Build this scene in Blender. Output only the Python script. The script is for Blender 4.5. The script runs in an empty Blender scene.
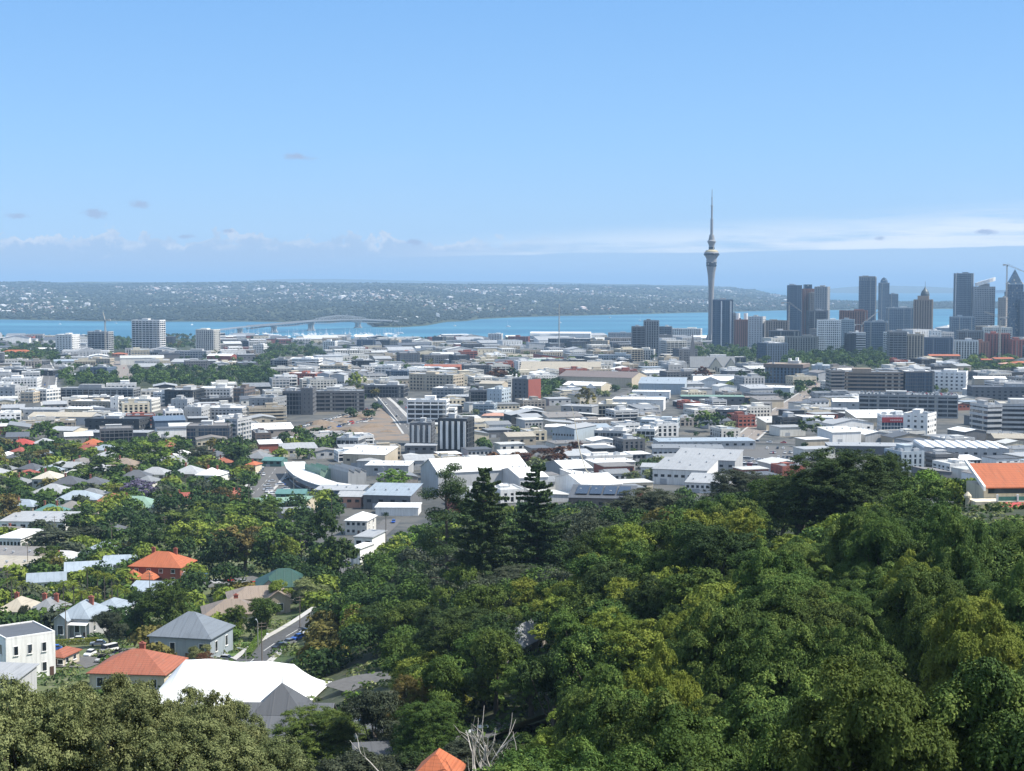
import bpy, math, random
import numpy as np
from math import sin, cos, pi, radians, atan, tan, atan2, sqrt

# ------------------------------------------------------------------ camera, sky, sun, exposure
S = bpy.context.scene
COL = S.collection
CZ = 165.0; F = 1500.0; CX = 512.0; CY = 385.5; HOR = 283.0
PITCH = atan((CY - HOR) / F)
cam_d = bpy.data.cameras.new("camera"); cam = bpy.data.objects.new("camera", cam_d); COL.objects.link(cam)
cam.location = (0, 0, CZ); cam.rotation_euler = (pi / 2 - PITCH, 0, 0)
cam_d.sensor_width = 36; cam_d.lens = 36 * F / 1024; cam_d.clip_start = 1; cam_d.clip_end = 400000
S.camera = cam
SUN_AZ = radians(96); SUN_EL = radians(54)          # azimuth clockwise from the view direction
S.view_settings.view_transform = 'Standard'; S.view_settings.look = 'None'
S.view_settings.exposure = 0.62; S.view_settings.gamma = 1; S.view_settings.use_curve_mapping = False
S.render.engine = 'CYCLES'
S.cycles.use_denoising = True
S.cycles.max_bounces = 6; S.cycles.diffuse_bounces = 3; S.cycles.glossy_bounces = 2; S.cycles.transmission_bounces = 3
S.cycles.volume_bounces = 0; S.cycles.transparent_max_bounces = 8
S.cycles.sample_clamp_indirect = 4

sun_d = bpy.data.lights.new("sun", 'SUN'); sun = bpy.data.objects.new("sun", sun_d); COL.objects.link(sun)
sun_d.energy = 5.0; sun_d.angle = radians(0.5); sun_d.color = (1.0, 0.945, 0.85)
sd = (sin(SUN_AZ) * cos(SUN_EL), cos(SUN_AZ) * cos(SUN_EL), sin(SUN_EL))
from mathutils import Vector, Matrix
sun.rotation_euler = Vector(sd).to_track_quat('Z', 'Y').to_euler()

class NT:
    """small helper for node trees"""
    def __init__(s, tree): s.t = tree; s.l = tree.links
    def n(s, typ, **kw):
        x = s.t.nodes.new(typ)
        for k, v in kw.items():
            if k[0] == 'i' and k[1:].isdigit(): s.put(x.inputs[int(k[1:])], v)
            elif hasattr(x, k): setattr(x, k, v)
            else: s.put(x.inputs[k.replace('_', ' ')], v)
        return x
    def put(s, sock, v):
        if isinstance(v, bpy.types.NodeSocket): s.l.new(v, sock)
        else: sock.default_value = v
    def m(s, op, a, b=0.0, c=None, clamp=False):
        x = s.t.nodes.new('ShaderNodeMath'); x.operation = op; x.use_clamp = clamp
        s.put(x.inputs[0], a); s.put(x.inputs[1], b)
        if c is not None: s.put(x.inputs[2], c)
        return x.outputs[0]
    def mix(s, f, a, b, blend='MIX'):
        x = s.t.nodes.new('ShaderNodeMix'); x.data_type = 'RGBA'; x.blend_type = blend; x.clamp_factor = True
        s.put(x.inputs[0], f); s.put(x.inputs[6], a); s.put(x.inputs[7], b)
        return x.outputs[2]
    def ramp(s, f, stops):
        x = s.t.nodes.new('ShaderNodeValToRGB'); r = x.color_ramp
        while len(r.elements) < len(stops): r.elements.new(0.5)
        for e, (p, c) in zip(r.elements, stops): e.position = p; e.color = c if len(c) == 4 else (*c, 1)
        s.put(x.inputs[0], f); return x.outputs[0]
    def sstep(s, v, a, b):
        x = s.t.nodes.new('ShaderNodeMapRange'); x.interpolation_type = 'SMOOTHSTEP'
        s.put(x.inputs[0], v); x.inputs[1].default_value = a; x.inputs[2].default_value = b
        return x.outputs[0]

W = bpy.data.worlds.new("World"); S.world = W; W.use_nodes = True
w = NT(W.node_tree); W.node_tree.nodes.clear()
sky = w.n('ShaderNodeTexSky'); sky.sky_type = 'NISHITA'; sky.sun_disc = False
sky.sun_elevation = SUN_EL; sky.sun_rotation = SUN_AZ
sky.altitude = 100; sky.air_density = 1.0; sky.dust_density = 0.25; sky.ozone_density = 4.0
tc = w.n('ShaderNodeTexCoord')
sx = w.n('ShaderNodeSeparateXYZ', i0=tc.outputs['Generated'])
dx, dy, dz = sx.outputs
hl = w.m('SQRT', w.m('ADD', w.m('MULTIPLY', dx, dx), w.m('MULTIPLY', dy, dy)))
el = w.m('DIVIDE', dz, w.m('MAXIMUM', hl, 0.01))                 # tangent of the elevation
az = w.m('ARCTAN2', dx, dy)                                      # 0 straight ahead, + right
# cloud field: azimuth and (stretched) elevation as texture space
def cvec(sa, se, oz=0.0): return w.n('ShaderNodeCombineXYZ', i0=w.m('MULTIPLY', az, sa), i1=w.m('MULTIPLY', el, se), i2=oz).outputs[0]
def noise(vec, scale, det=5, rough=0.55): return w.n('ShaderNodeTexNoise', i0=vec, Scale=scale, Detail=det, Roughness=rough).outputs[0]
# low bank with lumpy top
lump = noise(cvec(1, 1.6), 26, 6, 0.6)
lump2 = noise(cvec(1, 0.4, 5), 7, 3)
lump3 = w.m('MULTIPLY', w.m('MAXIMUM', w.m('SUBTRACT', noise(cvec(1, .9, 7), 60, 5, 0.6), 0.42), 0.0), 0.045)
top = w.m('ADD', w.m('ADD', 0.012, lump3), w.m('ADD', w.m('MULTIPLY', lump, 0.026), w.m('MULTIPLY', w.m('SUBTRACT', lump2, 0.5), 0.012)))
bank = w.m('MULTIPLY', w.sstep(w.m('SUBTRACT', top, el), -0.0005, 0.0022), w.m('SUBTRACT', 1.0, w.sstep(az, -0.06, 0.08)))
rim = w.m('MULTIPLY', bank, w.m('SUBTRACT', 1.0, w.sstep(w.m('SUBTRACT', top, el), 0.0, 0.008)))
rimw = w.m('MULTIPLY', rim, w.m('SUBTRACT', 1.0, w.sstep(az, -0.33, -0.16)))
# streaky sheet on the right with a sharp lower edge
st = noise(cvec(1, 13, 9), 8, 7, 0.65)
up_edge = w.m('ADD', 0.028, w.m('MULTIPLY', w.m('ADD', az, 0.06), 0.055))
low_edge = w.m('ADD', 0.0185, w.m('ADD', w.m('MULTIPLY', az, 0.014), w.m('MULTIPLY', w.m('SUBTRACT', noise(cvec(1, 0.3, 2), 10, 3), 0.5), 0.005)))
sheet = w.m('MULTIPLY', w.sstep(w.m('SUBTRACT', el, low_edge), -0.0004, 0.0008), w.m('SUBTRACT', 1.0, w.sstep(w.m('SUBTRACT', el, up_edge), -0.018, 0.006)))
sheet = w.m('MULTIPLY', w.m('MULTIPLY', sheet, w.sstep(az, -0.12, 0.06)), w.sstep(st, 0.28, 0.58))
under = w.m('MULTIPLY', w.m('SUBTRACT', 1.0, w.sstep(w.m('SUBTRACT', el, low_edge), -0.0006, 0.0006)), w.sstep(az, -0.16, 0.0))
# a few small separate puffs
puffs = None
for (px, py, sxp, syp) in [(20, 219, 13, 5), (96, 215, 16, 7), (140, 207, 14, 5), (300, 159, 21, 5), (414, 242, 10, 4), (982, 234, 16, 4), (878, 240, 12, 4), (228, 232, 8, 3), (186, 238, 10, 3)]:
    a0 = atan((px - CX) / F); e0 = (HOR - py) / F
    ddx = w.m('DIVIDE', w.m('SUBTRACT', az, a0), sxp / F); ddy = w.m('DIVIDE', w.m('SUBTRACT', el, e0), syp / F)
    r = w.m('SQRT', w.m('ADD', w.m('MULTIPLY', ddx, ddx), w.m('MULTIPLY', ddy, ddy)))
    puffs = w.m('SUBTRACT', 1.3, r) if puffs is None else w.m('MAXIMUM', puffs, w.m('SUBTRACT', 1.3, r))
pf = w.sstep(w.m('ADD', puffs, w.m('MULTIPLY', w.m('SUBTRACT', noise(cvec(1, 2.2, 3), 70, 4, 0.65), 0.5), 2.6)), 0.35, 1.2)
SKYK = 8.6 * .90
def kc(r, g, b): return (r * SKYK, g * SKYK, b * SKYK, 1)
sat = w.n('ShaderNodeHueSaturation', Color=sky.outputs[0], Saturation=1.12, Value=1.0).outputs[0]
# clean deep blue by elevation; stops above the frame brightened to fill shaded walls
SKYB = w.ramp(w.m('MULTIPLY', w.m('MAXIMUM', el, 0.0), 2.0), [(0.0, (.285, .440, .680)), (.06, (.270, .455, .720)), (.18, (.225, .430, .735)), (.38, (.165, .36, .685)), (.62, (.20, .36, .62)), (1.0, (.22, .36, .58))])
SKYB = w.n('ShaderNodeVectorMath', operation='SCALE', i0=SKYB, Scale=SKYK).outputs[0]
sat = w.mix(.82, sat, SKYB)
# broad wisps over the whole lower sky
wisp = w.m('MULTIPLY', w.sstep(noise(cvec(1, 4, 20), 4, 6, 0.6), 0.5, 0.8), w.sstep(el, 0.16, 0.02))
c = w.mix(w.m('MULTIPLY', wisp, 0.10), sat, kc(.55, .63, .75))
c = w.mix(w.m('MULTIPLY', bank, 0.85), c, kc(.335, .445, .61))
c = w.mix(w.m('MULTIPLY', w.m('MULTIPLY', rim, w.sstep(noise(cvec(1, 2, 12), 40, 4), .38, .62)), 0.95), c, kc(.56, .615, .70))
c = w.mix(w.m('MULTIPLY', rimw, 0.65), c, kc(.56, .61, .69))
c = w.mix(w.m('MULTIPLY', under, 0.60), c, kc(.345, .49, .675))
c = w.mix(w.m('MULTIPLY', sheet, 0.95), c, kc(.70, .745, .80))
c = w.mix(w.m('MULTIPLY', pf, 0.85), c, kc(.29, .365, .53))
# unseen clouds overhead and behind the camera, added to brighten shaded facades
fill_cloud = w.sstep(w.n('ShaderNodeTexNoise', i0=tc.outputs['Generated'], Scale=3.2, Detail=7, Roughness=.6).outputs[0], .47, .62)
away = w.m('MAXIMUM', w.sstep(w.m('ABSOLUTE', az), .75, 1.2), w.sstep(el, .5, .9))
c = w.mix(w.m('MULTIPLY', w.m('MULTIPLY', fill_cloud, away), 0.85), c, kc(.78, .80, .84))
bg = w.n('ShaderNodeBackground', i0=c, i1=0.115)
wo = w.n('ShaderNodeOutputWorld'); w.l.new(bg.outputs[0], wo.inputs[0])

# ------------------------------------------------------------------ geometry of the place
def zat(py, d):  # height of the sight line of picture row py at forward distance d
    return CZ + d * tan(atan((CY - py) / F) - PITCH)
def xat(px, d, z): return (px - CX) / F * (d * cos(PITCH) + (CZ - z) * sin(PITCH))
def proj(x, y, z):
    f = y * cos(PITCH) + (CZ - z) * sin(PITCH); u = (z - CZ) * cos(PITCH) + y * sin(PITCH)
    return CX + F * x / f, CY - F * u / f

COLS = [-100, 0, 256, 400, 512, 640, 768, 900, 1024, 1200]
ROWS = [0, 40, 60, 100, 150, 200, 260, 320, 380, 450, 520, 600, 700, 850, 1000, 1500, 2000, 2500, 3240, 3800, 4300]
TAB = [
 [163.3]*10,
 [147, 147, 147, 146, 145, 145, 145, 145, 145, 145],
 [138, 138, 138, 137, 135, 136, 136, 137, 137, 137],
 [127, 127, 127, 125, 119, 121, 123, 124, 125, 126],
 [109, 109, 109, 106, 108, 114, 119, 121, 122, 122],
 [ 93,  93,  94,  96, 101, 111, 118, 120, 121, 121],
 [ 82,  82,  83,  89,  98, 108, 116, 119, 119, 120],
 [ 74,  74,  74,  82,  94, 104, 111, 115, 116, 118],
 [ 68,  68,  68,  76,  88,  97, 103, 107, 109, 111],
 [ 60,  60,  61,  69,  80,  88,  92,  96, 98, 100],
 [ 55,  55,  56,  63,  72,  78,  79,  82,  85,  88],
 [ 52,  52,  53,  57,  62,  65,  66,  69,  72,  75],
 [ 50,  50,  50,  51,  53,  54,  54,  56,  58,  60],
 [ 48,  48,  48,  48,  49,  49,  49,  50,  50,  51],
 [ 46,  46,  46,  46,  46,  46,  46,  46,  46,  46],
 [ 42,  42,  42,  42,  42,  42,  42,  42,  42,  42],
 [ 45,  45,  43,  42,  42,  44,  46,  46,  46,  46],
 [ 40,  40,  38,  35,  36,  40,  42,  42,  42,  42],
 [ 28,  28,  24,  20,  24,  30,  33,  33,  33,  33],
 [ 18,  18,  12,  10,  12,  16,  18,  18,  18,  18],
 [  8,   8,   4,   4,   4,   5,   5,   5,   5,   5]]
TABN = np.array(TAB, float)
# far shore: picture column -> waterline row, and how far the land runs before the sea beyond
FS_X = [-400, 0, 100, 200, 300, 345, 362, 375, 398, 425, 445, 465, 480, 520, 600, 700, 780, 830, 900, 1000, 1400]
FS_Y = [318, 319.5, 321, 321.5, 322, 322, 321, 327, 327, 325.5, 322, 321, 319, 317, 315, 312.5, 310.5, 310, 309, 308.5, 308]
def fbm(x, y):
    return (sin(x * 1.0 + 1.3) * cos(y * 1.1 + .7) + .5 * sin(x * 2.3 + y * 1.7) + .35 * sin(x * 4.1 - y * 3.3 + 2) + .2 * sin(8.3 * x + 7.1 * y)) / 2.05
def lerp_tab(xs, ys, x):
    if x <= xs[0]: return ys[0]
    for i in range(1, len(xs)):
        if x <= xs[i]:
            t = (x - xs[i-1]) / (xs[i] - xs[i-1]); return ys[i-1] + t * (ys[i] - ys[i-1])
    return ys[-1]
def far_end(px): return lerp_tab([-400, 690, 760, 830, 1400], [40000, 30000, 17000, 12500, 12500], px)
def H(x, y):
    d = max(y, 1.0); px = CX + F * x / (d * cos(PITCH) + 60 * sin(PITCH))
    if d <= 4300:
        p = min(max(px, COLS[0]), COLS[-1] - .01)
        j = 0
        while COLS[j+1] <= p: j += 1
        i = 0
        while i < len(ROWS) - 2 and ROWS[i+1] <= d: i += 1
        s = (p - COLS[j]) / (COLS[j+1] - COLS[j]); t = (d - ROWS[i]) / (ROWS[i+1] - ROWS[i])
        s = s * s * (3 - 2 * s)
        z = (TAB[i][j] * (1 - s) + TAB[i][j+1] * s) * (1 - t) + (TAB[i+1][j] * (1 - s) + TAB[i+1][j+1] * s) * t
        return z
    if d < 4700: return 4.5 - (d - 4300) / 400 * 10
    fd = CZ * F / (lerp_tab(FS_X, FS_Y, px) - HOR) + 60 * fbm(px / 40, 0.3)
    if d < fd: return max(-6, -6 + (d - fd + 90) / 90 * 6) if d > fd - 90 else -6
    e = far_end(px); u = d - fd
    z = min(8, u / 12) + 6 * min(1, u / 400)
    rise = lerp_tab([0, 380, 640, 720, 800, 1400], [150, 135, 118, 95, 42, 45], px)
    z += rise * min(1, u / 7500) ** .9 * (1 + 0.0 * u)
    z += min(1, u / 600) * (9 * fbm(x / 420, y / 900) + 7 * fbm(x / 160 + 5, y / 330))
    z += (20 * fbm(x / 2300 + 1, y / 3500) + 9 * fbm(x / 700, y / 1500)) * min(1, u / 3500)
    if d > e - 1500: z -= (d - e + 1500) / 1500 * (rise + 40)
    return max(z, -6)
def ground(px, py, d0=40, d1=14000):
    """the place where the sight line through a picture point meets the terrain"""
    d = d0; pd = d
    while d < d1:
        z = zat(py, d)
        if z < max(H(xat(px, d, z), d), 0): break
        pd = d; d *= 1.02
    a, b = pd, d
    for _ in range(18):
        m_ = (a + b) / 2; z = zat(py, m_)
        if z < max(H(xat(px, m_, z), m_), 0): b = m_
        else: a = m_
    z = zat(py, b); return xat(px, b, z), b, z

# ------------------------------------------------------------------ materials
PAL = dict(wh=(.78, .78, .77), ow=(.62, .61, .57), lg=(.45, .46, .47), mg=(.29, .30, .31), dg=(.14, .145, .155), kk=(.045, .05, .055),
           be=(.46, .40, .31), cr=(.60, .54, .42), br=(.25, .12, .08), rb=(.30, .095, .065), rd=(.40, .06, .045), og=(.47, .125, .045), pk=(.50, .28, .21),
           gn=(.20, .31, .24), dk=(.022, .07, .055), bl=(.28, .325, .37), sb=(.36, .42, .47), na=(.05, .085, .17), tn=(.33, .26, .20), st=(.30, .275, .25),
           lb=(.11, .155, .22), te=(.085, .19, .175), rr=(.27, .075, .055), bw=(.17, .135, .12), gb=(.25, .26, .25), mx=(.36, .12, .065))
RPAL = dict(wh=(.76, .76, .75), ow=(.52, .52, .50), lg=(.34, .35, .36), mg=(.20, .21, .22), dg=(.095, .10, .11), sb=(.29, .34, .39), bl=(.165, .19, .22), st=(.20, .185, .17), tn=(.24, .19, .15), be=(.38, .34, .27), cr=(.50, .46, .38), mx=(.29, .095, .055), og=(.40, .115, .048), rr=(.28, .07, .05))
MATS = {}
def mat_base(name):
    m = bpy.data.materials.new(name); m.use_nodes = True; m.node_tree.nodes.clear(); t = NT(m.node_tree)
    o = t.n('ShaderNodeOutputMaterial'); p = t.n('ShaderNodeBsdfPrincipled'); t.l.new(p.outputs[0], o.inputs[0]); return m, t, p, o
def rgba(c): return (c[0], c[1], c[2], 1)
def mul(c, k): return (min(c[0]*k, .9), min(c[1]*k, .9), min(c[2]*k, .9))
def wallm(key):
    k = 'wall_' + key
    if k in MATS: return MATS[k]
    m, t, p, o = mat_base(k); c = PAL[key]
    g = t.n('ShaderNodeTexCoord').outputs['Object']; oi = t.n('ShaderNodeObjectInfo').outputs['Random']
    st = t.n('ShaderNodeVectorMath', operation='MULTIPLY', i0=g, i1=(1.4, 1.4, .12)).outputs[0]
    n1 = t.n('ShaderNodeTexNoise', i0=st, Scale=.9, Detail=6).outputs[0]
    n2 = t.n('ShaderNodeTexNoise', i0=g, Scale=.13, Detail=3).outputs[0]
    cc = t.mix(t.sstep(n1, .42, .75), rgba(c), rgba(mul(c, .72)))
    cc = t.mix(t.m('MULTIPLY', t.sstep(n2, .35, .75), .5), cc, rgba(mul((c[0], c[1]*.97, c[2]*.92), .85)))
    cc = t.n('ShaderNodeHueSaturation', Color=cc, Value=t.m('MULTIPLY_ADD', oi, .22, .86)).outputs[0]
    t.put(p.inputs['Base Color'], cc); p.inputs['Roughness'].default_value = .8
    MATS[k] = m; return m
def roofm(key, ax='x'):
    """sheet-metal or membrane roofing: seams across the ridge, stains and patches"""
    k = 'roof_' + key + ax
    if k in MATS: return MATS[k]
    m, t, p, o = mat_base(k); c = RPAL.get(key, PAL[key])
    tile = key in ('og', 'rd', 'rr', 'mx', 'pk')
    g = t.n('ShaderNodeTexCoord').outputs['Object']; oi = t.n('ShaderNodeObjectInfo').outputs['Random']
    s = t.n('ShaderNodeSeparateXYZ', i0=g).outputs[0 if ax == 'x' else 1]
    seam = t.sstep(t.m('ABSOLUTE', t.m('SUBTRACT', t.m('FRACT', t.m('DIVIDE', s, .9 if tile else 2.6)), .5)), .40, .5)
    sv = (2.2, .22, .3) if ax == 'x' else (.22, 2.2, .3)
    n1 = t.n('ShaderNodeTexNoise', i0=t.n('ShaderNodeVectorMath', operation='MULTIPLY', i0=g, i1=sv).outputs[0], Scale=.8, Detail=5).outputs[0]
    n2 = t.n('ShaderNodeTexNoise', i0=g, Scale=.16, Detail=5, Roughness=.65).outputs[0]
    dirt = mul(c, .45) if tile else mul(c, .66)
    cc = t.mix(t.m('MULTIPLY', t.sstep(n1, .45, .8), .65), rgba(c), rgba(dirt))
    cc = t.mix(t.m('MULTIPLY', t.sstep(n2, .48, .72), .5 if not tile else .35), cc, rgba(mul(c, .62)))
    if tile:   # tile courses up the slope, lichen in patches
        zc = t.n('ShaderNodeSeparateXYZ', i0=g).outputs[2]
        cc = t.mix(t.m('MULTIPLY', t.sstep(t.m('FRACT', t.m('DIVIDE', zc, .32)), .62, .98), .42), cc, rgba(mul(c, .42)))
        n3 = t.n('ShaderNodeTexNoise', i0=g, Scale=.9, Detail=6, Roughness=.7).outputs[0]
        cc = t.mix(t.m('MULTIPLY', t.sstep(n3, .56, .72), .5), cc, (.20, .17, .12, 1))
    cc = t.mix(t.m('MULTIPLY', seam, .28), cc, rgba(mul(c, .5)))
    cc = t.n('ShaderNodeHueSaturation', Color=cc, Value=t.m('MULTIPLY_ADD', oi, .18, .88)).outputs[0]
    t.put(p.inputs['Base Color'], cc); p.inputs['Roughness'].default_value = .55 if not tile else .8
    b = t.n('ShaderNodeBump', Strength=.35, Distance=.06, Height=seam); t.l.new(b.outputs[0], p.inputs['Normal'])
    MATS[k] = m; return m
def glassm(key='dk'):
    k = 'glass_' + key
    if k in MATS: return MATS[k]
    m, t, p, o = mat_base(k)
    a, bb = dict(dk=((.012, .016, .022), (.055, .07, .09)), bl=((.03, .06, .10), (.09, .14, .20)), lt=((.06, .085, .11), (.17, .21, .25)), br=((.035, .02, .018), (.09, .06, .05)))[key]
    g = t.n('ShaderNodeTexCoord').outputs['Object']
    v = t.n('ShaderNodeVectorMath', operation='DIVIDE', i0=g, i1=(2.3, 2.3, 3.4)).outputs[0]
    wn = t.n('ShaderNodeTexWhiteNoise', i0=t.n('ShaderNodeVectorMath', operation='FLOOR', i0=v).outputs[0]).outputs[0]
    cc = t.mix(t.m('POWER', wn, 2.2), rgba(a), rgba(bb))
    cc = t.mix(t.sstep(wn, .93, .95), cc, (.32, .31, .28, 1))       # a drawn blind here and there
    t.put(p.inputs['Base Color'], cc); p.inputs['Roughness'].default_value = .12; p.inputs['IOR'].default_value = 1.52
    MATS[k] = m; return m
def plain(name, c, rough=.6, metal=0.0):
    if name in MATS: return MATS[name]
    m, t, p, o = mat_base(name)
    g = t.n('ShaderNodeTexCoord').outputs['Object']
    n = t.n('ShaderNodeTexNoise', i0=g, Scale=1.1, Detail=4).outputs[0]
    t.put(p.inputs['Base Color'], t.mix(t.sstep(n, .35, .75), rgba(c), rgba(mul(c, .78))))
    p.inputs['Roughness'].default_value = rough; p.inputs['Metallic'].default_value = metal
    MATS[name] = m; return m
def leafm(name, c1, c2, c3):
    if name in MATS: return MATS[name]
    m, t, p, o = mat_base(name)
    tint = t.n('ShaderNodeAttribute', attribute_name='tint').outputs['Fac']; oi = t.n('ShaderNodeObjectInfo').outputs['Random']
    cc = t.ramp(tint, [(0.0, c1), (.5, c2), (1.0, c3)])
    cc = t.n('ShaderNodeHueSaturation', Color=cc, Hue=t.m('MULTIPLY_ADD', oi, .03, .485), Value=t.m('MULTIPLY_ADD', t.m('FRACT', t.m('MULTIPLY', oi, 7.31)), .35, .82)).outputs[0]
    t.put(p.inputs['Base Color'], cc); p.inputs['Roughness'].default_value = .75; p.inputs['Specular IOR Level'].default_value = .15
    tr = t.n('ShaderNodeBsdfTranslucent'); t.put(tr.inputs[0], cc)
    mx = t.n('ShaderNodeMixShader', i0=.10 if name in ('leaf_totara',) else .2); t.l.new(p.outputs[0], mx.inputs[1]); t.l.new(tr.outputs[0], mx.inputs[2]); t.l.new(mx.outputs[0], o.inputs[0])
    MATS[name] = m; return m
def lf(n, a, b, c): return leafm('leaf_' + n, a, b, c)
LEAF = dict(
    dk=('dark green', lf('dark', (.016, .034, .011), (.038, .068, .020), (.078, .118, .034))),
    md=('mid green', lf('mid', (.032, .060, .014), (.076, .122, .025), (.145, .20, .044))),
    yg=('yellow-green', lf('yellow', (.095, .135, .022), (.175, .215, .034), (.27, .29, .055))),
    ol=('olive', lf('olive', (.075, .094, .036), (.150, .172, .068), (.255, .275, .12))),
    gy=('grey-green', lf('grey', (.030, .042, .025), (.064, .078, .046), (.115, .13, .08))),
    cb=('copper-leaved', lf('copper', (.052, .022, .014), (.11, .05, .028), (.17, .09, .045))),
    bn=('bronze-green', lf('bronze', (.06, .055, .018), (.125, .108, .032), (.20, .165, .05))),
    tt=('deep olive', lf('totara', (.013, .032, .009), (.060, .106, .022), (.190, .245, .055))),
    br=('bright green', lf('bright', (.065, .115, .017), (.120, .200, .030), (.19, .265, .048))),
    pn=('pine green', lf('pine', (.026, .046, .018), (.062, .100, .036), (.115, .165, .062))),
    pu=('lilac-flowered', lf('lilac', (.06, .06, .07), (.17, .14, .23), (.27, .23, .36))))
BARK = plain('bark', (.10, .085, .068), .9); PALE = plain('pale_dead_wood', (.52, .49, .45), .8)
CONC = plain('concrete', (.42, .41, .39), .85); METAL = plain('galvanised', (.45, .47, .49), .45, .3)

# ------------------------------------------------------------------ mesh helpers
class MB:
    def __init__(s): s.v = []; s.f = []; s.mi = []
    def box(s, cx, cy, z0, sx, sy, sz, a=0.0, mi=0):
        n = len(s.v); ca, sa = cos(a), sin(a)
        for dz_ in (0, sz):
            for (u, v) in ((-.5, -.5), (.5, -.5), (.5, .5), (-.5, .5)):
                x, y = u * sx, v * sy; s.v.append((cx + x * ca - y * sa, cy + x * sa + y * ca, z0 + dz_))
        s.f += [(n, n+3, n+2, n+1), (n+4, n+5, n+6, n+7)] + [(n+i, n+(i+1) % 4, n+4+(i+1) % 4, n+4+i) for i in range(4)]
        s.mi += [mi] * 6; return s
    def poly(s, vs, fs, mi=0):
        n = len(s.v); s.v += vs; s.f += [tuple(n + i for i in f) for f in fs]; s.mi += [mi] * len(fs); return s
    def tube(s, pts, rad, k=8, mi=0, cap=True):
        n = len(s.v); P = [Vector(p) for p in pts]
        for i, p in enumerate(P):
            d = (P[min(i+1, len(P)-1)] - P[max(i-1, 0)]).normalized()
            a = d.orthogonal().normalized() if abs(d.z) < .9 else Vector((1, 0, 0)); a = (a - d * a.dot(d)).normalized(); b = d.cross(a)
            r = rad[i] if hasattr(rad, '__len__') else rad
            for j in range(k):
                t = 2 * pi * j / k; s.v.append(tuple(p + (a * cos(t) + b * sin(t)) * r))
        for i in range(len(P) - 1):
            for j in range(k): s.f.append((n+i*k+j, n+i*k+(j+1) % k, n+(i+1)*k+(j+1) % k, n+(i+1)*k+j)); s.mi.append(mi)
        if cap:
            s.f.append(tuple(n + j for j in reversed(range(k)))); s.f.append(tuple(n + (len(P)-1)*k + j for j in range(k))); s.mi += [mi, mi]
        return s
    def lathe(s, prof, k=24, cx=0, cy=0, mi=0):
        n = len(s.v)
        for (r, z) in prof:
            for j in range(k): s.v.append((cx + r * cos(2*pi*j/k), cy + r * sin(2*pi*j/k), z))
        for i in range(len(prof) - 1):
            for j in range(k): s.f.append((n+i*k+j, n+i*k+(j+1) % k, n+(i+1)*k+(j+1) % k, n+(i+1)*k+j)); s.mi.append(mi)
        s.f.append(tuple(n + j for j in reversed(range(k)))); s.f.append(tuple(n + (len(prof)-1)*k + j for j in range(k))); s.mi += [mi, mi]
        return s
    def mesh(s, name, mats):
        me = bpy.data.meshes.new(name); me.from_pydata(s.v, [], s.f)
        for m in (mats if isinstance(mats, (list, tuple)) else [mats]): me.materials.append(m)
        if any(s.mi): me.polygons.foreach_set('material_index', s.mi)
        me.update(); return me
    def build(s, name, mats, parent=None): return link(name, s.mesh(name, mats), parent)
def link(name, me, parent=None, loc=None):
    o = bpy.data.objects.new(name, me); COL.objects.link(o)
    if parent is not None: o.parent = parent
    if loc: o.location = loc
    return o
THINGS = []
def thing(name, label, cat, loc, rz=0.0, group=None, me=None, sc=None, ref=None, desc=None):
    o = bpy.data.objects.new(name, me); COL.objects.link(o); o.location = loc; o.rotation_euler = (0, 0, rz)
    if sc: o.scale = sc
    o['label'] = label or ''; o['category'] = cat
    if group: o['group'] = group
    THINGS.append((o, ref, desc)); return o
def struct(name, me): o = link(name, me); o['kind'] = 'structure'; return o
def copy_tree(o, parent=None):
    c = o.copy(); COL.objects.link(c)
    if parent is not None: c.parent = parent
    for ch in list(o.children): copy_tree(ch, c)
    return c

# ------------------------------------------------------------------ buildings
STY = dict(  # spandrel share, pier spacing, pier width, balcony reach, glass
    band=(.46, 0, 0, 0, 'dk'), grid=(.42, 3.6, 1.35, 0, 'dk'), glass=(.13, 2.6, .22, 0, 'bl'), dark=(.16, 3.2, .35, 0, 'dk'), fin=(.20, 4.4, 1.9, 0, 'dk'),
    balc=(.30, 7, .8, 1.1, 'dk'), park=(.38, 9, .7, 0, 'dk'), lite=(.40, 4.5, .9, 0, 'lt'), bglass=(.24, 4, .5, 0, 'br'), stone=(.16, 5.2, 2.7, 0, 'br'), flat=(.55, 6, 3.2, 0, 'dk'))
def roof_clutter(mb_parent, w, D, h, rng, n, wc):
    for i in range(n):
        sx, sy, sz = rng.uniform(1.6, min(5, w*.3)), rng.uniform(1.6, min(5, D*.4)), rng.uniform(.9, 2.0)
        x, y = rng.uniform(-.36, .36) * w, rng.uniform(-.32, .32) * D
        if i % 3 == 2:
            MB().lathe([(.45, h), (.45, h + 1.1), (.7, h + 1.15), (.7, h + 1.5)], 8, x, y).build('roof_vent', METAL, mb_parent)
        else:
            b = MB().box(x, y, h - .1, sx, sy, sz); b.box(x, y, h + sz - .12, sx * .6, sy * .6, .4)
            b.build('air_conditioner', METAL, mb_parent)
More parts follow.
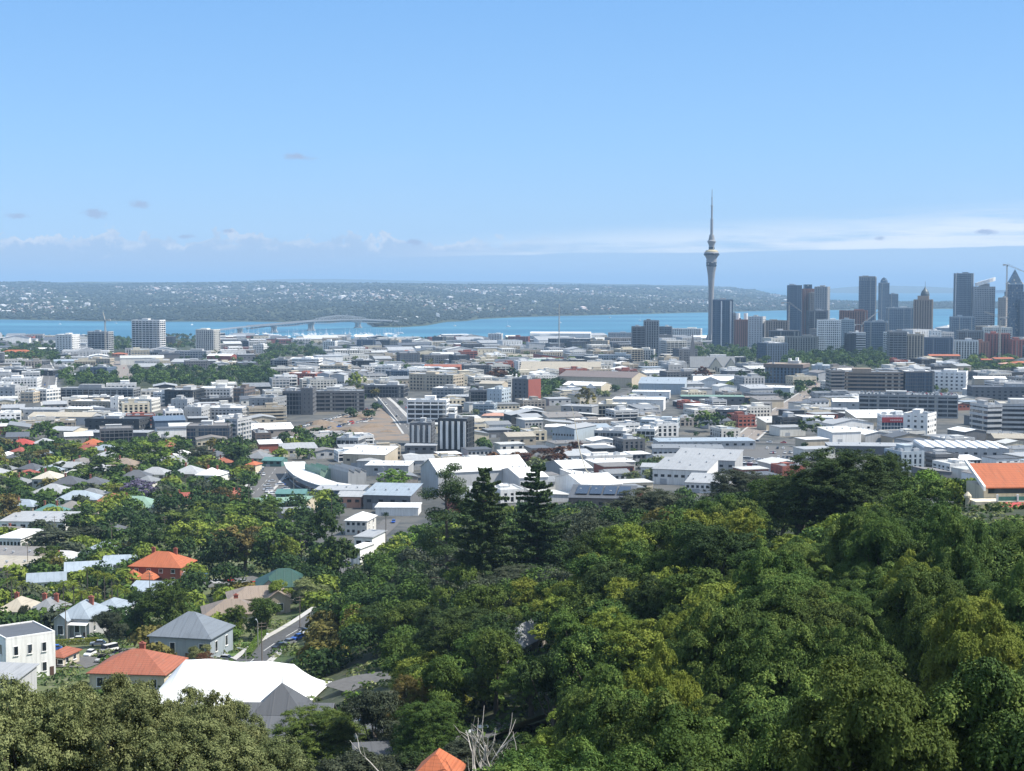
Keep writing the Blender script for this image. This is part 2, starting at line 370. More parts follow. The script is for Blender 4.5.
def office(root, w, D, h, st, sty, wc, rc, rng, clutter=2, lift=True, bc=None):
    sp, ps, pw, ba, gl = STY[sty]; st = max(1, int(st)); sh = h / st
    if ps: ps = max(ps, w / 13)
    if pw: pw = pw * max(1, ps / max(STY[sty][1], .1)) if ps else pw
    wl = MB()
    for i in range(st):
        z0 = i * sh; wl.box(0, 0, z0 if i else -4, w, D, sp * sh + (0 if i else 4))
        if ba and i: wl.box(0, -ba / 2 - .02, z0 + .05, w * .93, D + ba, sp * sh * .82)
    tp = min(1.2, sh * .4)
    wl.box(0, 0, h - tp, w, D, tp - .05)
    for (x, y, sx_, sy_) in ((0, -D/2+.17, w+.06, .40), (0, D/2-.17, w+.06, .40), (-w/2+.17, 0, .40, D-.5), (w/2-.17, 0, .40, D-.5)): wl.box(x, y, h - .1, sx_, sy_, .95)
    if ps:
        nx = max(1, round(w / ps)); ny = max(1, round(D / max(ps, D / 8)))
        for i in range(nx + 1):
            x = -w/2 + pw/2 + (w - pw) * i / nx
            for sgn in (-1, 1): wl.box(x, sgn * (D/2 - .28), -3.9, pw + (.1 if i in (0, nx) else 0), .66, h + 3.8)
        for j in range(1, ny):
            y = -D/2 + pw/2 + (D - pw) * j / ny
            for sgn in (-1, 1): wl.box(sgn * (w/2 - .28), y, -3.9, .66, pw, h + 3.8)
    wl.build('wall', wallm(wc), root)
    gh = sh * (1 - sp) + .16
    gme = MB().box(0, 0, 0, w - .75, D - .75, gh).mesh('window_band', glassm(gl))
    for i in range(st): link('window_band', gme, root, (0, 0, i * sh + sp * sh - .08))
    rf = MB().box(0, 0, h - .08, w - .86, D - .86, .26).build('roof', roofm(rc), root)
    if lift and D > 9 and w > 9:
        lw, ld, lh = w * rng.uniform(.2, .36), D * rng.uniform(.3, .5), min(3.4, h * .3) * rng.uniform(.7, 1.1)
        lx = rng.uniform(-.2, .2) * w
        b = MB().box(lx, D * .08, h, lw, ld, lh); b.box(lx, D * .08, h + lh - .02, lw + .5, ld + .5, .22); b.build('lift_housing', wallm(bc or ('lg' if wc in ('kk', 'dg', 'na', 'lb') else wc)), rf)
    roof_clutter(rf, w, D, h + .15, rng, clutter, wc)
def shed(root, w, D, h, rc, wc, kind, rng, rise=None, n_win=0, doors=1, ax='x', band=None):
    """low buildings: gx ridge along x, gy ridge along y, mono pitch, saw teeth, hip"""
    wl = MB(); o = .5; rise = rise if rise is not None else max(.7, (D if kind in ('gx',) else w) * .09); tk = .22
    rf = MB(); hw, hd = w / 2, D / 2
    if kind == 'gx':
        wl.poly([(-hw, -hd, -4), (hw, -hd, -4), (hw, hd, -4), (-hw, hd, -4), (-hw, -hd, h), (hw, -hd, h), (hw, hd, h), (-hw, hd, h), (-hw, 0, h + rise), (hw, 0, h + rise)],
                [(0, 1, 5, 4), (1, 2, 6, 9, 5), (2, 3, 7, 6), (3, 0, 4, 8, 7), (4, 5, 9, 8), (6, 7, 8, 9), (3, 2, 1, 0)])
        e = rise * o / hd; X = hw + o; Y = hd + o
        rf.poly([(-X, -Y, h-e+.04), (X, -Y, h-e+.04), (X, 0, h+rise+.04), (-X, 0, h+rise+.04), (X, Y, h-e+.04), (-X, Y, h-e+.04),
                 (-X, -Y, h-e+tk), (X, -Y, h-e+tk), (X, 0, h+rise+tk), (-X, 0, h+rise+tk), (X, Y, h-e+tk), (-X, Y, h-e+tk)],
                [(6, 7, 8, 9), (9, 8, 10, 11), (3, 2, 1, 0), (5, 4, 2, 3), (0, 1, 7, 6), (4, 5, 11, 10), (1, 2, 8, 7), (2, 4, 10, 8), (3, 0, 6, 9), (5, 3, 9, 11)])
        a2 = 'x'
    elif kind == 'gy':
        wl.poly([(-hw, -hd, -4), (hw, -hd, -4), (hw, hd, -4), (-hw, hd, -4), (-hw, -hd, h), (hw, -hd, h), (hw, hd, h), (-hw, hd, h), (0, -hd, h + rise), (0, hd, h + rise)],
                [(0, 1, 5, 8, 4), (1, 2, 6, 5), (2, 3, 7, 9, 6), (3, 0, 4, 7), (4, 8, 9, 7), (8, 5, 6, 9), (3, 2, 1, 0)])
        e = rise * o / hw; X = hw + o; Y = hd + o
        rf.poly([(-X, -Y, h-e+.04), (0, -Y, h+rise+.04), (0, Y, h+rise+.04), (-X, Y, h-e+.04), (X, -Y, h-e+.04), (X, Y, h-e+.04),
                 (-X, -Y, h-e+tk), (0, -Y, h+rise+tk), (0, Y, h+rise+tk), (-X, Y, h-e+tk), (X, -Y, h-e+tk), (X, Y, h-e+tk)],
                [(6, 7, 8, 9), (7, 10, 11, 8), (3, 2, 1, 0), (2, 5, 4, 1), (0, 1, 7, 6), (1, 4, 10, 7), (2, 3, 9, 8), (5, 2, 8, 11), (3, 0, 6, 9), (4, 5, 11, 10)])
        a2 = 'y'
    elif kind == 'mono':
        wl.poly([(-hw, -hd, -4), (hw, -hd, -4), (hw, hd, -4), (-hw, hd, -4), (-hw, -hd, h), (hw, -hd, h), (hw, hd, h + rise), (-hw, hd, h + rise)],
                [(0, 1, 5, 4), (1, 2, 6, 5), (2, 3, 7, 6), (3, 0, 4, 7), (4, 5, 6, 7), (3, 2, 1, 0)])
        X = hw + o; Y = hd + o; e = rise * o / D
        rf.poly([(-X, -Y, h-e+.04), (X, -Y, h-e+.04), (X, Y, h+rise+e+.04), (-X, Y, h+rise+e+.04), (-X, -Y, h-e+tk), (X, -Y, h-e+tk), (X, Y, h+rise+e+tk), (-X, Y, h+rise+e+tk)],
                [(3, 2, 1, 0), (4, 5, 6, 7), (0, 1, 5, 4), (1, 2, 6, 5), (2, 3, 7, 6), (3, 0, 4, 7)])
        a2 = 'x'
    elif kind == 'saw':
        n = max(3, round(w / 7)); tw = w / n; prof = []
        for i in range(n): prof += [(-hw + i * tw, h), (-hw + i * tw + tw * .12, h + rise)]
        prof += [(hw, h)]
        m_ = len(prof)
        wl.poly([(x, -hd, z) for x, z in prof] + [(x, hd, z) for x, z in prof] + [(-hw, -hd, -4), (hw, -hd, -4), (-hw, hd, -4), (hw, hd, -4)],
                [tuple([2*m_] + [2*m_+1] + list(range(m_-1, -1, -1))), tuple([2*m_+3, 2*m_+2] + list(range(m_, 2*m_))), (2*m_+2, 2*m_, 0, m_), (2*m_+1, 2*m_+3, 2*m_-1, m_-1), (2*m_, 2*m_+2, 2*m_+3, 2*m_+1)])
        pr = [(x, z + .05) for x, z in prof]; p2 = [(x, z + .25) for x, z in prof]; Y = hd + .3
        vs = [(x, -Y, z) for x, z in pr] + [(x, Y, z) for x, z in pr] + [(x, -Y, z) for x, z in p2] + [(x, Y, z) for x, z in p2]
        fs = []
        for i in range(m_ - 1):
            fs += [(2*m_+i, 2*m_+i+1, 3*m_+i+1, 3*m_+i), (i, m_+i, m_+i+1, i+1), (i, i+1, 2*m_+i+1, 2*m_+i), (m_+i, 3*m_+i, 3*m_+i+1, m_+i+1)]
        rf.poly(vs, fs); a2 = 'x'
    elif kind == 'hip':
        wl.box(0, 0, -4, w, D, h + 4); rf = hip_mesh(w, D, h, rise); a2 = 'x'
    else:  # flat with a thin eave
        wl.box(0, 0, -4, w, D, h + 4); rf.box(0, 0, h + .02, w + .9, D + .9, .3); rf.box(0, 0, h + .3, w * .97, D * .97, .1); a2 = ax
    wall = wl.build('wall', wallm(wc), root)
    roof = rf.build('roof', roofm(rc, a2), root)
    if band:  # strip windows along the front and the sides
        for zz in band: MB().box(0, 0, zz, w * .94, D + .10, min(1.25, h * .3)).build('window_band', glassm('dk'), root); MB().box(0, 0, zz + .01, w + .10, D * .9, min(1.2, h * .29)).build('window_band', glassm('dk'), root)
    elif n_win:
        me = MB().box(0, 0, 0, min(2.2, w / n_win * .55), .12, min(1.5, h * .35)).mesh('window', glassm('dk'))
        for i in range(n_win): link('window', me, root, (-hw + w * (i + .5) / n_win, -hd - .03, h * .5))
    for i in range(doors):
        MB().box((-.25 + .5 * i) * w + rng.uniform(-.06, .06) * w, -hd - .02, -.6, min(4, w * .22), .14, min(3.4, h * .42) + .6).build('roller_door', plain('roller_door', (.36, .38, .41), .5), root)
    if w * D > 500 and kind in ('gx', 'gy', 'flat', 'mono'):
        zz = {'gx': h + rise, 'gy': h + rise, 'mono': h + rise * .5, 'flat': h + .3}[kind]
        for i in range(4):
            t = -.36 + .24 * i
            if kind == 'gx': x, y = t * w, 0
            elif kind == 'gy': x, y = 0, t * D
            else: x, y = t * w, rng.uniform(-.25, .25) * D; zz = h + (rise * (.5 + y / D) if kind == 'mono' else .3)
            MB().lathe([(.4, zz - .2), (.4, zz + .7), (.65, zz + .75), (.6, zz + 1.1)], 8, x, y).build('roof_vent', METAL, roof)
    return wall, roof
def hip_mesh(w, D, h, rise, o=.6, tk=.2, cx=0, cy=0, mb=None):
    mb = mb or MB(); X, Y = w/2 + o, D/2 + o; e = 0
    if w >= D: r1, r2 = (-(X - Y), 0), (X - Y, 0)
    else: r1, r2 = (0, -(Y - X)), (0, Y - X)
    r1 = (r1[0] - (.01 if w >= D else 0), r1[1] - (.01 if w < D else 0)); z0 = h - .12
    vs = [(-X, -Y, z0), (X, -Y, z0), (X, Y, z0), (-X, Y, z0), (-X, -Y, z0+tk), (X, -Y, z0+tk), (X, Y, z0+tk), (-X, Y, z0+tk), (r1[0], r1[1], h+rise), (r2[0], r2[1], h+rise)]
    f = [(3, 2, 1, 0), (0, 1, 5, 4), (1, 2, 6, 5), (2, 3, 7, 6), (3, 0, 4, 7)]
    f += [(4, 5, 9, 8), (5, 6, 9), (6, 7, 8, 9), (7, 4, 8)] if w >= D else [(4, 5, 8), (5, 6, 9, 8), (6, 7, 9), (7, 4, 8, 9)]
    return mb.poly([(x + cx, y + cy, z) for x, y, z in vs], f)
def win(root, x, y, z, ww, wh, side='f', frame='wh'):
    fm = MB(); g = MB(); d = .16
    if side == 'f': fm.box(x, y - .02, z - .12, ww + .28, d, wh + .24); g.box(x, y - .09, z, ww, .06, wh); fm.box(x, y - .10, z - .22, ww + .4, .3, .12)
    else:
        sg = 1 if side == 'r' else -1
        fm.box(x + sg * .02, y, z - .12, d, ww + .28, wh + .24); g.box(x + sg * .09, y, z, .06, ww, wh); fm.box(x + sg * .1, y, z - .22, .3, ww + .4, .12)
    wi = g.build('window', glassm('dk'), root); fm.build('frame', wallm(frame), wi)
def house(root, w, D, h, rc, wc, rng, wing=True, veranda=False, chim=1, rise=None, storeys=1):
    rise = rise or min(w, D) * .26
    wl = MB().box(0, 0, -4, w, D, h + 4)
    ww = w * .40; wx = (-w/2 + ww/2 + .2) * (1 if rng.random() < .5 else -1); wd = 2.6
    rf = hip_mesh(w, D, h, rise)
    if wing:
        y0 = -D/2 - wd; r2 = min(rise * .85, ww * .42)
        wl.poly([(wx-ww/2, y0, -4), (wx+ww/2, y0, -4), (wx+ww/2, -D/2+.3, -4), (wx-ww/2, -D/2+.3, -4), (wx-ww/2, y0, h), (wx+ww/2, y0, h), (wx+ww/2, -D/2+.3, h), (wx-ww/2, -D/2+.3, h), (wx, y0, h+r2-.06), (wx, -D/2+.3, h+r2-.06)],
                [(0, 1, 5, 8, 4), (1, 2, 6, 5), (2, 3, 7, 9, 6), (3, 0, 4, 7), (4, 8, 9, 7), (8, 5, 6, 9), (3, 2, 1, 0)])
        X = ww/2 + .5; y1 = -D/2 + D * .5 * min(.98, r2 / rise); e = .5 * r2 / (ww/2)
        rf.poly([(wx-X, y0-.5, h-e), (wx, y0-.5, h+r2), (wx, y1, h+r2), (wx-X, -D/2+.2, h-e), (wx+X, y0-.5, h-e), (wx+X, -D/2+.2, h-e),
                 (wx-X, y0-.5, h-e+.2), (wx, y0-.5, h+r2+.2), (wx, y1+.3, h+r2+.2), (wx-X, -D/2+.4, h-e+.2), (wx+X, y0-.5, h-e+.2), (wx+X, -D/2+.4, h-e+.2)],
                [(6, 7, 8, 9), (7, 10, 11, 8), (3, 2, 1, 0), (2, 5, 4, 1), (0, 1, 7, 6), (1, 4, 10, 7), (2, 3, 9, 8), (5, 2, 8, 11), (3, 0, 6, 9), (4, 5, 11, 10)])
        win(root, wx, y0, h * .32, ww * .4, h * .42)
    wl.build('wall', wallm(wc), root); roof = rf.build('roof', roofm(rc, 'x'), root)
    for s_ in range(storeys):
        zb = h * s_ / storeys; hh = h / storeys
        xs = [x for x in (-.36, -.12, .12, .36) if not wing or abs(x * w - wx) > ww * .5]
        for i, x in enumerate(xs):
            if s_ == 0 and i == len(xs) // 2:
                dr = MB().box(x * w, -D/2 - .03, 0, 1.0, .12, 2.1).build('door', plain('door', (.10, .06, .05), .5), root)
                MB().box(x * w + .36, -D/2 - .13, 1.0, .1, .1, .1).build('handle', METAL, dr)
            else: win(root, x * w, -D/2, zb + hh * .34, 1.3, hh * .42)
        for y in (-.25, .2):
            win(root, w/2, y * D, zb + hh * .34, 1.3, hh * .42, 'r'); win(root, -w/2, y * D, zb + hh * .34, 1.3, hh * .42, 'l')
    if veranda:
        vx0, vx1 = (wx + ww/2 + .2, w/2) if wx < 0 else (-w/2, wx - ww/2 - .2)
        vc, vw = (vx0 + vx1) / 2, vx1 - vx0
        v = MB(); z1 = h * .83
        v.poly([(vx0, -D/2-2.2, z1-.5), (vx1, -D/2-2.2, z1-.5), (vx1, -D/2, z1), (vx0, -D/2, z1), (vx0, -D/2-2.2, z1-.38), (vx1, -D/2-2.2, z1-.38), (vx1, -D/2, z1+.12), (vx0, -D/2, z1+.12)],
               [(3, 2, 1, 0), (4, 5, 6, 7), (0, 1, 5, 4), (1, 2, 6, 5), (2, 3, 7, 6), (3, 0, 4, 7)])
        ve = v.build('veranda_roof', wallm('wh'), root)
        for i in range(4): MB().box(vx0 + .15 + (vw - .3) * i / 3, -D/2 - 2.05, -2, .13, .13, z1 + 1.6).build('post', wallm('wh'), ve)
        MB().box(vc, -D/2 - 1.1, -3, vw, 2.2, 3.0).build('veranda_floor', wallm('lg'), root)
    for i in range(chim):
        cxx = (-.22 + .44 * i) * w if chim > 1 else rng.uniform(-.2, .2) * w
        b = MB().box(cxx, D * .12, h, 1.25, .9, rise + .8); b.box(cxx, D * .12, h + rise + .7, 1.5, 1.15, .25); b.box(cxx, D * .12, h + rise + .94, .5, .5, .35)
        b.build('chimney', wallm('rb'), roof)

# ------------------------------------------------------------------ trees
RG = np.random.default_rng(11)
def quads(name, c, nrm, size, tint, mat, aspect=.55):
    """many small leaf faces as one mesh"""
    n = len(c); r = RG.normal(size=(n, 3)); u = np.cross(nrm, r); u /= np.linalg.norm(u, axis=1)[:, None] + 1e-9; v = np.cross(nrm, u)
    s = size[:, None]; bend = nrm * s * .18
    P = np.stack([c - u * s, c - v * s * aspect + bend, c + u * s, c + v * s * aspect + bend], 1).reshape(-1, 3)
    me = bpy.data.meshes.new(name); me.vertices.add(4 * n); me.vertices.foreach_set('co', P.astype(np.float32).ravel())
    me.loops.add(4 * n); me.loops.foreach_set('vertex_index', np.arange(4 * n, dtype=np.int32))
    me.polygons.add(n); me.polygons.foreach_set('loop_start', np.arange(0, 4 * n, 4, dtype=np.int32))
    a = me.attributes.new('tint', 'FLOAT', 'POINT'); a.data.foreach_set('value', np.repeat(np.clip(tint, 0, 1), 4).astype(np.float32))
    me.materials.append(mat); me.update(); return me
def unit(v): return v / (np.linalg.norm(v, axis=1)[:, None] + 1e-9)
def crown(name, R, hgt, z0, nlobe, ncl, nleaf, leaf, mat, up=.35, flat=.7, rnd=.75, lobe=(.34, .52), clr=.16, spiky=0.0):
    """lobes inside an ellipsoid, clumps on the lobes, leaves on the clumps. R radius, hgt crown height, z0 its underside"""
    cs = []; k = 0
    for i in range(nlobe):
        for _ in range(30):
            p = RG.normal(size=3); p /= np.linalg.norm(p); rr = RG.uniform(.35, .75) ** .7
            if p[2] < -.8: continue
            q = p * rr * np.array([R, R, hgt / 2]); ok = all(np.linalg.norm((q - o) / np.array([1, 1, hgt / 2 / R])) > R * .33 for o, _ in cs)
            if ok or _ > 22: break
        cs.append((q, RG.uniform(*lobe) * R))
    per = max(1, ncl // nlobe); C = []; N = []; T = []; CR = []
    for q, lr in cs:
        d = unit(RG.normal(size=(per, 3))); d[:, 2] = np.abs(d[:, 2]) * np.where(RG.random(per) < .82, 1, -.6); d = unit(d)
        rad = lr * RG.uniform(.72, 1.06, per)[:, None]; lt = RG.uniform(-.15, .15)
        C.append(q + d * rad * np.array([1, 1, flat])); N.append(d); T.append(RG.normal(.45 + lt, .17, per)); CR.append(np.full(per, lr))
    C = np.concatenate(C); N = np.concatenate(N); T = np.concatenate(T); CR = np.concatenate(CR)
    m = max(1, nleaf // len(C)); cr = R * clr * RG.uniform(.7, 1.35, len(C))
    idx = np.repeat(np.arange(len(C)), m); d = unit(RG.normal(size=(len(idx), 3)) + N[idx] * .8)
    r = RG.random(len(idx)) ** .45
    ray = RG.integers(0, 9, len(idx)); rl = np.concatenate([RG.uniform(.45, 1.5, (len(C), 9))])[idx, ray]
    dirs = unit(RG.normal(size=(len(C), 9, 3)) * np.array([1, 1, .55]) + np.array([0, 0, .25]))[idx, ray]
    d = unit(d * .62 + dirs * .85)
    off = d * (cr[idx] * r * rl)[:, None] * np.array([1, 1, .66])
    if spiky: off[:, 2] += spiky * cr[idx] * RG.random(len(idx))
    P = C[idx] + off
    nn = unit(d * .55 + N[idx] * .35 + np.array([0, 0, up]) + RG.normal(size=(len(idx), 3)) * rnd * .6)
    sz = leaf * RG.uniform(.6, 1.35, len(idx)); tt = T[idx] + RG.normal(0, .13, len(idx)) + .10 * (r - .6)
    P[:, 2] += z0 + hgt / 2
    return quads(name, P, nn, sz, tt, mat), [(q + np.array([0, 0, z0 + hgt / 2]), lr) for q, lr in cs]
def trunk(name, H0, r0, lobes, mat=BARK, k=7, lean=.3):
    mb = MB(); pts = [(0, 0, -2)]; n = 5; dx_, dy_ = RG.uniform(-lean, lean, 2)
    for i in range(n + 1): t = i / n; pts.append((dx_ * t * t + .08 * sin(5 * t), dy_ * t * t, H0 * t))
    mb.tube(pts, [r0 * 1.35] + [r0 * (1.15 - .5 * i / n) for i in range(n + 1)], k)
    tp = Vector(pts[-1])
    for q, lr in lobes[:9]:
        q = Vector(q); s = Vector(pts[RG.integers(3, len(pts))]); mid = s.lerp(q, .5) + Vector((0, 0, -.25 * (q - s).length * .3))
        mb.tube([s, mid, q], [r0 * .42, r0 * .28, r0 * .1], 5)
    return mb.mesh(name, mat)
# unit trees are 10 m tall with a crown 5 m in radius; instances scale them
def mk(lod):
    out = []
    nl, lf, ncl, nv = dict(far=(330, .80, 40, 4), mid=(4200, .30, 130, 5), near=(22000, .155, 240, 5))[lod]
    for i in range(nv):
        fl = [.75, .9, .62, 1.0, .8][i]; hg = [8.8, 9.4, 8.2, 9.5, 8.8][i]; z0 = 10 - hg * .98
        me, lb = crown('crown', 4.3, hg, z0, [8, 6, 10, 7, 12][i], ncl, nl, lf, LEAF['md'][1], flat=fl, clr=.17 if lod != 'far' else .2, lobe=(.36, .56))
        out.append((me, trunk('trunk', z0 + hg * .35, .34, lb, k=7 if lod == 'near' else 5)))
    return out
TREES = dict(far=mk('far'), mid=mk('mid'), near=mk('near'))
def mk_tall(lod):   # narrow crowns: cypress, poplar
    me, lb = crown('crown', 2.2, 9.4, .6, 9, 120, dict(mid=3600, near=14000)[lod], dict(mid=.26, near=.15)[lod], LEAF['dk'][1], flat=1.5, clr=.3, up=.6, lobe=(.5, .75))
    return (me, trunk('trunk', 6, .25, []))
TALL = dict(mid=mk_tall('mid'), near=mk_tall('near'))
# the big dense canopy trees close to the camera on the right: sprays in flat tufts with dark gaps under them
def tufted(name, R, hgt, z0, nlobe, per, nleaf, rt, zh, leaf, mat, nin, up=.9, lift=0.0):
    """crown of separate tufts standing proud of their limbs: each tuft a ragged dome of small leaves, shade between them"""
    cs = []
    for i in range(nlobe):
        for q_ in range(40):
            p = RG.normal(size=3); p /= np.linalg.norm(p)
            if p[2] < -.5: continue
            q = p * RG.uniform(.45, .86) * np.array([R, R, hgt / 2])
            if all(np.linalg.norm((q - o) * np.array([1, 1, 2 * R / hgt])) > R * .30 for o, _ in cs): break
        cs.append((q, RG.uniform(.20, .32) * R))
    C = []; N = []; T = []; Z = []
    for q, lr in cs:
        lt = RG.uniform(-.12, .12)
        for k in range(per):
            d = RG.normal(size=3); d[2] = abs(d[2]) * (1 if RG.random() < .85 else -.5); d /= np.linalg.norm(d); c = q + d * lr * RG.uniform(.75, 1.2)
            ax = np.array([d[0] * .55, d[1] * .55, 1.0 + lift]); ax /= np.linalg.norm(ax); u = np.cross(ax, [0, 1, .1]); u /= np.linalg.norm(u); v = np.cross(ax, u)
            n = max(20, int(nleaf / (nlobe * per))); ph = RG.uniform(0, 6.28, 3); r0 = rt * RG.uniform(.7, 1.35); f = RG.uniform(0, 6.28, n); rho = RG.random(n) ** .5
            star = 1 + .28 * np.sin(3 * f + ph[0]) + .22 * np.sin(7 * f + ph[1]) + .15 * np.sin(12 * f + ph[2]); rr = rho * r0 * star
            zz = (1 - rho ** 2) * zh * r0 + RG.normal(0, .10, n) * r0 - .12 * r0 * rho; dr = np.outer(np.cos(f), u) + np.outer(np.sin(f), v)
            C.append(c + dr * rr[:, None] + np.outer(zz, ax)); N.append(unit(ax * up + dr * (rho * .75)[:, None] + RG.normal(size=(n, 3)) * .42)); T.append(RG.normal(.48 + lt, .13, n) + RG.uniform(-.12, .12) + .14 * (rho - .5)); Z.append(np.full(n, 1.0))
    d = unit(RG.normal(size=(nin, 3))); i = RG.integers(0, nlobe, nin); base = np.array([q for q, _ in cs])[i]
    C.append(base * RG.uniform(.5, 1.0, (nin, 1)) + d * R * .2 * RG.random((nin, 1)) ** .4); N.append(unit(d + RG.normal(size=(nin, 3)) * .5)); T.append(RG.normal(.4, .15, nin)); Z.append(np.full(nin, 1.7))
    C = np.concatenate(C); C[:, 2] += z0 + hgt / 2; n = len(C)
    return quads(name, C, np.concatenate(N), leaf * RG.uniform(.6, 1.35, n) * np.concatenate(Z), np.concatenate(T), mat), [(q + np.array([0, 0, z0 + hgt / 2]), lr) for q, lr in cs]
# the big dense canopy trees close to the camera on the right: flat ragged tufts with dark gaps between them
BIG = []
for i in range(4):
    me, lb = tufted('crown', 6.8, [11.5, 13, 11, 14][i], .8, [24, 28, 22, 30][i], 8, 112000, 1.02, .46, .125, LEAF['tt'][1], 9000, 1.0)
    BIG.append((me, trunk('trunk', 8, .55, lb, k=10)))
WISP = []
for i in range(3):
    me, lb = crown('crown', 5.6, [10.5, 11.5, 9.5][i], 1.2, [34, 40, 30][i], 900, 115000, .092, LEAF['ol'][1], up=.55, flat=.85, rnd=.85, lobe=(.17, .32), clr=.085, spiky=.3)
    WISP.append((me, trunk('trunk', 8, .35, lb, k=8)))
def setmat(o, mat):
    if o.material_slots:
        o.material_slots[0].link = 'OBJECT'; o.material_slots[0].material = mat
def tree(x, y, z, hgt, rad, kind, rng, lod, variant=None, label=None, group=None, name='tree', ref=None, parts=None, base=(10, 4.9)):
    v = parts or (TREES[lod][variant if variant is not None else rng.randrange(len(TREES[lod]))])
    sz = hgt / base[0]; sr = rad / base[1]; rz = rng.uniform(0, 6.28)
    if lod == 'far':
        t = thing(name, label, 'tree', (x, y, z), rz, group, v[0], (sr, sr, sz), ref, None); setmat(t, LEAF[kind][1])
    else:
        t = thing(name, label, 'tree', (x, y, z), rz, group, None, (sr, sr * rng.uniform(.88, 1.1), sz), ref)
        c = link('crown', v[0], t); setmat(c, LEAF[kind][1]); link('trunk', v[1], t)
    return t
def norfolk(x, y, z, hgt, label, rad=.2, seed=1, thin=1.0):
    g = np.random.default_rng(seed); t = thing('norfolk_pine', label, 'tree', (x, y, z), 0, None, ref='the tall Norfolk pines' if seed == 1 else None)
    mb = MB(); mb.tube([(0, 0, -2), (0, 0, hgt * .5), (0, 0, hgt * .97)], [.55, .36, .05], 8); C = []; N = []
    tiers = int(hgt / 1.25)
    for i in range(tiers):
        zz = hgt * .12 + (hgt * .86) * (i + g.uniform(-.25, .25)) / tiers; f = 1 - i / tiers; L = hgt * rad * (f ** .75 * .92 + .06) * g.uniform(.8, 1.12); nb = 7 if f > .2 else 6; a0 = g.uniform(0, 6)
        for b in range(nb):
            if g.random() < .12 * thin: continue
            a = a0 + 2 * pi * b / nb + g.uniform(-.2, .2); d = np.array([cos(a), sin(a), 0]); l = L * g.uniform(.5, 1.15); sl = g.uniform(-.05, .30)
            tip = np.array([0, 0, zz]) + d * l + np.array([0, 0, l * sl]); mb.tube([(0, 0, zz), tuple(np.array([0, 0, zz - l * .03]) + d * l * .5), tuple(tip)], [.09, .06, .03], 4, cap=False)
            n = int(100 * l) + 30; s = g.random(n) ** .8
            side = np.cross(d, [0, 0, 1]); wv = g.normal(0, .26, n) * (1.25 - s * .7)
            P = np.array([0, 0, zz]) + np.outer(s * l, d) + np.outer(wv, side) * (l / 3.2) ** .5; P[:, 2] += l * sl * s ** 2 + np.abs(wv) * .22 + g.uniform(-.3, .4, n)
            C.append(P); nn = g.normal(0, .55, (n, 3)) + np.array([0, 0, .7]) + d * .2; N.append(nn)
    C = np.concatenate(C); N = unit(np.concatenate(N))
    c = link('crown', quads('crown', C, N, g.uniform(.16, .38, len(C)), g.normal(.45, .22, len(C)), LEAF['pn'][1], .5), t); mb.build('trunk', BARK, t); return t
def umbrella_pine(x, y, z, hgt, label):
    g = np.random.default_rng(5); t = thing('pine_tree', label, 'tree', (x, y, z), 0, None, ref='the bare-trunked pine')
    mb = MB(); mb.tube([(0, 0, -2), (.3, 0, hgt * .5), (-.2, 0, hgt * .95)], [.5, .36, .12], 8); C = []; N = []; T = []
    for i in range(34):
        f = g.uniform(.26, 1.0); a = g.uniform(0, 6.28); l = hgt * .22 * (1.25 - .95 * f) * g.uniform(.5, 1.15); q = np.array([cos(a) * l, sin(a) * l, hgt * f])
        mb.tube([(0, 0, hgt * f * .93), tuple(q * [.5, .5, .985]), tuple(q)], [.16, .10, .05], 5)
        n = 620; d = unit(g.normal(size=(n, 3))); r = g.uniform(1.9, 3.3); C.append(q + d * r * np.array([1, 1, .5]) * (g.random((n, 1)) ** .4)); N.append(unit(d * .6 + [0, 0, .6] + g.normal(size=(n, 3)) * .5)); T.append(g.normal(.4, .2, n))
    C = np.concatenate(C); link('crown', quads('crown', C, np.concatenate(N), g.uniform(.18, .36, len(C)), np.concatenate(T), LEAF['pn'][1], .4), t); mb.build('trunk', BARK, t); return t
PALMS = {}
def palm_meshes(nf, droop, L, rad):
    g = np.random.default_rng(nf); C = []; N = []; T = []; mb = MB()
    for i in range(nf):
        a = 2.4 * i + g.uniform(-.2, .2); e = g.uniform(-.35, 1.25); d = np.array([cos(a), sin(a), 0]); s = np.linspace(.05, 1, 26)
        X = L * (s * cos(e) + 0); Z = L * (s * sin(e) - droop * s ** 2.2)
        side = np.array([-sin(a), cos(a), 0])
        for sg in (-1, 1):
            wd = .085 * L * np.sin(pi * np.clip(s, .08, .97)) ** .6
            P = np.outer(X, d) + np.outer(sg * wd, side); P[:, 2] += Z - wd * .5
            C.append(P); N.append(unit(np.tile([0, 0, 1.], (26, 1)) + sg * .8 * side + g.normal(size=(26, 3)) * .25)); T.append(g.normal(.5, .2, 26))
    C = np.concatenate(C)
    return quads('fronds', C, np.concatenate(N), np.full(len(C), L * .085), np.concatenate(T), LEAF['md'][1], .3)
def palm(x, y, z, hgt, key, label, mat='md', group=None):
    if key not in PALMS:
        nf, dr, L, r = dict(date=(64, .55, 3.6, .38), feather=(15, .7, 2.7, .17), fan=(40, .25, 1.5, .16))[key]
        tr = MB(); tr.tube([(0, 0, -1.5), (.06, 0, .5), (-.05, .05, .999)], [r * 1.25, r, r * .85], 8)
        PALMS[key] = (palm_meshes(nf, dr, L, r), r)
    fr, r = PALMS[key]; rng = random.Random(x)
    t = thing('palm', label, 'palm tree', (x, y, z), rng.uniform(0, 6), group)
    MB().tube([(0, 0, -1.5), (.12, 0, hgt * .5), (0, 0, hgt)], [r * 1.25, r, r * .85], 8).build('trunk', BARK, t)
    f = link('fronds', fr, t, (0, 0, hgt)); setmat(f, LEAF[mat][1]); return t
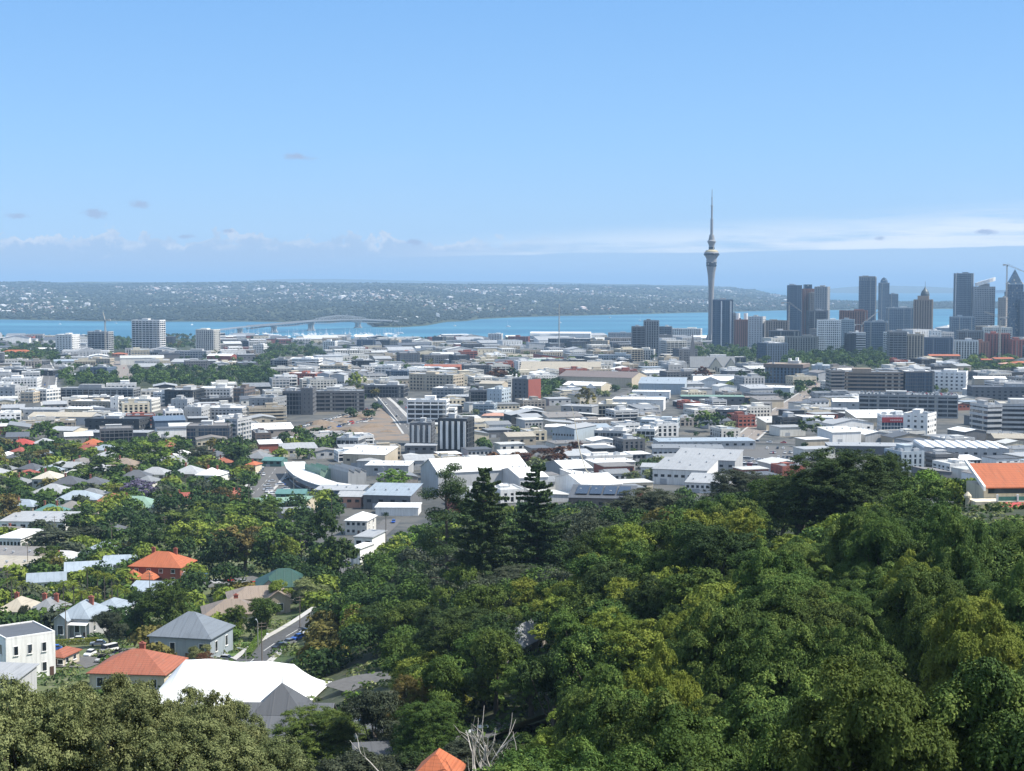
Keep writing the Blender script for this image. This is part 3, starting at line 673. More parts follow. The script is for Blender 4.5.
def dead_tree(x, y, z, hgt, label, seed, ref=None):
    g = random.Random(seed); mb = MB()
    def br(p, d, l, r, dep):
        pts = [p]; q = p; dd = d
        for i in range(4): dd = (dd + Vector((g.uniform(-.22, .22), g.uniform(-.22, .22), g.uniform(-.05, .2)))).normalized(); q = q + dd * l / 4; pts.append(q)
        mb.tube(pts, [r, r * .86, r * .74, r * .62, r * .48], 6)
        if dep:
            for i in range(g.choice((2, 3))): br(pts[g.choice((2, 3, 4))], (dd + Vector((g.uniform(-.9, .9), g.uniform(-.9, .9), g.uniform(-.1, .5)))).normalized(), l * g.uniform(.55, .8), r * .52, dep - 1)
    br(Vector((0, 0, -1)), Vector((g.uniform(-.2, .2), 0, 1)), hgt * .55, hgt * .024, 3)
    return thing('dead_tree', label, 'dead tree', (x, y, z), 0, 'bare dead trees', mb.mesh('dead_tree', PALE), ref=ref)

# ------------------------------------------------------------------ ground, water, roads, haze
GREENS = [(60, 274, 372, 390), (0, 58, 345, 363), (107, 135, 340, 354), (160, 200, 335, 351), (778, 892, 351, 371), (694, 772, 350, 366), (262, 330, 346, 360), (252, 278, 357, 382), (960, 1030, 354, 374), (520, 562, 385, 400)]
def zone(x, d, px):
    """what covers the ground here: bush, gardens, city paving (weights)"""
    fe = lerp_tab([-100, 150, 300, 400, 512, 640, 768, 900, 1100], [330, 330, 380, 560, 700, 760, 780, 700, 680], px)
    bush = 1 if d < fe else 0
    if d > 4400: return (1, .0, 0)
    if bush: return (1, 0, 0)
    if d > 1000:
        py = proj(x, d, H(x, d))[1]
        if any(a < px < b and c < py < e for a, b, c, e in GREENS): return (1, 0, 0)
    if px < 270 and d < 1050: return (0, 1, 0)
    if px < 420 and d < 640: return (.2, .8, 0)
    return (0, .12, .88)
def make_ground():
    us = np.concatenate([np.linspace(-420, -60, 24, endpoint=False), np.linspace(-60, 1084, 250, endpoint=False), np.linspace(1084, 1420, 24)])
    ds = np.concatenate([np.array([-60, -30, -10]), np.linspace(6, 400, 70, endpoint=False), np.geomspace(400, 4200, 120, endpoint=False), np.geomspace(4200, 13500, 190, endpoint=False), np.geomspace(13500, 60000, 50)])
    V = []; Z = []
    for d in ds:
        for u in us:
            de = max(d, 30); x = (u - CX) / F * (de * cos(PITCH) + 60 * sin(PITCH)) * (1 if d > 0 else 1.3)
            z = H(x, d) if d > 0 else 163.3
            V.append((x, d, z)); Z.append(zone(x, d, u))
    nu = len(us); Fs = []
    for i in range(len(ds) - 1):
        for j in range(nu - 1): a = i * nu + j; Fs.append((a, a + 1, a + nu + 1, a + nu))
    me = bpy.data.meshes.new('ground'); me.from_pydata(V, [], Fs)
    at = me.attributes.new('cover', 'FLOAT_VECTOR', 'POINT'); at.data.foreach_set('vector', np.array(Z, np.float32).ravel())
    me.polygons.foreach_set('use_smooth', [True] * len(Fs))
    m, t, p, o = mat_base('ground_cover')
    g = t.n('ShaderNodeTexCoord').outputs['Object']; s = t.n('ShaderNodeSeparateXYZ', i0=t.n('ShaderNodeAttribute', attribute_name='cover').outputs['Vector'])
    nA = t.n('ShaderNodeTexNoise', i0=g, Scale=.05, Detail=6, Roughness=.65).outputs[0]; nB = t.n('ShaderNodeTexNoise', i0=g, Scale=.4, Detail=5).outputs[0]; nC = t.n('ShaderNodeTexNoise', i0=g, Scale=.012, Detail=4).outputs[0]
    bush = t.mix(t.sstep(nA, .35, .65), (.018, .03, .01, 1), (.05, .06, .024, 1)); bush = t.mix(t.sstep(nB, .55, .8), bush, (.085, .07, .045, 1))
    gard = t.mix(t.sstep(nA, .38, .6), (.05, .085, .022, 1), (.10, .115, .045, 1)); gard = t.mix(t.sstep(nB, .56, .7), gard, (.17, .15, .13, 1))
    city = t.mix(t.sstep(nA, .4, .58), (.045, .048, .052, 1), (.095, .094, .092, 1)); city = t.mix(t.sstep(nC, .55, .7), city, (.125, .112, .095, 1)); city = t.mix(t.sstep(nB, .6, .72), city, (.045, .05, .055, 1))
    c = t.mix(s.outputs[1], bush, gard); c = t.mix(s.outputs[2], c, city)
    t.put(p.inputs['Base Color'], c); p.inputs['Roughness'].default_value = .9
    me.materials.append(m); struct('ground', me)
make_ground()
m, t, p, o = mat_base('water_surface')
g = t.n('ShaderNodeTexCoord').outputs['Object']
n1 = t.n('ShaderNodeTexNoise', i0=t.n('ShaderNodeVectorMath', operation='MULTIPLY', i0=g, i1=(.6, 1, 1)).outputs[0], Scale=.02, Detail=6).outputs[0]
n2 = t.n('ShaderNodeTexNoise', i0=t.n('ShaderNodeVectorMath', operation='MULTIPLY', i0=g, i1=(.25, 1.4, 1)).outputs[0], Scale=.0016, Detail=5).outputs[0]
t.put(p.inputs['Base Color'], t.mix(t.sstep(n2, .4, .65), (.026, .115, .19, 1), (.058, .195, .275, 1)))
p.inputs['Roughness'].default_value = .45; p.inputs['Specular IOR Level'].default_value = .25
bm_ = t.n('ShaderNodeBump', Strength=.3, Distance=.5, Height=n1); t.l.new(bm_.outputs[0], p.inputs['Normal'])
me = bpy.data.meshes.new('water'); me.from_pydata([(-90000, 4000, 0), (90000, 4000, 0), (90000, 150000, 0), (-90000, 150000, 0)], [], [(0, 1, 2, 3)]); me.materials.append(m); struct('water', me)

ROADS = []   # centre lines, for keeping buildings and trees off them
def road(name, pix, width, mat, lift=.18, marks=False, world=None):
    pts = world or [ground(*q)[:2] for q in pix]
    P = []
    for (a, b) in zip(pts[:-1], pts[1:]):
        n = max(2, int(sqrt((a[0]-b[0])**2 + (a[1]-b[1])**2) / 10))
        for i in range(n): t_ = i / n; P.append((a[0] + (b[0]-a[0]) * t_, a[1] + (b[1]-a[1]) * t_))
    P.append(pts[-1]); P = [(float(x), float(y)) for x, y in P]
    for _ in range(3): P = [P[0]] + [((P[i-1][0] + 2*P[i][0] + P[i+1][0]) / 4, (P[i-1][1] + 2*P[i][1] + P[i+1][1]) / 4) for i in range(1, len(P)-1)] + [P[-1]]
    ROADS.append((P, width))
    def strip(o0, o1, dz_):
        V = []; n = len(P)
        for i, (x, y) in enumerate(P):
            a, b = P[max(0, i-1)], P[min(n-1, i+1)]; l = sqrt((b[0]-a[0])**2 + (b[1]-a[1])**2) or 1; nx, ny = (b[1]-a[1]) / l, -(b[0]-a[0]) / l
            z = max(H(x + nx * k, y + ny * k) for k in (-width/2, 0, width/2)) + dz_
            V += [(x + nx * o0, y + ny * o0, z), (x + nx * o1, y + ny * o1, z)]
        return V, [(2*i, 2*i+1, 2*i+3, 2*i+2) for i in range(n - 1)]
    b = MB(); b.poly(*strip(-width/2, width/2, lift)); struct(name, b.mesh(name, mat))
    if marks:
        kb = MB()
        for sg in (-1, 1):
            V, f = strip(sg * width/2, sg * (width/2 + 1.8), lift + .13); kb.poly(V, f)
        struct('pavement', kb.mesh('pavement', CONC))
        lb = MB(); V, f = strip(-.08, .08, lift + .006); lb.poly(V, f[::2]); struct('road_markings', lb.mesh('road_markings', plain('road_paint', (.7, .7, .68), .7)))
ASPH = plain('asphalt', (.075, .077, .08), .85); WORN = plain('worn_asphalt', (.22, .19, .165), .9); PALEA = plain('pale_asphalt', (.11, .108, .106), .9); EARTH = plain('bare_earth', (.19, .145, .105), .95)
road('road', [(244, 668), (262, 652), (285, 640), (310, 628), (330, 612)], 8, ASPH, marks=True)
road('road', [(255, 676), (245, 668), (222, 661), (200, 664)], 7, ASPH)
road('road', [(336, 696), (352, 688), (372, 681), (392, 678)], 8, PALEA)
road('road', [(742, 442), (768, 420), (790, 405), (808, 393), (822, 383)], 17, WORN, marks=True)
road('road', [(660, 440), (742, 442), (812, 444), (880, 446)], 12, PALEA)
road('road', [(52, 408), (47, 390), (50, 375), (44, 362)], 16, PALEA, marks=True)
road('road', [(128, 384), (122, 372), (117, 361)], 22, WORN)
road('motorway_ramp', [(412, 434), (400, 418), (388, 404), (376, 394)], 12, PALEA, marks=True)
road('motorway', [(428, 428), (416, 414), (404, 403), (394, 395)], 16, ASPH, marks=True)
road('road', [(160, 420), (166, 408), (158, 398)], 13, PALEA)
road('road', [(246, 500), (262, 486), (272, 474), (280, 462)], 16, PALEA, marks=True)
road('road', [(350, 575), (357, 556), (372, 540), (392, 520)], 9, PALEA)
road('road', [(205, 585), (240, 583), (262, 580)], 14, PALEA)
road('road', [(70, 668), (105, 656), (130, 650)], 9, PALEA)
road('road', [(575, 420), (600, 404), (640, 388), (668, 378)], 13, PALEA)
road('driveway', [(936, 505), (946, 497), (956, 491)], 6, PALEA, lift=.5)
road('car_park', [(470, 742), (500, 737), (545, 734)], 12, PALEA)
road('road', [(0, 600), (40, 606), (90, 604), (150, 604)], 5, PALEA)
def patch(name, pix, mat, lift=.12):
    P = [ground(*q) for q in pix]; b = MB(); xs = [q[0] for q in P]; ys = [q[1] for q in P]
    # a draped sheet: fan subdivided by interpolation between opposite sides (four corners)
    n = 14; V = []
    for i in range(n + 1):
        for j in range(n + 1):
            u, v = i / n, j / n
            x = (P[0][0]*(1-u) + P[1][0]*u) * (1-v) + (P[3][0]*(1-u) + P[2][0]*u) * v; y = (P[0][1]*(1-u) + P[1][1]*u) * (1-v) + (P[3][1]*(1-u) + P[2][1]*u) * v
            V.append((x, y, H(x, y) + lift))
    b.poly(V, [(i*(n+1)+j, (i+1)*(n+1)+j, (i+1)*(n+1)+j+1, i*(n+1)+j+1) for i in range(n) for j in range(n)]); struct(name, b.mesh(name, mat))
m, t, p, o = mat_base('earthworks_ground')
g = t.n('ShaderNodeTexCoord').outputs['Object']; nn = t.n('ShaderNodeTexNoise', i0=g, Scale=.06, Detail=7, Roughness=.7).outputs[0]
t.put(p.inputs['Base Color'], t.ramp(nn, [(.3, (.085, .085, .085)), (.44, (.145, .13, .115)), (.56, (.21, .15, .10)), (.7, (.12, .12, .12))])); p.inputs['Roughness'].default_value = .95
patch('earthworks', [(274, 438), (412, 441), (388, 403), (350, 414)], m)
GRASS = plain('lawn', (.085, .15, .03), .9)
patch('lawn', [(224, 658), (246, 656), (258, 642), (232, 644)], GRASS, .3)
patch('lawn', [(22, 597), (70, 597), (70, 590), (22, 590)], GRASS, .3)
patch('parking_lot', [(700, 470), (795, 470), (800, 447), (745, 447)], PALEA, .1)
patch('parking_lot', [(262, 500), (292, 503), (290, 478), (266, 482)], PALEA, .1)
patch('parking_lot', [(835, 438), (890, 440), (888, 430), (838, 430)], PALEA, .1)
patch('grass_verge', [(716, 385), (760, 385), (760, 380), (716, 380)], GRASS, .2)

m, t, p, o = mat_base('haze_air'); m.node_tree.nodes.remove(p)
pv = t.n('ShaderNodeVolumePrincipled'); pv.inputs['Color'].default_value = (.43, .67, .96, 1); pv.inputs['Density'].default_value = 5.6e-5; pv.inputs['Anisotropy'].default_value = 0.0
t.l.new(pv.outputs[0], o.inputs[1])
try: m.cycles.homogeneous_volume = True
except Exception: pass
hz = MB().box(0, 75000, -9, 200000, 160000, 425).build('haze', m); hz['kind'] = 'stuff'

# ------------------------------------------------------------------ the far shore: a suburb that reads as one mass, and blue hills behind
def vcol_mat(name):
    m, t, p, o = mat_base(name); a = t.n('ShaderNodeAttribute', attribute_name='paint')
    t.put(p.inputs['Base Color'], a.outputs['Color']); p.inputs['Roughness'].default_value = .8; return m
def far_suburb():
    g = np.random.default_rng(3); V = []; Fc = []; Cc = []; n = 0; TV = []
    pal = np.array([(.62, .62, .61), (.48, .46, .42), (.32, .33, .34), (.20, .20, .21), (.34, .17, .12), (.42, .39, .33), (.72, .72, .72)])
    spots = []
    while n < 5200:
        px = g.uniform(-160, 1180); fd = CZ * F / (lerp_tab(FS_X, FS_Y, px) - HOR) + 60 * fbm(px / 40, .3); e = far_end(px)
        d = fd + 130 + (min(e, fd + 6500) - fd - 200) * g.random() ** .8; x = (px - CX) / F * (d + 4)
        if fbm(x / 420 + 3, d / 900) + .5 * fbm(x / 130, d / 300 + 4) < g.uniform(-.1, .75): continue
        z = H(x, d); big = g.random() < .035
        sx_, sy_, sz_ = (g.uniform(20, 46), g.uniform(14, 26), g.uniform(6, 15)) if big else (g.uniform(8, 15), g.uniform(7, 11), g.uniform(3, 6.5))
        a = g.uniform(0, 3.14); ca, sa = cos(a), sin(a); b = 8 * n; rz = sz_ * .35
        for zz in (-3, sz_):
            for (u, v) in ((-.5, -.5), (.5, -.5), (.5, .5), (-.5, .5)): V.append((x + u*sx_*ca - v*sy_*sa, d + u*sx_*sa + v*sy_*ca, z + zz + (rz if zz > 0 and v > 0 else 0)))
        Fc += [(b, b+1, b+5, b+4), (b+1, b+2, b+6, b+5), (b+2, b+3, b+7, b+6), (b+3, b, b+4, b+7), (b+4, b+5, b+6, b+7)]
        wc = pal[g.integers(0, 7)] if not big else pal[6]; rc = pal[g.choice([0, 2, 3, 4, 6, 2])]
        Cc += [(*wc, 1)] * 4 + [(*(.5 * wc + .5 * rc), 1)] * 4; n += 1; spots.append((x, d))
    me = bpy.data.meshes.new('far_houses'); me.from_pydata(V, [], Fc); at = me.color_attributes.new('paint', 'FLOAT_COLOR', 'POINT'); at.data.foreach_set('color', np.array(Cc, np.float32).ravel()); me.materials.append(vcol_mat('far_house_paint'))
    o_ = link('far_houses', me); o_['kind'] = 'stuff'; o_['label'] = 'pale houses scattered over the far shore suburb'
    # trees of the far shore
    C = []; N = []; Sz = []
    ico = np.array([(0, 0, 1), (.89, 0, .45), (.28, .85, .45), (-.72, .53, .45), (-.72, -.53, .45), (.28, -.85, .45), (0, 0, .2)])
    k = 0; VV = []; FF = []
    while k < 26000:
        px = g.uniform(-160, 1180); fd = CZ * F / (lerp_tab(FS_X, FS_Y, px) - HOR) + 60 * fbm(px / 40, .3); e = far_end(px)
        d = fd + 35 + (min(e, fd + 8500) - fd - 150) * g.random() ** 1.5; x = (px - CX) / F * (d + 4)
        shore = d < fd + 420
        if not shore and fbm(x / 380 - 2, d / 800) < g.uniform(-1.3, .2): continue
        z = H(x, d); R = g.uniform(7, 15) * (1 + (d - 6500) / 14000); Hh = g.uniform(7, 14); j = g.uniform(.7, 1.3, (7, 1)); a = g.uniform(0, 6)
        P = ico * j * np.array([R, R, Hh]); ca, sa = cos(a), sin(a); P = np.stack([P[:, 0]*ca - P[:, 1]*sa + x, P[:, 0]*sa + P[:, 1]*ca + d, P[:, 2] + z - 1], 1)
        b = 7 * k; VV.append(P); FF += [(b, b+1+i, b+1+(i+1) % 5) for i in range(5)] + [(b+1+i, b+6, b+1+(i+1) % 5) for i in range(5)]; k += 1
    me = bpy.data.meshes.new('far_woods'); me.from_pydata(np.concatenate(VV).tolist(), [], FF); me.materials.append(plain('far_foliage', (.016, .030, .022), .9))
    o_ = link('far_woods', me); o_['kind'] = 'stuff'; o_['label'] = 'dark trees covering the far shore'
far_suburb()
def ridge(name, x0, x1, d, prof, seed, col):
    """a long low range far away: ridge line over its foot on both sides"""
    g = random.Random(seed); V = []; n = 90
    for i in range(n + 1):
        px = x0 + (x1 - x0) * i / n; x = (px - CX) / F * d; zt = zat(lerp_tab(*prof, px) + .45 * fbm(px / 24 + seed, 2), d); zt = max(zt, 1)
        V += [(x, d - 2600, -4), (x, d - 900, zt * .62 - 2), (x, d, zt), (x, d + 2500, -4)]
    mb = MB(); mb.poly(V, [(4*i+k, 4*i+4+k, 4*i+5+k, 4*i+1+k) for i in range(n) for k in range(3)])
    struct(name, mb.mesh(name, plain('far_hill_' + str(seed), col, .95)))
ridge('hills', -420, 720, 31000, ([-420, 60, 120, 200, 270, 330, 420, 520, 600, 720], [284, 282.5, 281.5, 283, 279.5, 278.5, 281, 281.5, 283.5, 286]), 2, (.05, .07, .045))
ridge('hills', -420, 760, 15500, ([-420, 0, 60, 90, 140, 220, 330, 430, 520, 620, 700, 760], [283, 283.5, 282.4, 281.6, 283, 283.6, 284, 285, 285, 286.4, 287.5, 291]), 5, (.05, .07, .045))
ridge('hills', 810, 1000, 27000, ([810, 840, 880, 920, 960, 1000], [291, 287.5, 285.6, 286.2, 288, 291]), 8, (.06, .08, .05))
ridge('hills', 1000, 1350, 24000, ([1000, 1050, 1200, 1350], [290, 287, 285, 288]), 9, (.06, .08, .05))

def undergrowth():
    g = np.random.default_rng(8); P = []; N = []; S_ = []; T_ = []; K = []
    n = 0; rg = random.Random(4)
    while n < 6400:
        d = 60 + 700 * rg.random(); px = rg.uniform(-170, 1210); x = xat(px, d, H(0, d)); c = zone(x, d, px)
        if c[2] > .5: continue
        if c[1] > .5 and rg.random() < .35: continue
        z = H(x, d); r = rg.uniform(.8, 2.2); m_ = 44; q = unit(g.normal(size=(m_, 3))); q[:, 2] = np.abs(q[:, 2])
        P.append(q * r * np.array([1.2, 1.2, .8]) + np.array([x, d, z])); N.append(unit(q + [0, 0, .5] + g.normal(size=(m_, 3)) * .5)); S_.append(g.uniform(.2, .45, m_) * (.6 + .4 * r)); T_.append(g.normal(.45, .2, m_)); K.append(np.full(m_, n % 3, np.int32)); n += 1
    me = quads('undergrowth', np.concatenate(P), np.concatenate(N), np.concatenate(S_), np.concatenate(T_), LEAF['dk'][1], .7)
    me.materials.append(LEAF['md'][1]); me.materials.append(LEAF['ol'][1]); me.polygons.foreach_set('material_index', np.concatenate(K))
    o = link('undergrowth', me); o['kind'] = 'stuff'; o['label'] = 'low bushes and hedges covering the ground between trees and houses'

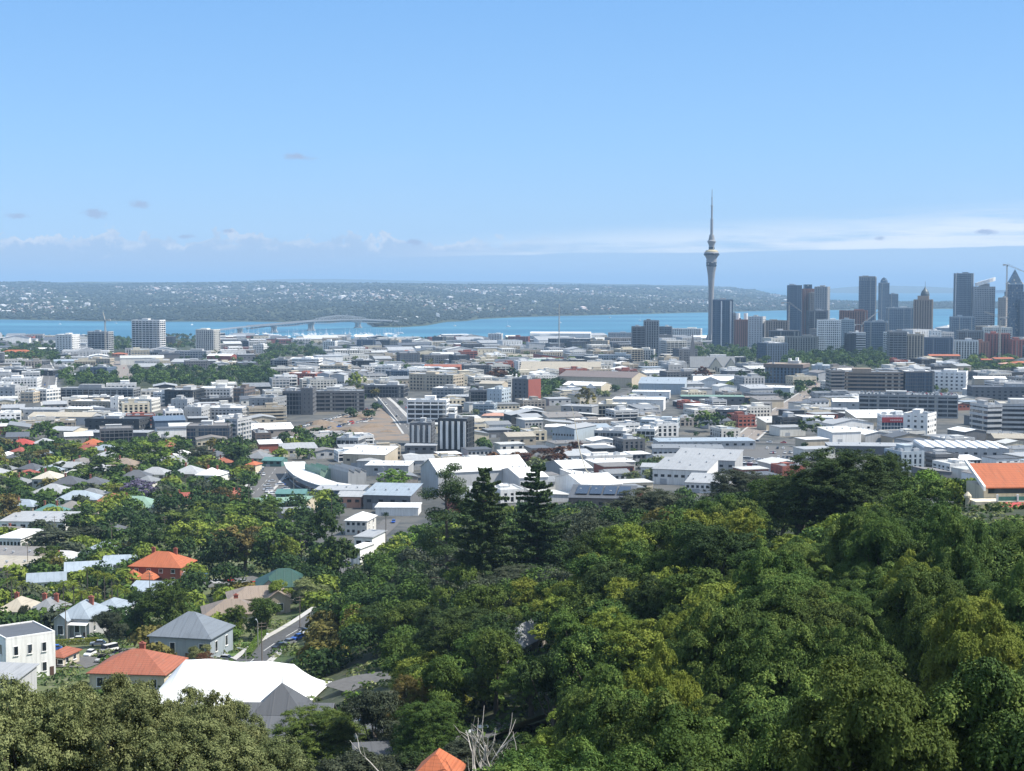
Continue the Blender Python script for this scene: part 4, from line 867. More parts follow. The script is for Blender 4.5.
# ------------------------------------------------------------------ the city: one row per building
# kind x0 x1 top base dist depth turn storeys style wall roof | label | short reference
ROWS_TXT = """
apt 131 164 320.5 - 2800 24 14 15 balc wh dg|tall white balconied apartment tower standing against the harbour beside dark trees|the harbourside apartment tower
apt 195 219 330 - 2750 22 22 13 fin ow wh|white apartment block with dark centre strip and bright right wall beyond the motorway|the dark-striped white block
apt 56 77 335 - 2700 30 12 9 flat wh wh|stepped plain white apartment block among trees at far left|the stepped white block
apt 87 112 332 - 2800 20 14 10 balc lg dg|grey-white balconied block with a crane standing on it|the block with the crane
shed 30 62 349 - 2900 20 8 4 gx wh wh|long low white building by the near shore left of the stepped block
shed 0 33 353 - 2450 26 0 6 hip og og|wide orange-roofed hall among trees at the left edge|the orange-roofed hall
office 0 46 361 - 2230 30 4 2 dark dg lg|long low black-glazed building under an overhanging pale roof at left edge
office 0 28 368 - 2130 26 0 2 lite lg lg|low pale building below the black-glazed one at left edge
office 8 60 371 - 2040 34 10 2 dark kk lg|black two-storey building with stepped roofs beside the left motorway cutting
office 0 38 379 388 - 30 -8 2 grid wh lg|white terrace of flats with vertical dark bays at left edge|the white terrace
office 57 75 355 - 2350 24 6 2 dark dg lg|dark fronted building below the stepped white block
office 60 71 367 - 2080 20 0 3 lite lg wh|left one of two grey cubes over a blue base
office 80 90 367 - 2080 20 0 3 lite lg wh|right one of two grey cubes over a blue base
office 57 92 375 - 2010 24 0 1 lite lb wh|blue based podium under the two grey cubes
office 91 113 368 - 2010 26 12 4 grid lb lg|dark blue apartment block beside the sloping carriageway|the dark blue flats
shed 112 126 354 - 2600 18 0 4 hip pk og|small pink house with orange hipped roof beside the crane block
office 84 112 359 - 2300 20 4 2 lite be wh|row of small cream shops beneath the crane block
office 130 150 350 - 2450 24 0 2 bglass br wh|brown glazed building at the foot of the harbourside tower
office 143 172 352 - 2400 30 6 3 dark mg mg|grey glazed office right of the brown glazed building
office 171 209 351.5 - 2350 26 6 3 lite lg lg|long pale two-tone office in front of the dark-striped white block|the long pale office
shed 207 235 356 - 2260 30 10 0 gx rr wh|red sheet-roofed hall with a white front below the dark-striped block|the red-roofed hall
office 232 252 352 - 2350 24 4 2 bglass bw dg|low brown brick building right of the red-roofed hall
office 237 257 341 - 2600 24 14 4 dark dg dg|dark slate apartment block with an arched top by the motorway|the dark slate block
office 253 266 345 - 2600 20 10 4 grid wh dg|white flats touching the dark slate block
shed 132 172 367 - 2080 40 6 0 gx be lg|beige factory with two shallow pale gables left of the pine band
shed 172 196 362 - 2180 40 6 0 gx lg lg|grey gabled store beside the beige factory
office 60 137 389 401 - 22 5 4 dark mg lg|long dark glazed office with flat pale roof at left|the long dark glazed office
office 22 40 393 403 - 26 10 2 lite be wh|cream roofed workshop left of the long dark glazed office
office 40 60 390 402 - 28 24 2 lite wh wh|white walled workshop with bright roof beside the long dark glazed office
office 0 22 388 402 - 30 8 2 flat lg lg|pale warehouse with blank gable at the left edge|the blank pale warehouse
office 72 114 402 411 - 26 5 3 grid be wh|white-roofed beige school block in front of the long dark glazed office
office 119 156 400 412 - 26 5 3 grid ow wh|white-roofed pale school block right of its beige twin|the white-roofed school block
office 112 120 398 412 - 20 0 3 flat wh wh|narrow white stair block between the two school blocks
office 154 176 393 404 - 24 10 2 lite wh lg|white two-storey workshop right of the school blocks
office 166 200 391 407 - 34 8 4 dark kk lg|black framed flats left of the grey curved office
office 199 232 389 404 - 34 -4 3 grid lg wh|grey flats with projecting pale bays behind the black framed ones
office 230 252 389 402 - 30 12 3 lite bw lg|brown and glass office at the right of the grey bays
office 172 191 400 - 1440 20 6 4 flat lg lg|plain grey gable-fronted flats in front of the black framed ones
office 186 206 408 423 - 26 5 4 flat lg wh|light grey corner block with square white roof|the white-roofed corner block
office 207 250 409 421 - 30 10 3 grid lg wh|long white-roofed hotel block with rows of square windows|the long hotel block
office 250 283 399 420 - 34 12 4 flat mg mg|plain mid grey parking block left of the dark glazed range|the plain grey parking block
office 284 304 392 415 - 30 0 4 dark dg dg|black glazed corner at the left end of the dark range
office 302 314 389 415 - 26 0 5 flat dg dg|windowless dark stair tower in the dark glazed range|the dark stair tower
office 313 365 392 412 - 26 -6 4 park dg mg|long black glazed range overlooking the earthworks|the long black glazed range
office 86 145 420 431 - 26 6 2 flat kk kk|long black windowless shed beside the dark blue roofs|the long black shed
shed 146 186 421 431 - 30 -18 0 gx lb lb|dark blue barn-roofed hall right of the long black shed|the dark blue hall
office 185 231 427 447 - 26 -6 4 glass dg st|dark grey glass-fronted office with a brown flat roof|the dark glass-fronted office
office 226 248 420 442 - 24 16 5 lite lg st|pale side wing of the dark glass-fronted office
shed 25 64 410 - 1330 26 4 5 flat lg lg|long low pale school wing under a flat roof at left
shed 62 94 409 - 1330 22 4 5 flat cr wh|cream coloured wing joined to the low pale school wing
shed 30 96 417 425 - 30 3 6 gx lg be|long grey shed with a tan gabled roof at left
shed 50 82 431 438 - 24 12 4 gx cr lg|long cream gabled hall with bright end wall above the red-roofed villas|the cream gabled hall
shed 82 150 433 440 - 20 2 0 flat dg lg|very long low flat roof running right of the cream gabled hall
office 248 272 434 447 - 24 -16 3 lite bw lg|flats stepping down beside the earthworks with dark balconies|the balconied flats by the earthworks
office 290 321 359 371 - 28 4 3 band wh wh|white modern block with black ribbon windows|the white ribbon-windowed block
office 271 290 360 373 - 26 4 3 dark mg lg|dark terrace left of the white ribbon-windowed block
office 288 321 374 385 - 26 12 3 grid rb wh|red brick flats with white end bay below the white ribbon-windowed block|the red brick flats
shed 318 332 374 391 - 22 6 6 gy lg lg|left pale gabled flats beside the spreading green tree
shed 331 347 375 391 - 22 6 6 gy lg lg|right pale gabled flats beside the spreading green tree
office 320 350 366 376 - 26 4 2 lite be wh|beige brick warehouse behind the pale gabled flats
office 357 375 340 - 2700 24 0 5 glass lb lb|plain blue glass office by the shore|the blue glass office
office 323 337 341.5 - 2700 20 10 5 fin wh lg|white slab with a narrow dark stripe by the shore
office 337 357 345 - 2600 24 0 2 lite gb lg|green-grey shed left of the blue glass office
office 375 390 340.5 - 2650 20 0 4 dark kk dg|dark office directly right of the blue glass office
office 390 401 340.5 - 2640 20 12 5 lite be lg|beige ribbon-windowed flats near the shore
office 401 414 340 - 2640 20 12 5 band lg dg|grey flats with dark lower storeys near the shore
office 432 446 337 - 2700 22 22 4 fin kk wh|black and white striped office near the shore|the black and white striped office
office 414 432 342 - 2650 22 0 3 lite ow wh|low white office left of the striped black and white one
office 446 470 341 - 2640 24 0 3 band lg lg|grey office with pale bands right of the striped one
office 470 490 340 - 2650 24 4 3 lite bl lg|blue-grey office behind the white capsule-like block
apt 488 503 334 - 2750 18 12 6 fin wh wh|white flats with rounded vertical bays near the water|the white flats with rounded bays
office 508 530 337 - 2700 24 10 5 grid rb lg|red-brown brick office near the water at centre|the red-brown waterside office
shed 404 436 352 - 2250 30 6 4 gx lg mx|salmon roofed hall among grey offices|the salmon-roofed hall
office 352 374 361 372 - 26 0 3 dark kk lg|black cube-like office behind the spreading green tree
office 375 400 367 376 - 26 2 3 lite wh lg|white ribbon-windowed office right of the black cube-like one
office 386 408 371 382 - 24 0 2 glass lb lg|small dark blue office below the white ribbon-windowed one
shed 424 437 358 - 1960 24 4 0 flat mx mx|small orange-red box building in the centre
shed 424 462 367 - 1700 30 4 0 gx mx mx|orange-red gabled workshops behind the beige corner block|the orange-red workshops
office 408 463 375.5 392 - 26 24 3 grid be lg|beige three-storey corner block with square windows|the beige corner block
office 364 407 386 398 - 26 6 3 dark dg lg|dark flat-roofed office left of the beige corner block
office 432 470 389 400 - 30 12 3 lite mg wh|grey works with a pale ribbed roof before the beige corner block
office 469 487 391 407 - 24 0 4 dark dg dg|dark grey cube left of the pale blue block
office 487 511 390 410 - 26 20 4 flat sb wh|pale blue block with dark right side
shed 445 482 397 - 1330 30 6 3 flat dg lg|low dark workshop beneath the grey works
office 473 497 405 416 - 24 6 2 lite sb lg|small pale blue office below the dark grey cube
office 512 541 380 407 - 22 36 5 flat dg kk|grey block with a deep red right wall|the red-ended block
shed 479 508 384 396 - 26 14 2 gx be be|plain beige store behind the pale blue block
apt 407 449 401 424 - 18 6 4 balc wh wh|white apartment block with a setback top floor|the white setback apartments
apt 408 457 409 - 1120 14 6 3 balc wh wh|front terrace of the white setback apartments
apt 410 434 424 446 - 20 4 6 fin dg dg|left wing of the black and white striped apartments
apt 438 474 420 453 - 20 14 7 fin kk dg|black apartment block with white vertical fins|the finned black apartments
shed 405 437 446 454 - 14 2 4 flat dg lg|low blue-fronted annexe under the finned apartments
office 548 592 339 - 2550 34 8 4 dark dg wh|dark glass office block under a white canopy roof|the dark glass office
shed 530 592 333.5 - 2900 40 6 0 gx wh wh|broad white roofed exhibition hall by the water|the white exhibition hall
office 590 610 341 - 2560 24 12 4 grid be lg|beige flats right of the dark glass office
office 529 550 336 - 2650 20 0 4 lite sb wh|white banded office left of the dark glass office
office 608 632 333 - 2850 24 6 3 lite lg lg|pale waterfront offices left of the dark twin flats
apt 643 660 321 - 2500 24 6 15 fin mg dg|centre tower of the dark stepped apartments|the dark stepped apartments
apt 632 645 327 - 2505 22 0 13 balc dg dg|left wing of the dark stepped apartments
apt 659 673 327 - 2505 22 10 10 grid dg wh|right wing of the dark stepped apartments
office 672 703 329 - 2700 26 16 6 grid ow wh|pale grey office right of the dark stepped apartments
office 660 690 355 - 2250 28 6 3 dark kk wh|black glazed low office under a pale roof edge
office 632 656 350 - 2350 20 12 4 fin ow lg|white-walled flats at the foot of the dark stepped apartments
office 701 746 357.5 - 2150 24 2 3 dark dg wh|long dark block behind the church
office 598 632 355.5 - 2250 26 4 3 grid sb lg|blue-grey flats with white frames at centre
office 568 600 356 - 2220 30 10 2 dark mg lg|grey glazed shop under a broad roof at centre
shed 529 578 361 - 2050 26 0 0 gx gn gn|long low hall with faded green roof at centre
shed 520 602 370.5 - 1850 34 4 0 mono be be|long cream tilted roof hall with dark red end|the long cream-roofed hall
shed 558 650 378 388 - 60 22 0 gx be bw|huge brown-roofed market hall with beige end wall|the brown-roofed market hall
shed 563 613 386 - 1500 34 24 3 gx cr wh|cream hall with two bright white gables behind an olive tree|the cream hall with white gables
office 712 734 300 - 3120 30 8 22 glass lb mg|dark glass hotel tower in front of the tall needle tower|the dark glass hotel
office 728 738 314 - 3140 22 0 18 grid mg dg|lower dark wing of the dark glass hotel
office 735 749 320 - 3080 24 0 14 stone br br|brown office tower with two white cylinders on its roof
office 748 767 317 - 3040 26 24 14 flat lg lg|white slab office with blank bright right wall|the white slab office
office 765 790 321 - 3020 26 12 8 stone tn st|tan stone office block right of the white slab office|the tan stone block
office 787 802 285.5 - 3350 30 6 30 glass lb lb|dark navy glass tower left of the brown and blue twins|the dark navy tower
office 802 813 289 - 3420 28 0 28 stone br lb|slim brown tower with a blue glass top
office 809 816 293 - 3400 24 0 26 fin st lg|slim pale brown tower tight against its taller neighbour
office 814 831 287 - 3330 28 24 27 flat mg wh|grey tower with a brilliant white right wall|the white-edged grey tower
office 808 827 311 - 2950 26 0 12 dark dg dg|dark steel-clad office at the foot of the white-edged tower
office 817 842 320.5 - 2620 26 8 8 grid wh lg|white gridded office with small square windows|the white gridded office
office 786 818 337 - 2500 24 2 4 fin gb dg|low grey office left of the white gridded one behind trees
office 770 800 331 - 2750 24 4 5 dark dg wh|grey-blue office with layered white roofs beside the tan block
office 839 870 311 - 3000 34 14 9 stone br br|stepped brown stone office with sloping roof|the stepped brown office
office 840 856 320 - 2800 22 14 8 lite sb lg|pale blue slab before the stepped brown office
office 846 855 334 - 2480 20 0 5 dark kk kk|small black office between trees and the pale blue slab
office 853 866 333 - 2500 22 6 6 band wh lg|white office with black ribbon windows beside the blue flats
office 858 878 277 - 3350 34 18 32 glass mg lg|tallest dark tower with a pale crown|the pale-crowned tower
apt 864 890 322 - 2420 24 16 14 glass bl lg|blue-grey apartment tower with a white framed edge|the blue-grey apartments
office 879 888 283 - 4250 24 0 28 glass bl bl|slim rounded hazy tower far behind the pale-crowned one
office 889 897 294 - 4300 24 0 20 glass bl bl|lower hazy tower far behind the tall ones
office 887 913 308 - 3450 34 6 6 glass sb wh|white-topped wide block with dark blue glass|the white-topped wide block
apt 888 907 332 - 2250 22 6 13 balc mg st|grey balconied apartment tower above the long office|the grey balconied apartments
apt 905 926 335 - 2280 20 16 12 fin be st|cream finned apartment wing beside the grey balconied one
office 913 935 300 - 2980 28 18 22 stone tn tn|stepped sandstone tower under a pointed dark dome|the domed sandstone tower
office 954 973 273.5 - 3250 32 8 34 glass bl lb|sleek tall blue-black glass tower|the sleek blue-black tower
office 951 974 317 - 3170 26 4 7 glass sb lb|glass podium at the foot of the sleek tower
office 973 996 287 - 3220 34 12 28 grid lg lg|grey gridded tower under a tilted white wing|the wing-topped tower
office 997 1009 298 - 3120 24 26 22 flat st wh|stone-grey tower with bright right strip beside the spire
office 1018 1040 300 - 3150 30 0 24 glass lb lb|blue glass tower cut by the right edge
office 924 953 338 - 2400 24 6 9 grid lb lg|blue-grey office row left of the white-walled flats
office 930 941 331 - 2600 20 4 10 flat wh wh|blank white office top above the blue-grey row
shed 938 962 328 - 2650 40 0 0 hip bl lg|round-roofed arena with a pale peaked top|the peaked arena
apt 955 980 341 - 2420 24 12 8 fin wh dg|white-walled flats with dark recesses
office 978 988 342 - 2440 20 0 7 stone br lg|narrow red-brown flats right of the white-walled ones
office 986 1011 334 - 2450 24 10 8 stone rb wh|red-brown office with a white corner strip|the red-brown office
office 984 1013 328 - 2700 24 10 6 grid ow wh|white roofed office behind the red-brown one
office 1010 1030 340 - 2430 24 0 8 stone rb lg|second red-brown office cut by the right edge
office 958 985 331 - 2720 24 6 6 bglass mg lg|mixed brown glazed offices below the sleek tower
shed 929 960 356 - 1980 22 4 6 gx tn og|long orange tile-roofed house right of the balconied tower|the long orange-tiled house
shed 981 993 360 - 1900 16 8 3 gx tn og|small orange gabled house among trees at right
shed 992 1014 359 - 1950 20 -8 4 gx tn og|orange terrace house behind trees near the right edge
shed 1000 1016 364 - 1830 18 6 3 hip tn pk|pale salmon-roofed house near the right edge
shed 1012 1030 363 - 1880 18 0 3 hip tn og|orange-roofed house cut by the right edge
office 766 812 365 384 - 34 24 3 fin lb tn|dark glazed office with a heavy brown cornice|the corniced office
office 811 833 366 378 - 26 12 2 flat sb wh|pale blue block with white roof boxes beside the corniced office
office 829 843 371 396 - 30 0 4 band st lg|left wing of the long banded office
office 841 906 373 396 - 30 10 4 band tn mg|long brown banded office with glazed storeys|the long banded office
office 903 932 372 396 - 30 0 4 glass dg wh|dark glass link beside the long banded office
office 915 959 363 - 1800 24 4 2 band wh wh|white low office with a ribbon of windows behind the long banded one
office 919 974 373 392 - 36 20 4 flat wh lg|large white clad block over the dark parking decks|the large white clad block
office 861 964 396.5 - 1260 34 14 5 park mg mg|dark multi-level parking building with cars on its roof|the dark parking building
office 814 868 393.5 401 - 26 2 2 flat mg mg|low grey shed left of the dark parking building
shed 832 862 402 - 1270 24 8 2 gx lg wh|white-roofed workshop by the wide brown road
shed 806 850 410 417 - 22 6 2 flat st lg|low stone workshops right of the wide brown road
shed 851 904 418 426 - 34 -4 3 mono be wh|shed with a seamed bright white roof left of the red sign|the seamed white shed
office 880 910 416 432 - 20 4 1 glass wh wh|showroom with a broad red fascia over dark glass|the red-fascia showroom
office 904 941 415 437 - 24 32 3 flat wh dg|white corner office with a dark roof|the white corner office
office 976 1000 406 438 - 26 -14 6 band lg lg|stair tower end of the grey ribbon-windowed flats
office 998 1050 405 438 - 30 10 5 band lg cr|grey ribbon-windowed flats with cream roof at right edge|the grey ribbon-windowed flats
shed 993 1050 439 448 - 26 6 8 gx tn be|brown brick hall with a beige roof at right edge
office 972 1050 388 402 - 30 6 1 flat dg dg|dark windowless hall wall at right edge|the dark hall
shed 974 1008 379 388 - 24 10 0 gx be wh|white low-gabled hall above the dark hall
office 974 1014 372 - 1640 24 6 2 flat gb wh|grey block with white roof edge near the right edge
office 1013 1040 378 - 1500 24 0 3 grid mg mg|grey flats cut by the right edge above the dark hall
shed 920 1010 449 461 - 44 6 9 saw1 lg wh|wide low factory with white ridged saw-tooth roof|the saw-tooth factory
shed 828 918 447 455 - 24 6 0 flat dg lg|long low dark-walled works under a flat grey roof|the long grey-roofed works
office 890 923 453 472 - 22 -14 1 fin sb lg|office with tall vertical windows beside the saw-tooth factory
shed 788 838 418 426 - 22 14 2 flat wh wh|small white shops behind the round roadside tree
shed 693 760 381 - 1330 40 8 4 gx wh wh|white factory with twin bright gables below the church|the white twin-gabled factory
shed 747 798 388 - 1240 30 20 0 flat sb wh|pale blue walled store at the corner of the brown road|the pale blue store
shed 681 745 397 405 - 22 4 8 flat dg gn|low black shop row under a green-edged roof
shed 745 780 398 404 - 22 4 3 flat kk tn|low black shop with a yellow fascia by the brown road
office 715 752 411 422 - 24 16 2 band dg wh|dark two-storey office with white bands beside bushy trees|the white-banded office
shed 757 775 404 414 - 24 16 3 flat dg st|dark shop on the near corner of the brown road
shed 692 745 376 - 1500 22 6 0 flat wh lg|plain white store left of the twin-gabled factory
shed 638 690 384 395 - 40 10 0 mono sb sb|large blue-grey tilted-roof store at centre|the large blue-grey store
shed 632 672 392 - 1320 22 8 2 flat wh wh|low white roofed shop in front of the blue-grey store
shed 612 668 400 411 - 30 10 3 flat wh wh|broad white-roofed works at centre|the broad white-roofed works
office 598 628 405 420 - 22 4 2 dark cr wh|cream ended office with black upper window strip
shed 561 602 407 - 1250 24 24 4 flat mg lg|grey concrete works with ribbed front
office 640 682 421 430 - 24 12 2 lite sb wh|white office with wrapped windows left of bushy trees
office 594 634 432 444 - 24 16 2 dark lg wh|glass-fronted office under a white roof beside the blue-grey shed
office 636 660 430 442 - 22 12 2 dark wh wh|second glass-fronted office next to a white twin
shed 552 598 429 444 - 36 30 8 gy sb lg|blue-grey gabled shed with small square windows|the blue-grey gabled shed
shed 545 568 427 - 1120 20 4 0 hip lg wh|small bright white roofed house behind the blue-grey gabled shed
shed 500 536 437 447 - 24 -14 3 gx be be|beige gabled workshop left of the blue-grey gabled shed
shed 473 500 422 430 - 22 4 3 gx gb be|low shed with pale yellow-green roof right of the finned apartments
shed 482 510 416 422 - 18 6 2 hip lg pk|orange and white roofed house in the centre
shed 655 755 442 450 - 26 -4 12 flat lg sb|long low building under a pale blue roof|the long pale blue roof
shed 652 725 449 460 - 26 4 14 flat lg mg|grey terraces with dormer windows below the long pale blue roof
shed 672 748 461 474 - 30 18 7 mono lg lg|left-reaching white-roofed school block by the trees
shed 652 724 471 486 - 36 18 8 mono wh lg|pale tilted roof block in front of its twin|the white tilted-roof block
shed 685 740 484 494 - 24 16 9 mono wh lg|low white block with vertical windows half hidden by trees
shed 640 672 468 478 - 22 8 4 flat wh lg|small white flat-roofed block left of the tilted roofs
shed 418 529 473 496 - 30 -22 0 gx6 lg wh|great white-roofed hall with a grey gable end|the great white-roofed hall
shed 497 548 478 498 - 36 -20 0 gx lg wh|white gabled annexe right of the great hall
shed 546 592 469 479 - 34 -18 0 gx mg wh|white-roofed store behind the norfolk pines
shed 556 622 486 502 - 40 -20 2 gx wh wh|broad white gabled hall right of the norfolk pines|the broad white gabled hall
shed 568 640 499 512 - 26 8 3 mono bw dg|dark roofed works with solar panels beside orange doors|the solar-roofed works
shed 343 396 455 469 - 26 14 4 mono be wh|white tilted-roof school block right of the earthworks|the tilted white school block
office 337 364 439 452 - 20 10 2 dark lg sb|small block with pale blue roof above dark trees
shed 358 384 461 470 - 26 4 0 hip lg lg|pale pyramid-roofed hall among white roofs
shed 366 412 466 476 - 24 4 2 flat lg wh|low white roofed shop right of the arched row
shed 398 436 461 470 - 26 -12 2 gx lg lg|pale ribbed roof hall left of the great hall
shed 301 338 472 486 - 26 -28 0 saw2 gn gn|sage green saw-tooth market building|the green saw-tooth roof
shed 325 367 473 490 - 28 -30 0 saw2 mg lg|grey saw-tooth market building beside the green one|the grey saw-tooth roof
shed 315 366 491 502 - 22 4 4 flat lb lg|low blue shop row with pale flat roof
shed 338 366 497 508 - 18 6 3 gx pk lg|pinkish cottage-like shop in the middle left
shed 364 420 496 510 - 30 8 4 mono dg sb|dark workshop under a pale blue tilted roof|the pale blue tilted roof
shed 376 420 508 516 - 16 2 0 flat wh wh|white canopy below the pale blue tilted roof
house 346 374 521 535 - 16 10 2 hip ow wh|white two-storey house with pale hipped roof above the big dark trees|the white two-storey house
shed 355 384 538 551 - 18 14 2 flat wh lg|white walled flat-roofed building beside the lane
shed 352 371 549 567 - 12 20 0 flat wh wh|small bright white cube building by the lane|the small white cube
shed 248 300 504 513 - 18 -12 6 gx gn gn|sage green roofed villa wing left of the blue shops|the sage green villa
shed 286 316 502 513 - 18 14 4 gx cr gn|pale green roofed annexe right of the sage green villa
shed 277 306 494 502 - 16 0 2 gx te te|small turquoise-roofed building behind the sage green villa
shed 263 285 461 467 - 16 6 3 gx te te|turquoise-roofed shop beneath the dark tree row
"""
KNAME = dict(office='office_building', apt='apartment_building', shed='commercial_building', house='house')
HOUSES_TXT = """
h 10 33 441 449 14 0 rd wh 1|red-roofed villa left of the grey one below the cream hall|the left red-roofed villa
h 33 54 440 448 13 0 lg wh 0|grey hip-roofed villa between two red roofs
h 82 102 441 449 14 0 og be 1|orange-red villa half hidden by a green tree below the black shed|the orange-red villa
h 0 12 452 460 12 0 wh wh 0|white-roofed cottage at the left edge of the suburb
h 42 54 451 459 10 0 sb wh 0|small pale blue-roofed cottage in the trees
h 52 66 461 470 12 8 lg wh 0|pale grey gabled cottage among shrubs at left
h 34 60 471 488 16 4 cr lg 1|cream flat-topped house above the dark roofs|the cream flat-topped house
h 52 84 478 492 15 6 dg cr 1|wide dark slate-roofed house in the left suburb|the wide dark slate roof
h 80 106 479 491 15 -6 dg wh 1|dark hipped house right of the wide dark slate roof
h 93 108 463 475 12 8 lg wh 0|pale gabled house leaning into a big green tree
h 108 138 460 472 15 5 tn cr 1|tan and brown gabled house in the left suburb|the tan gabled house
h 120 150 472 484 14 -4 dg lg 1|charcoal-roofed house before the lilac tree
h 32 70 488 500 16 6 lg cr 0|long pale grey roof in the left suburb
h 56 98 494 507 15 -4 sb wh 0|pale blue-grey roofed bungalow left of the salmon one
h 98 124 496 508 14 0 mx rb 0|low salmon-roofed brick bungalow|the salmon-roofed bungalow
h 138 170 469 481 14 6 lg ow 0|grey roofed house with a blue tarpaulin-coloured end
h 172 205 468 481 16 10 lg be 1|pale tin-roofed house with a tan front|the pale tin-roofed house
h 196 225 468 484 14 12 wh wh 2|white two-storey house with bright roof beside the red roofs|the bright white house
h 214 232 457 469 12 0 mx be 1|red tiled house left of the dark cypress
h 246 260 459 472 10 14 og cr 1|orange gabled house right of the dark cypress|the orange gabled house
h 170 192 452 460 12 4 wh wh 0|white-roofed cottage below the dark glass-fronted office
h 158 178 440 454 14 -20 mx wh 1|terrace with red roof stepping down a hill
h 164 206 494 508 12 -16 rr cr 1|long red-roofed house behind a bushy tree|the long red-roofed house
h 222 246 489 505 12 24 mx pk 2|salmon coloured tall house beside the palms|the salmon tall house
h 106 160 503 514 18 4 gn wh 1|green-roofed villa with white gables|the green-roofed villa
h 32 64 511 519 14 2 te cr 2|teal hip-roofed house behind the white school block|the teal-roofed house
h 96 112 509 520 10 8 tn cr 0|plain cream cottage with brown roof
h 58 82 506 514 12 0 st wh 0|low brown-grey roof between greenery
"""
NEAR_TXT = """
long 3 72 519 534 22 3 wh lg|long white-roofed school building at left|the long school building
long 0 34 536 552 24 8 wh wh|white school block with small windows at the left edge|the white school block
long -30 40 556 566 26 8 st st|flat brown-grey roofed hall below the white school block
long -40 36 566 580 24 8 st be|second flat brown roof at the left edge
"""

# ------------------------------------------------------------------ placing things
SPECS = []      # (distance, screen rectangle, optional, builder, is_tree)
FOOT = []       # footprints of buildings: centre, half sizes, turn
def sat(a, b, gap=0.0):
    for (p, q) in ((a, b), (b, a)):
        ca, sa = cos(p[4]), sin(p[4])
        for ax, hl in (((ca, sa), p[2]), ((-sa, ca), p[3])):
            dd = (q[0] - p[0]) * ax[0] + (q[1] - p[1]) * ax[1]; cb, sb = cos(q[4]), sin(q[4])
            r = q[2] * abs(cb * ax[0] + sb * ax[1]) + q[3] * abs(-sb * ax[0] + cb * ax[1])
            if abs(dd) > hl + r + gap: return False
    return True
def seat(x0, x1, yt, yb, d, D, rot):
    a = radians(rot); pc = (x0 + x1) / 2
    if d is None: d = ground(pc, yb, 60)[1]
    z0 = H(xat(pc, d, 50), d); fx = xat(x1, d, z0 + 5) - xat(x0, d, z0 + 5)
    wd = max(4.0, (fx - D * abs(sin(a))) / cos(a))
    cy = d + wd / 2 * abs(sin(a)) + D / 2 * cos(a); cx = xat(pc, d + .3 * D, z0 + 5)
    h = max(2.6, zat(yt, d) - z0)
    z0 = min(z0, H(cx, cy) + .3) if d < 900 else z0
    h = max(2.6, zat(yt, d) - z0)
    FOOT.append((cx, cy, wd / 2, D / 2, -a)); return cx, cy, z0, wd, D, h, -a, d
def spec(dist, rect, fn, optional=False, tree=False): SPECS.append((dist, rect, optional, fn, tree))
NUM = 0
for ln in ROWS_TXT.strip().split('\n'):
    q = ln.split('|'); f = q[0].split(); ref = q[2].strip() if len(q) > 2 else None; NUM += 1
    kd, x0, x1, yt = f[0], float(f[1]), float(f[2]), float(f[3]); yb = None if f[4] == '-' else float(f[4]); rest = f[5:]
    d = None
    if yb is None: d = float(rest[0]); rest = rest[1:]
    elif rest[0] == '-': rest = rest[1:]
    D, rot, st, sty, wc, rc = float(rest[0]), float(rest[1]), int(rest[2]), rest[3], rest[4], rest[5]
    if d is not None and x0 < 1100 and (d < 2450 or x0 < 700 or kd == 'shed'):   # slide along the sight line until the height suits the storeys
        hi = 8.0 if kd == 'shed' else st * 4.1; lo = 3.4 if kd == 'shed' else st * 3.1; pc = (x0 + x1) / 2
        hh = lambda q: zat(yt, q) - H(xat(pc, q, 50), q)
        while hh(d) > hi and d < 3900: d += 12
        while hh(d) < lo and d > 600: d -= 8
    s_ = seat(x0, x1, yt, yb, d, D, rot)
    if kd != 'shed' and s_[5] / st > 4.6: st = round(s_[5] / 3.9)
    def fn(s_=s_, kd=kd, st=st, sty=sty, wc=wc, rc=rc, lab=q[1].strip(), ref=ref, seed=NUM):
        cx, cy, z0, wd, D, h, a, d = s_; rng = random.Random(seed)
        name = KNAME[kd]; L_ = ' ' + lab + ' '
        for keys, nm in ((('school',), 'school_building'), (('warehouse', 'workshop', ' works ', 'factory', ' store ', 'shed'), 'warehouse'), (('flats', 'apartment', 'terrace of'), 'apartment_building'), (('villa', 'cottage', ' house ', '-roofed house'), 'house'), ((' shop', 'shops'), 'shop'), ((' hall ',), 'hall')):
            if any(k in L_ for k in keys) and not (kd == 'office' and nm in ('house', 'hall', 'shop')): name = nm; break
        cat = name.replace('_', ' ')
        root = thing(name, lab, cat, (cx, cy, z0), a, None, ref=ref)
        if kd == 'house': house(root, wd, D, h, rc, wc, rng, wing=False, storeys=2, chim=0)
        elif kd == 'shed': shed(root, wd, D, h, rc, wc, sty.rstrip('0123456789'), rng, rise=float(sty[-1]) if sty[-1].isdigit() else None, n_win=st, doors=1 if d < 1500 else 0)
        else: office(root, wd, D, h, st, sty, wc, rc, rng, clutter=4 if d < 1600 else 2)
    ex, ez = proj(s_[0], s_[1], s_[2])
    spec(s_[7], (x0, yt, x1, proj(s_[0], s_[7], s_[2])[1]), fn)
HN = 0
def simple_house(root, w, D, h, rc, wc, rng, chim, kind='hip'):
    wall, roof = shed(root, w, D, h, rc, wc, kind, rng, rise=min(w, D) * .27, n_win=3, doors=0)
    MB().box(w * .1, -D/2 - .04, -.5, 1.0, .14, 2.6).build('door', plain('door', (.10, .06, .05), .5), root)
    for i in range(chim):
        b = MB().box((-.2 + .4 * i) * w, D * .1, h, .9, .7, min(w, D) * .27 + 1.1); b.box((-.2 + .4 * i) * w, D * .1, h + min(w, D) * .27 + 1.0, 1.15, .95, .22); b.build('chimney', wallm('rb'), roof)
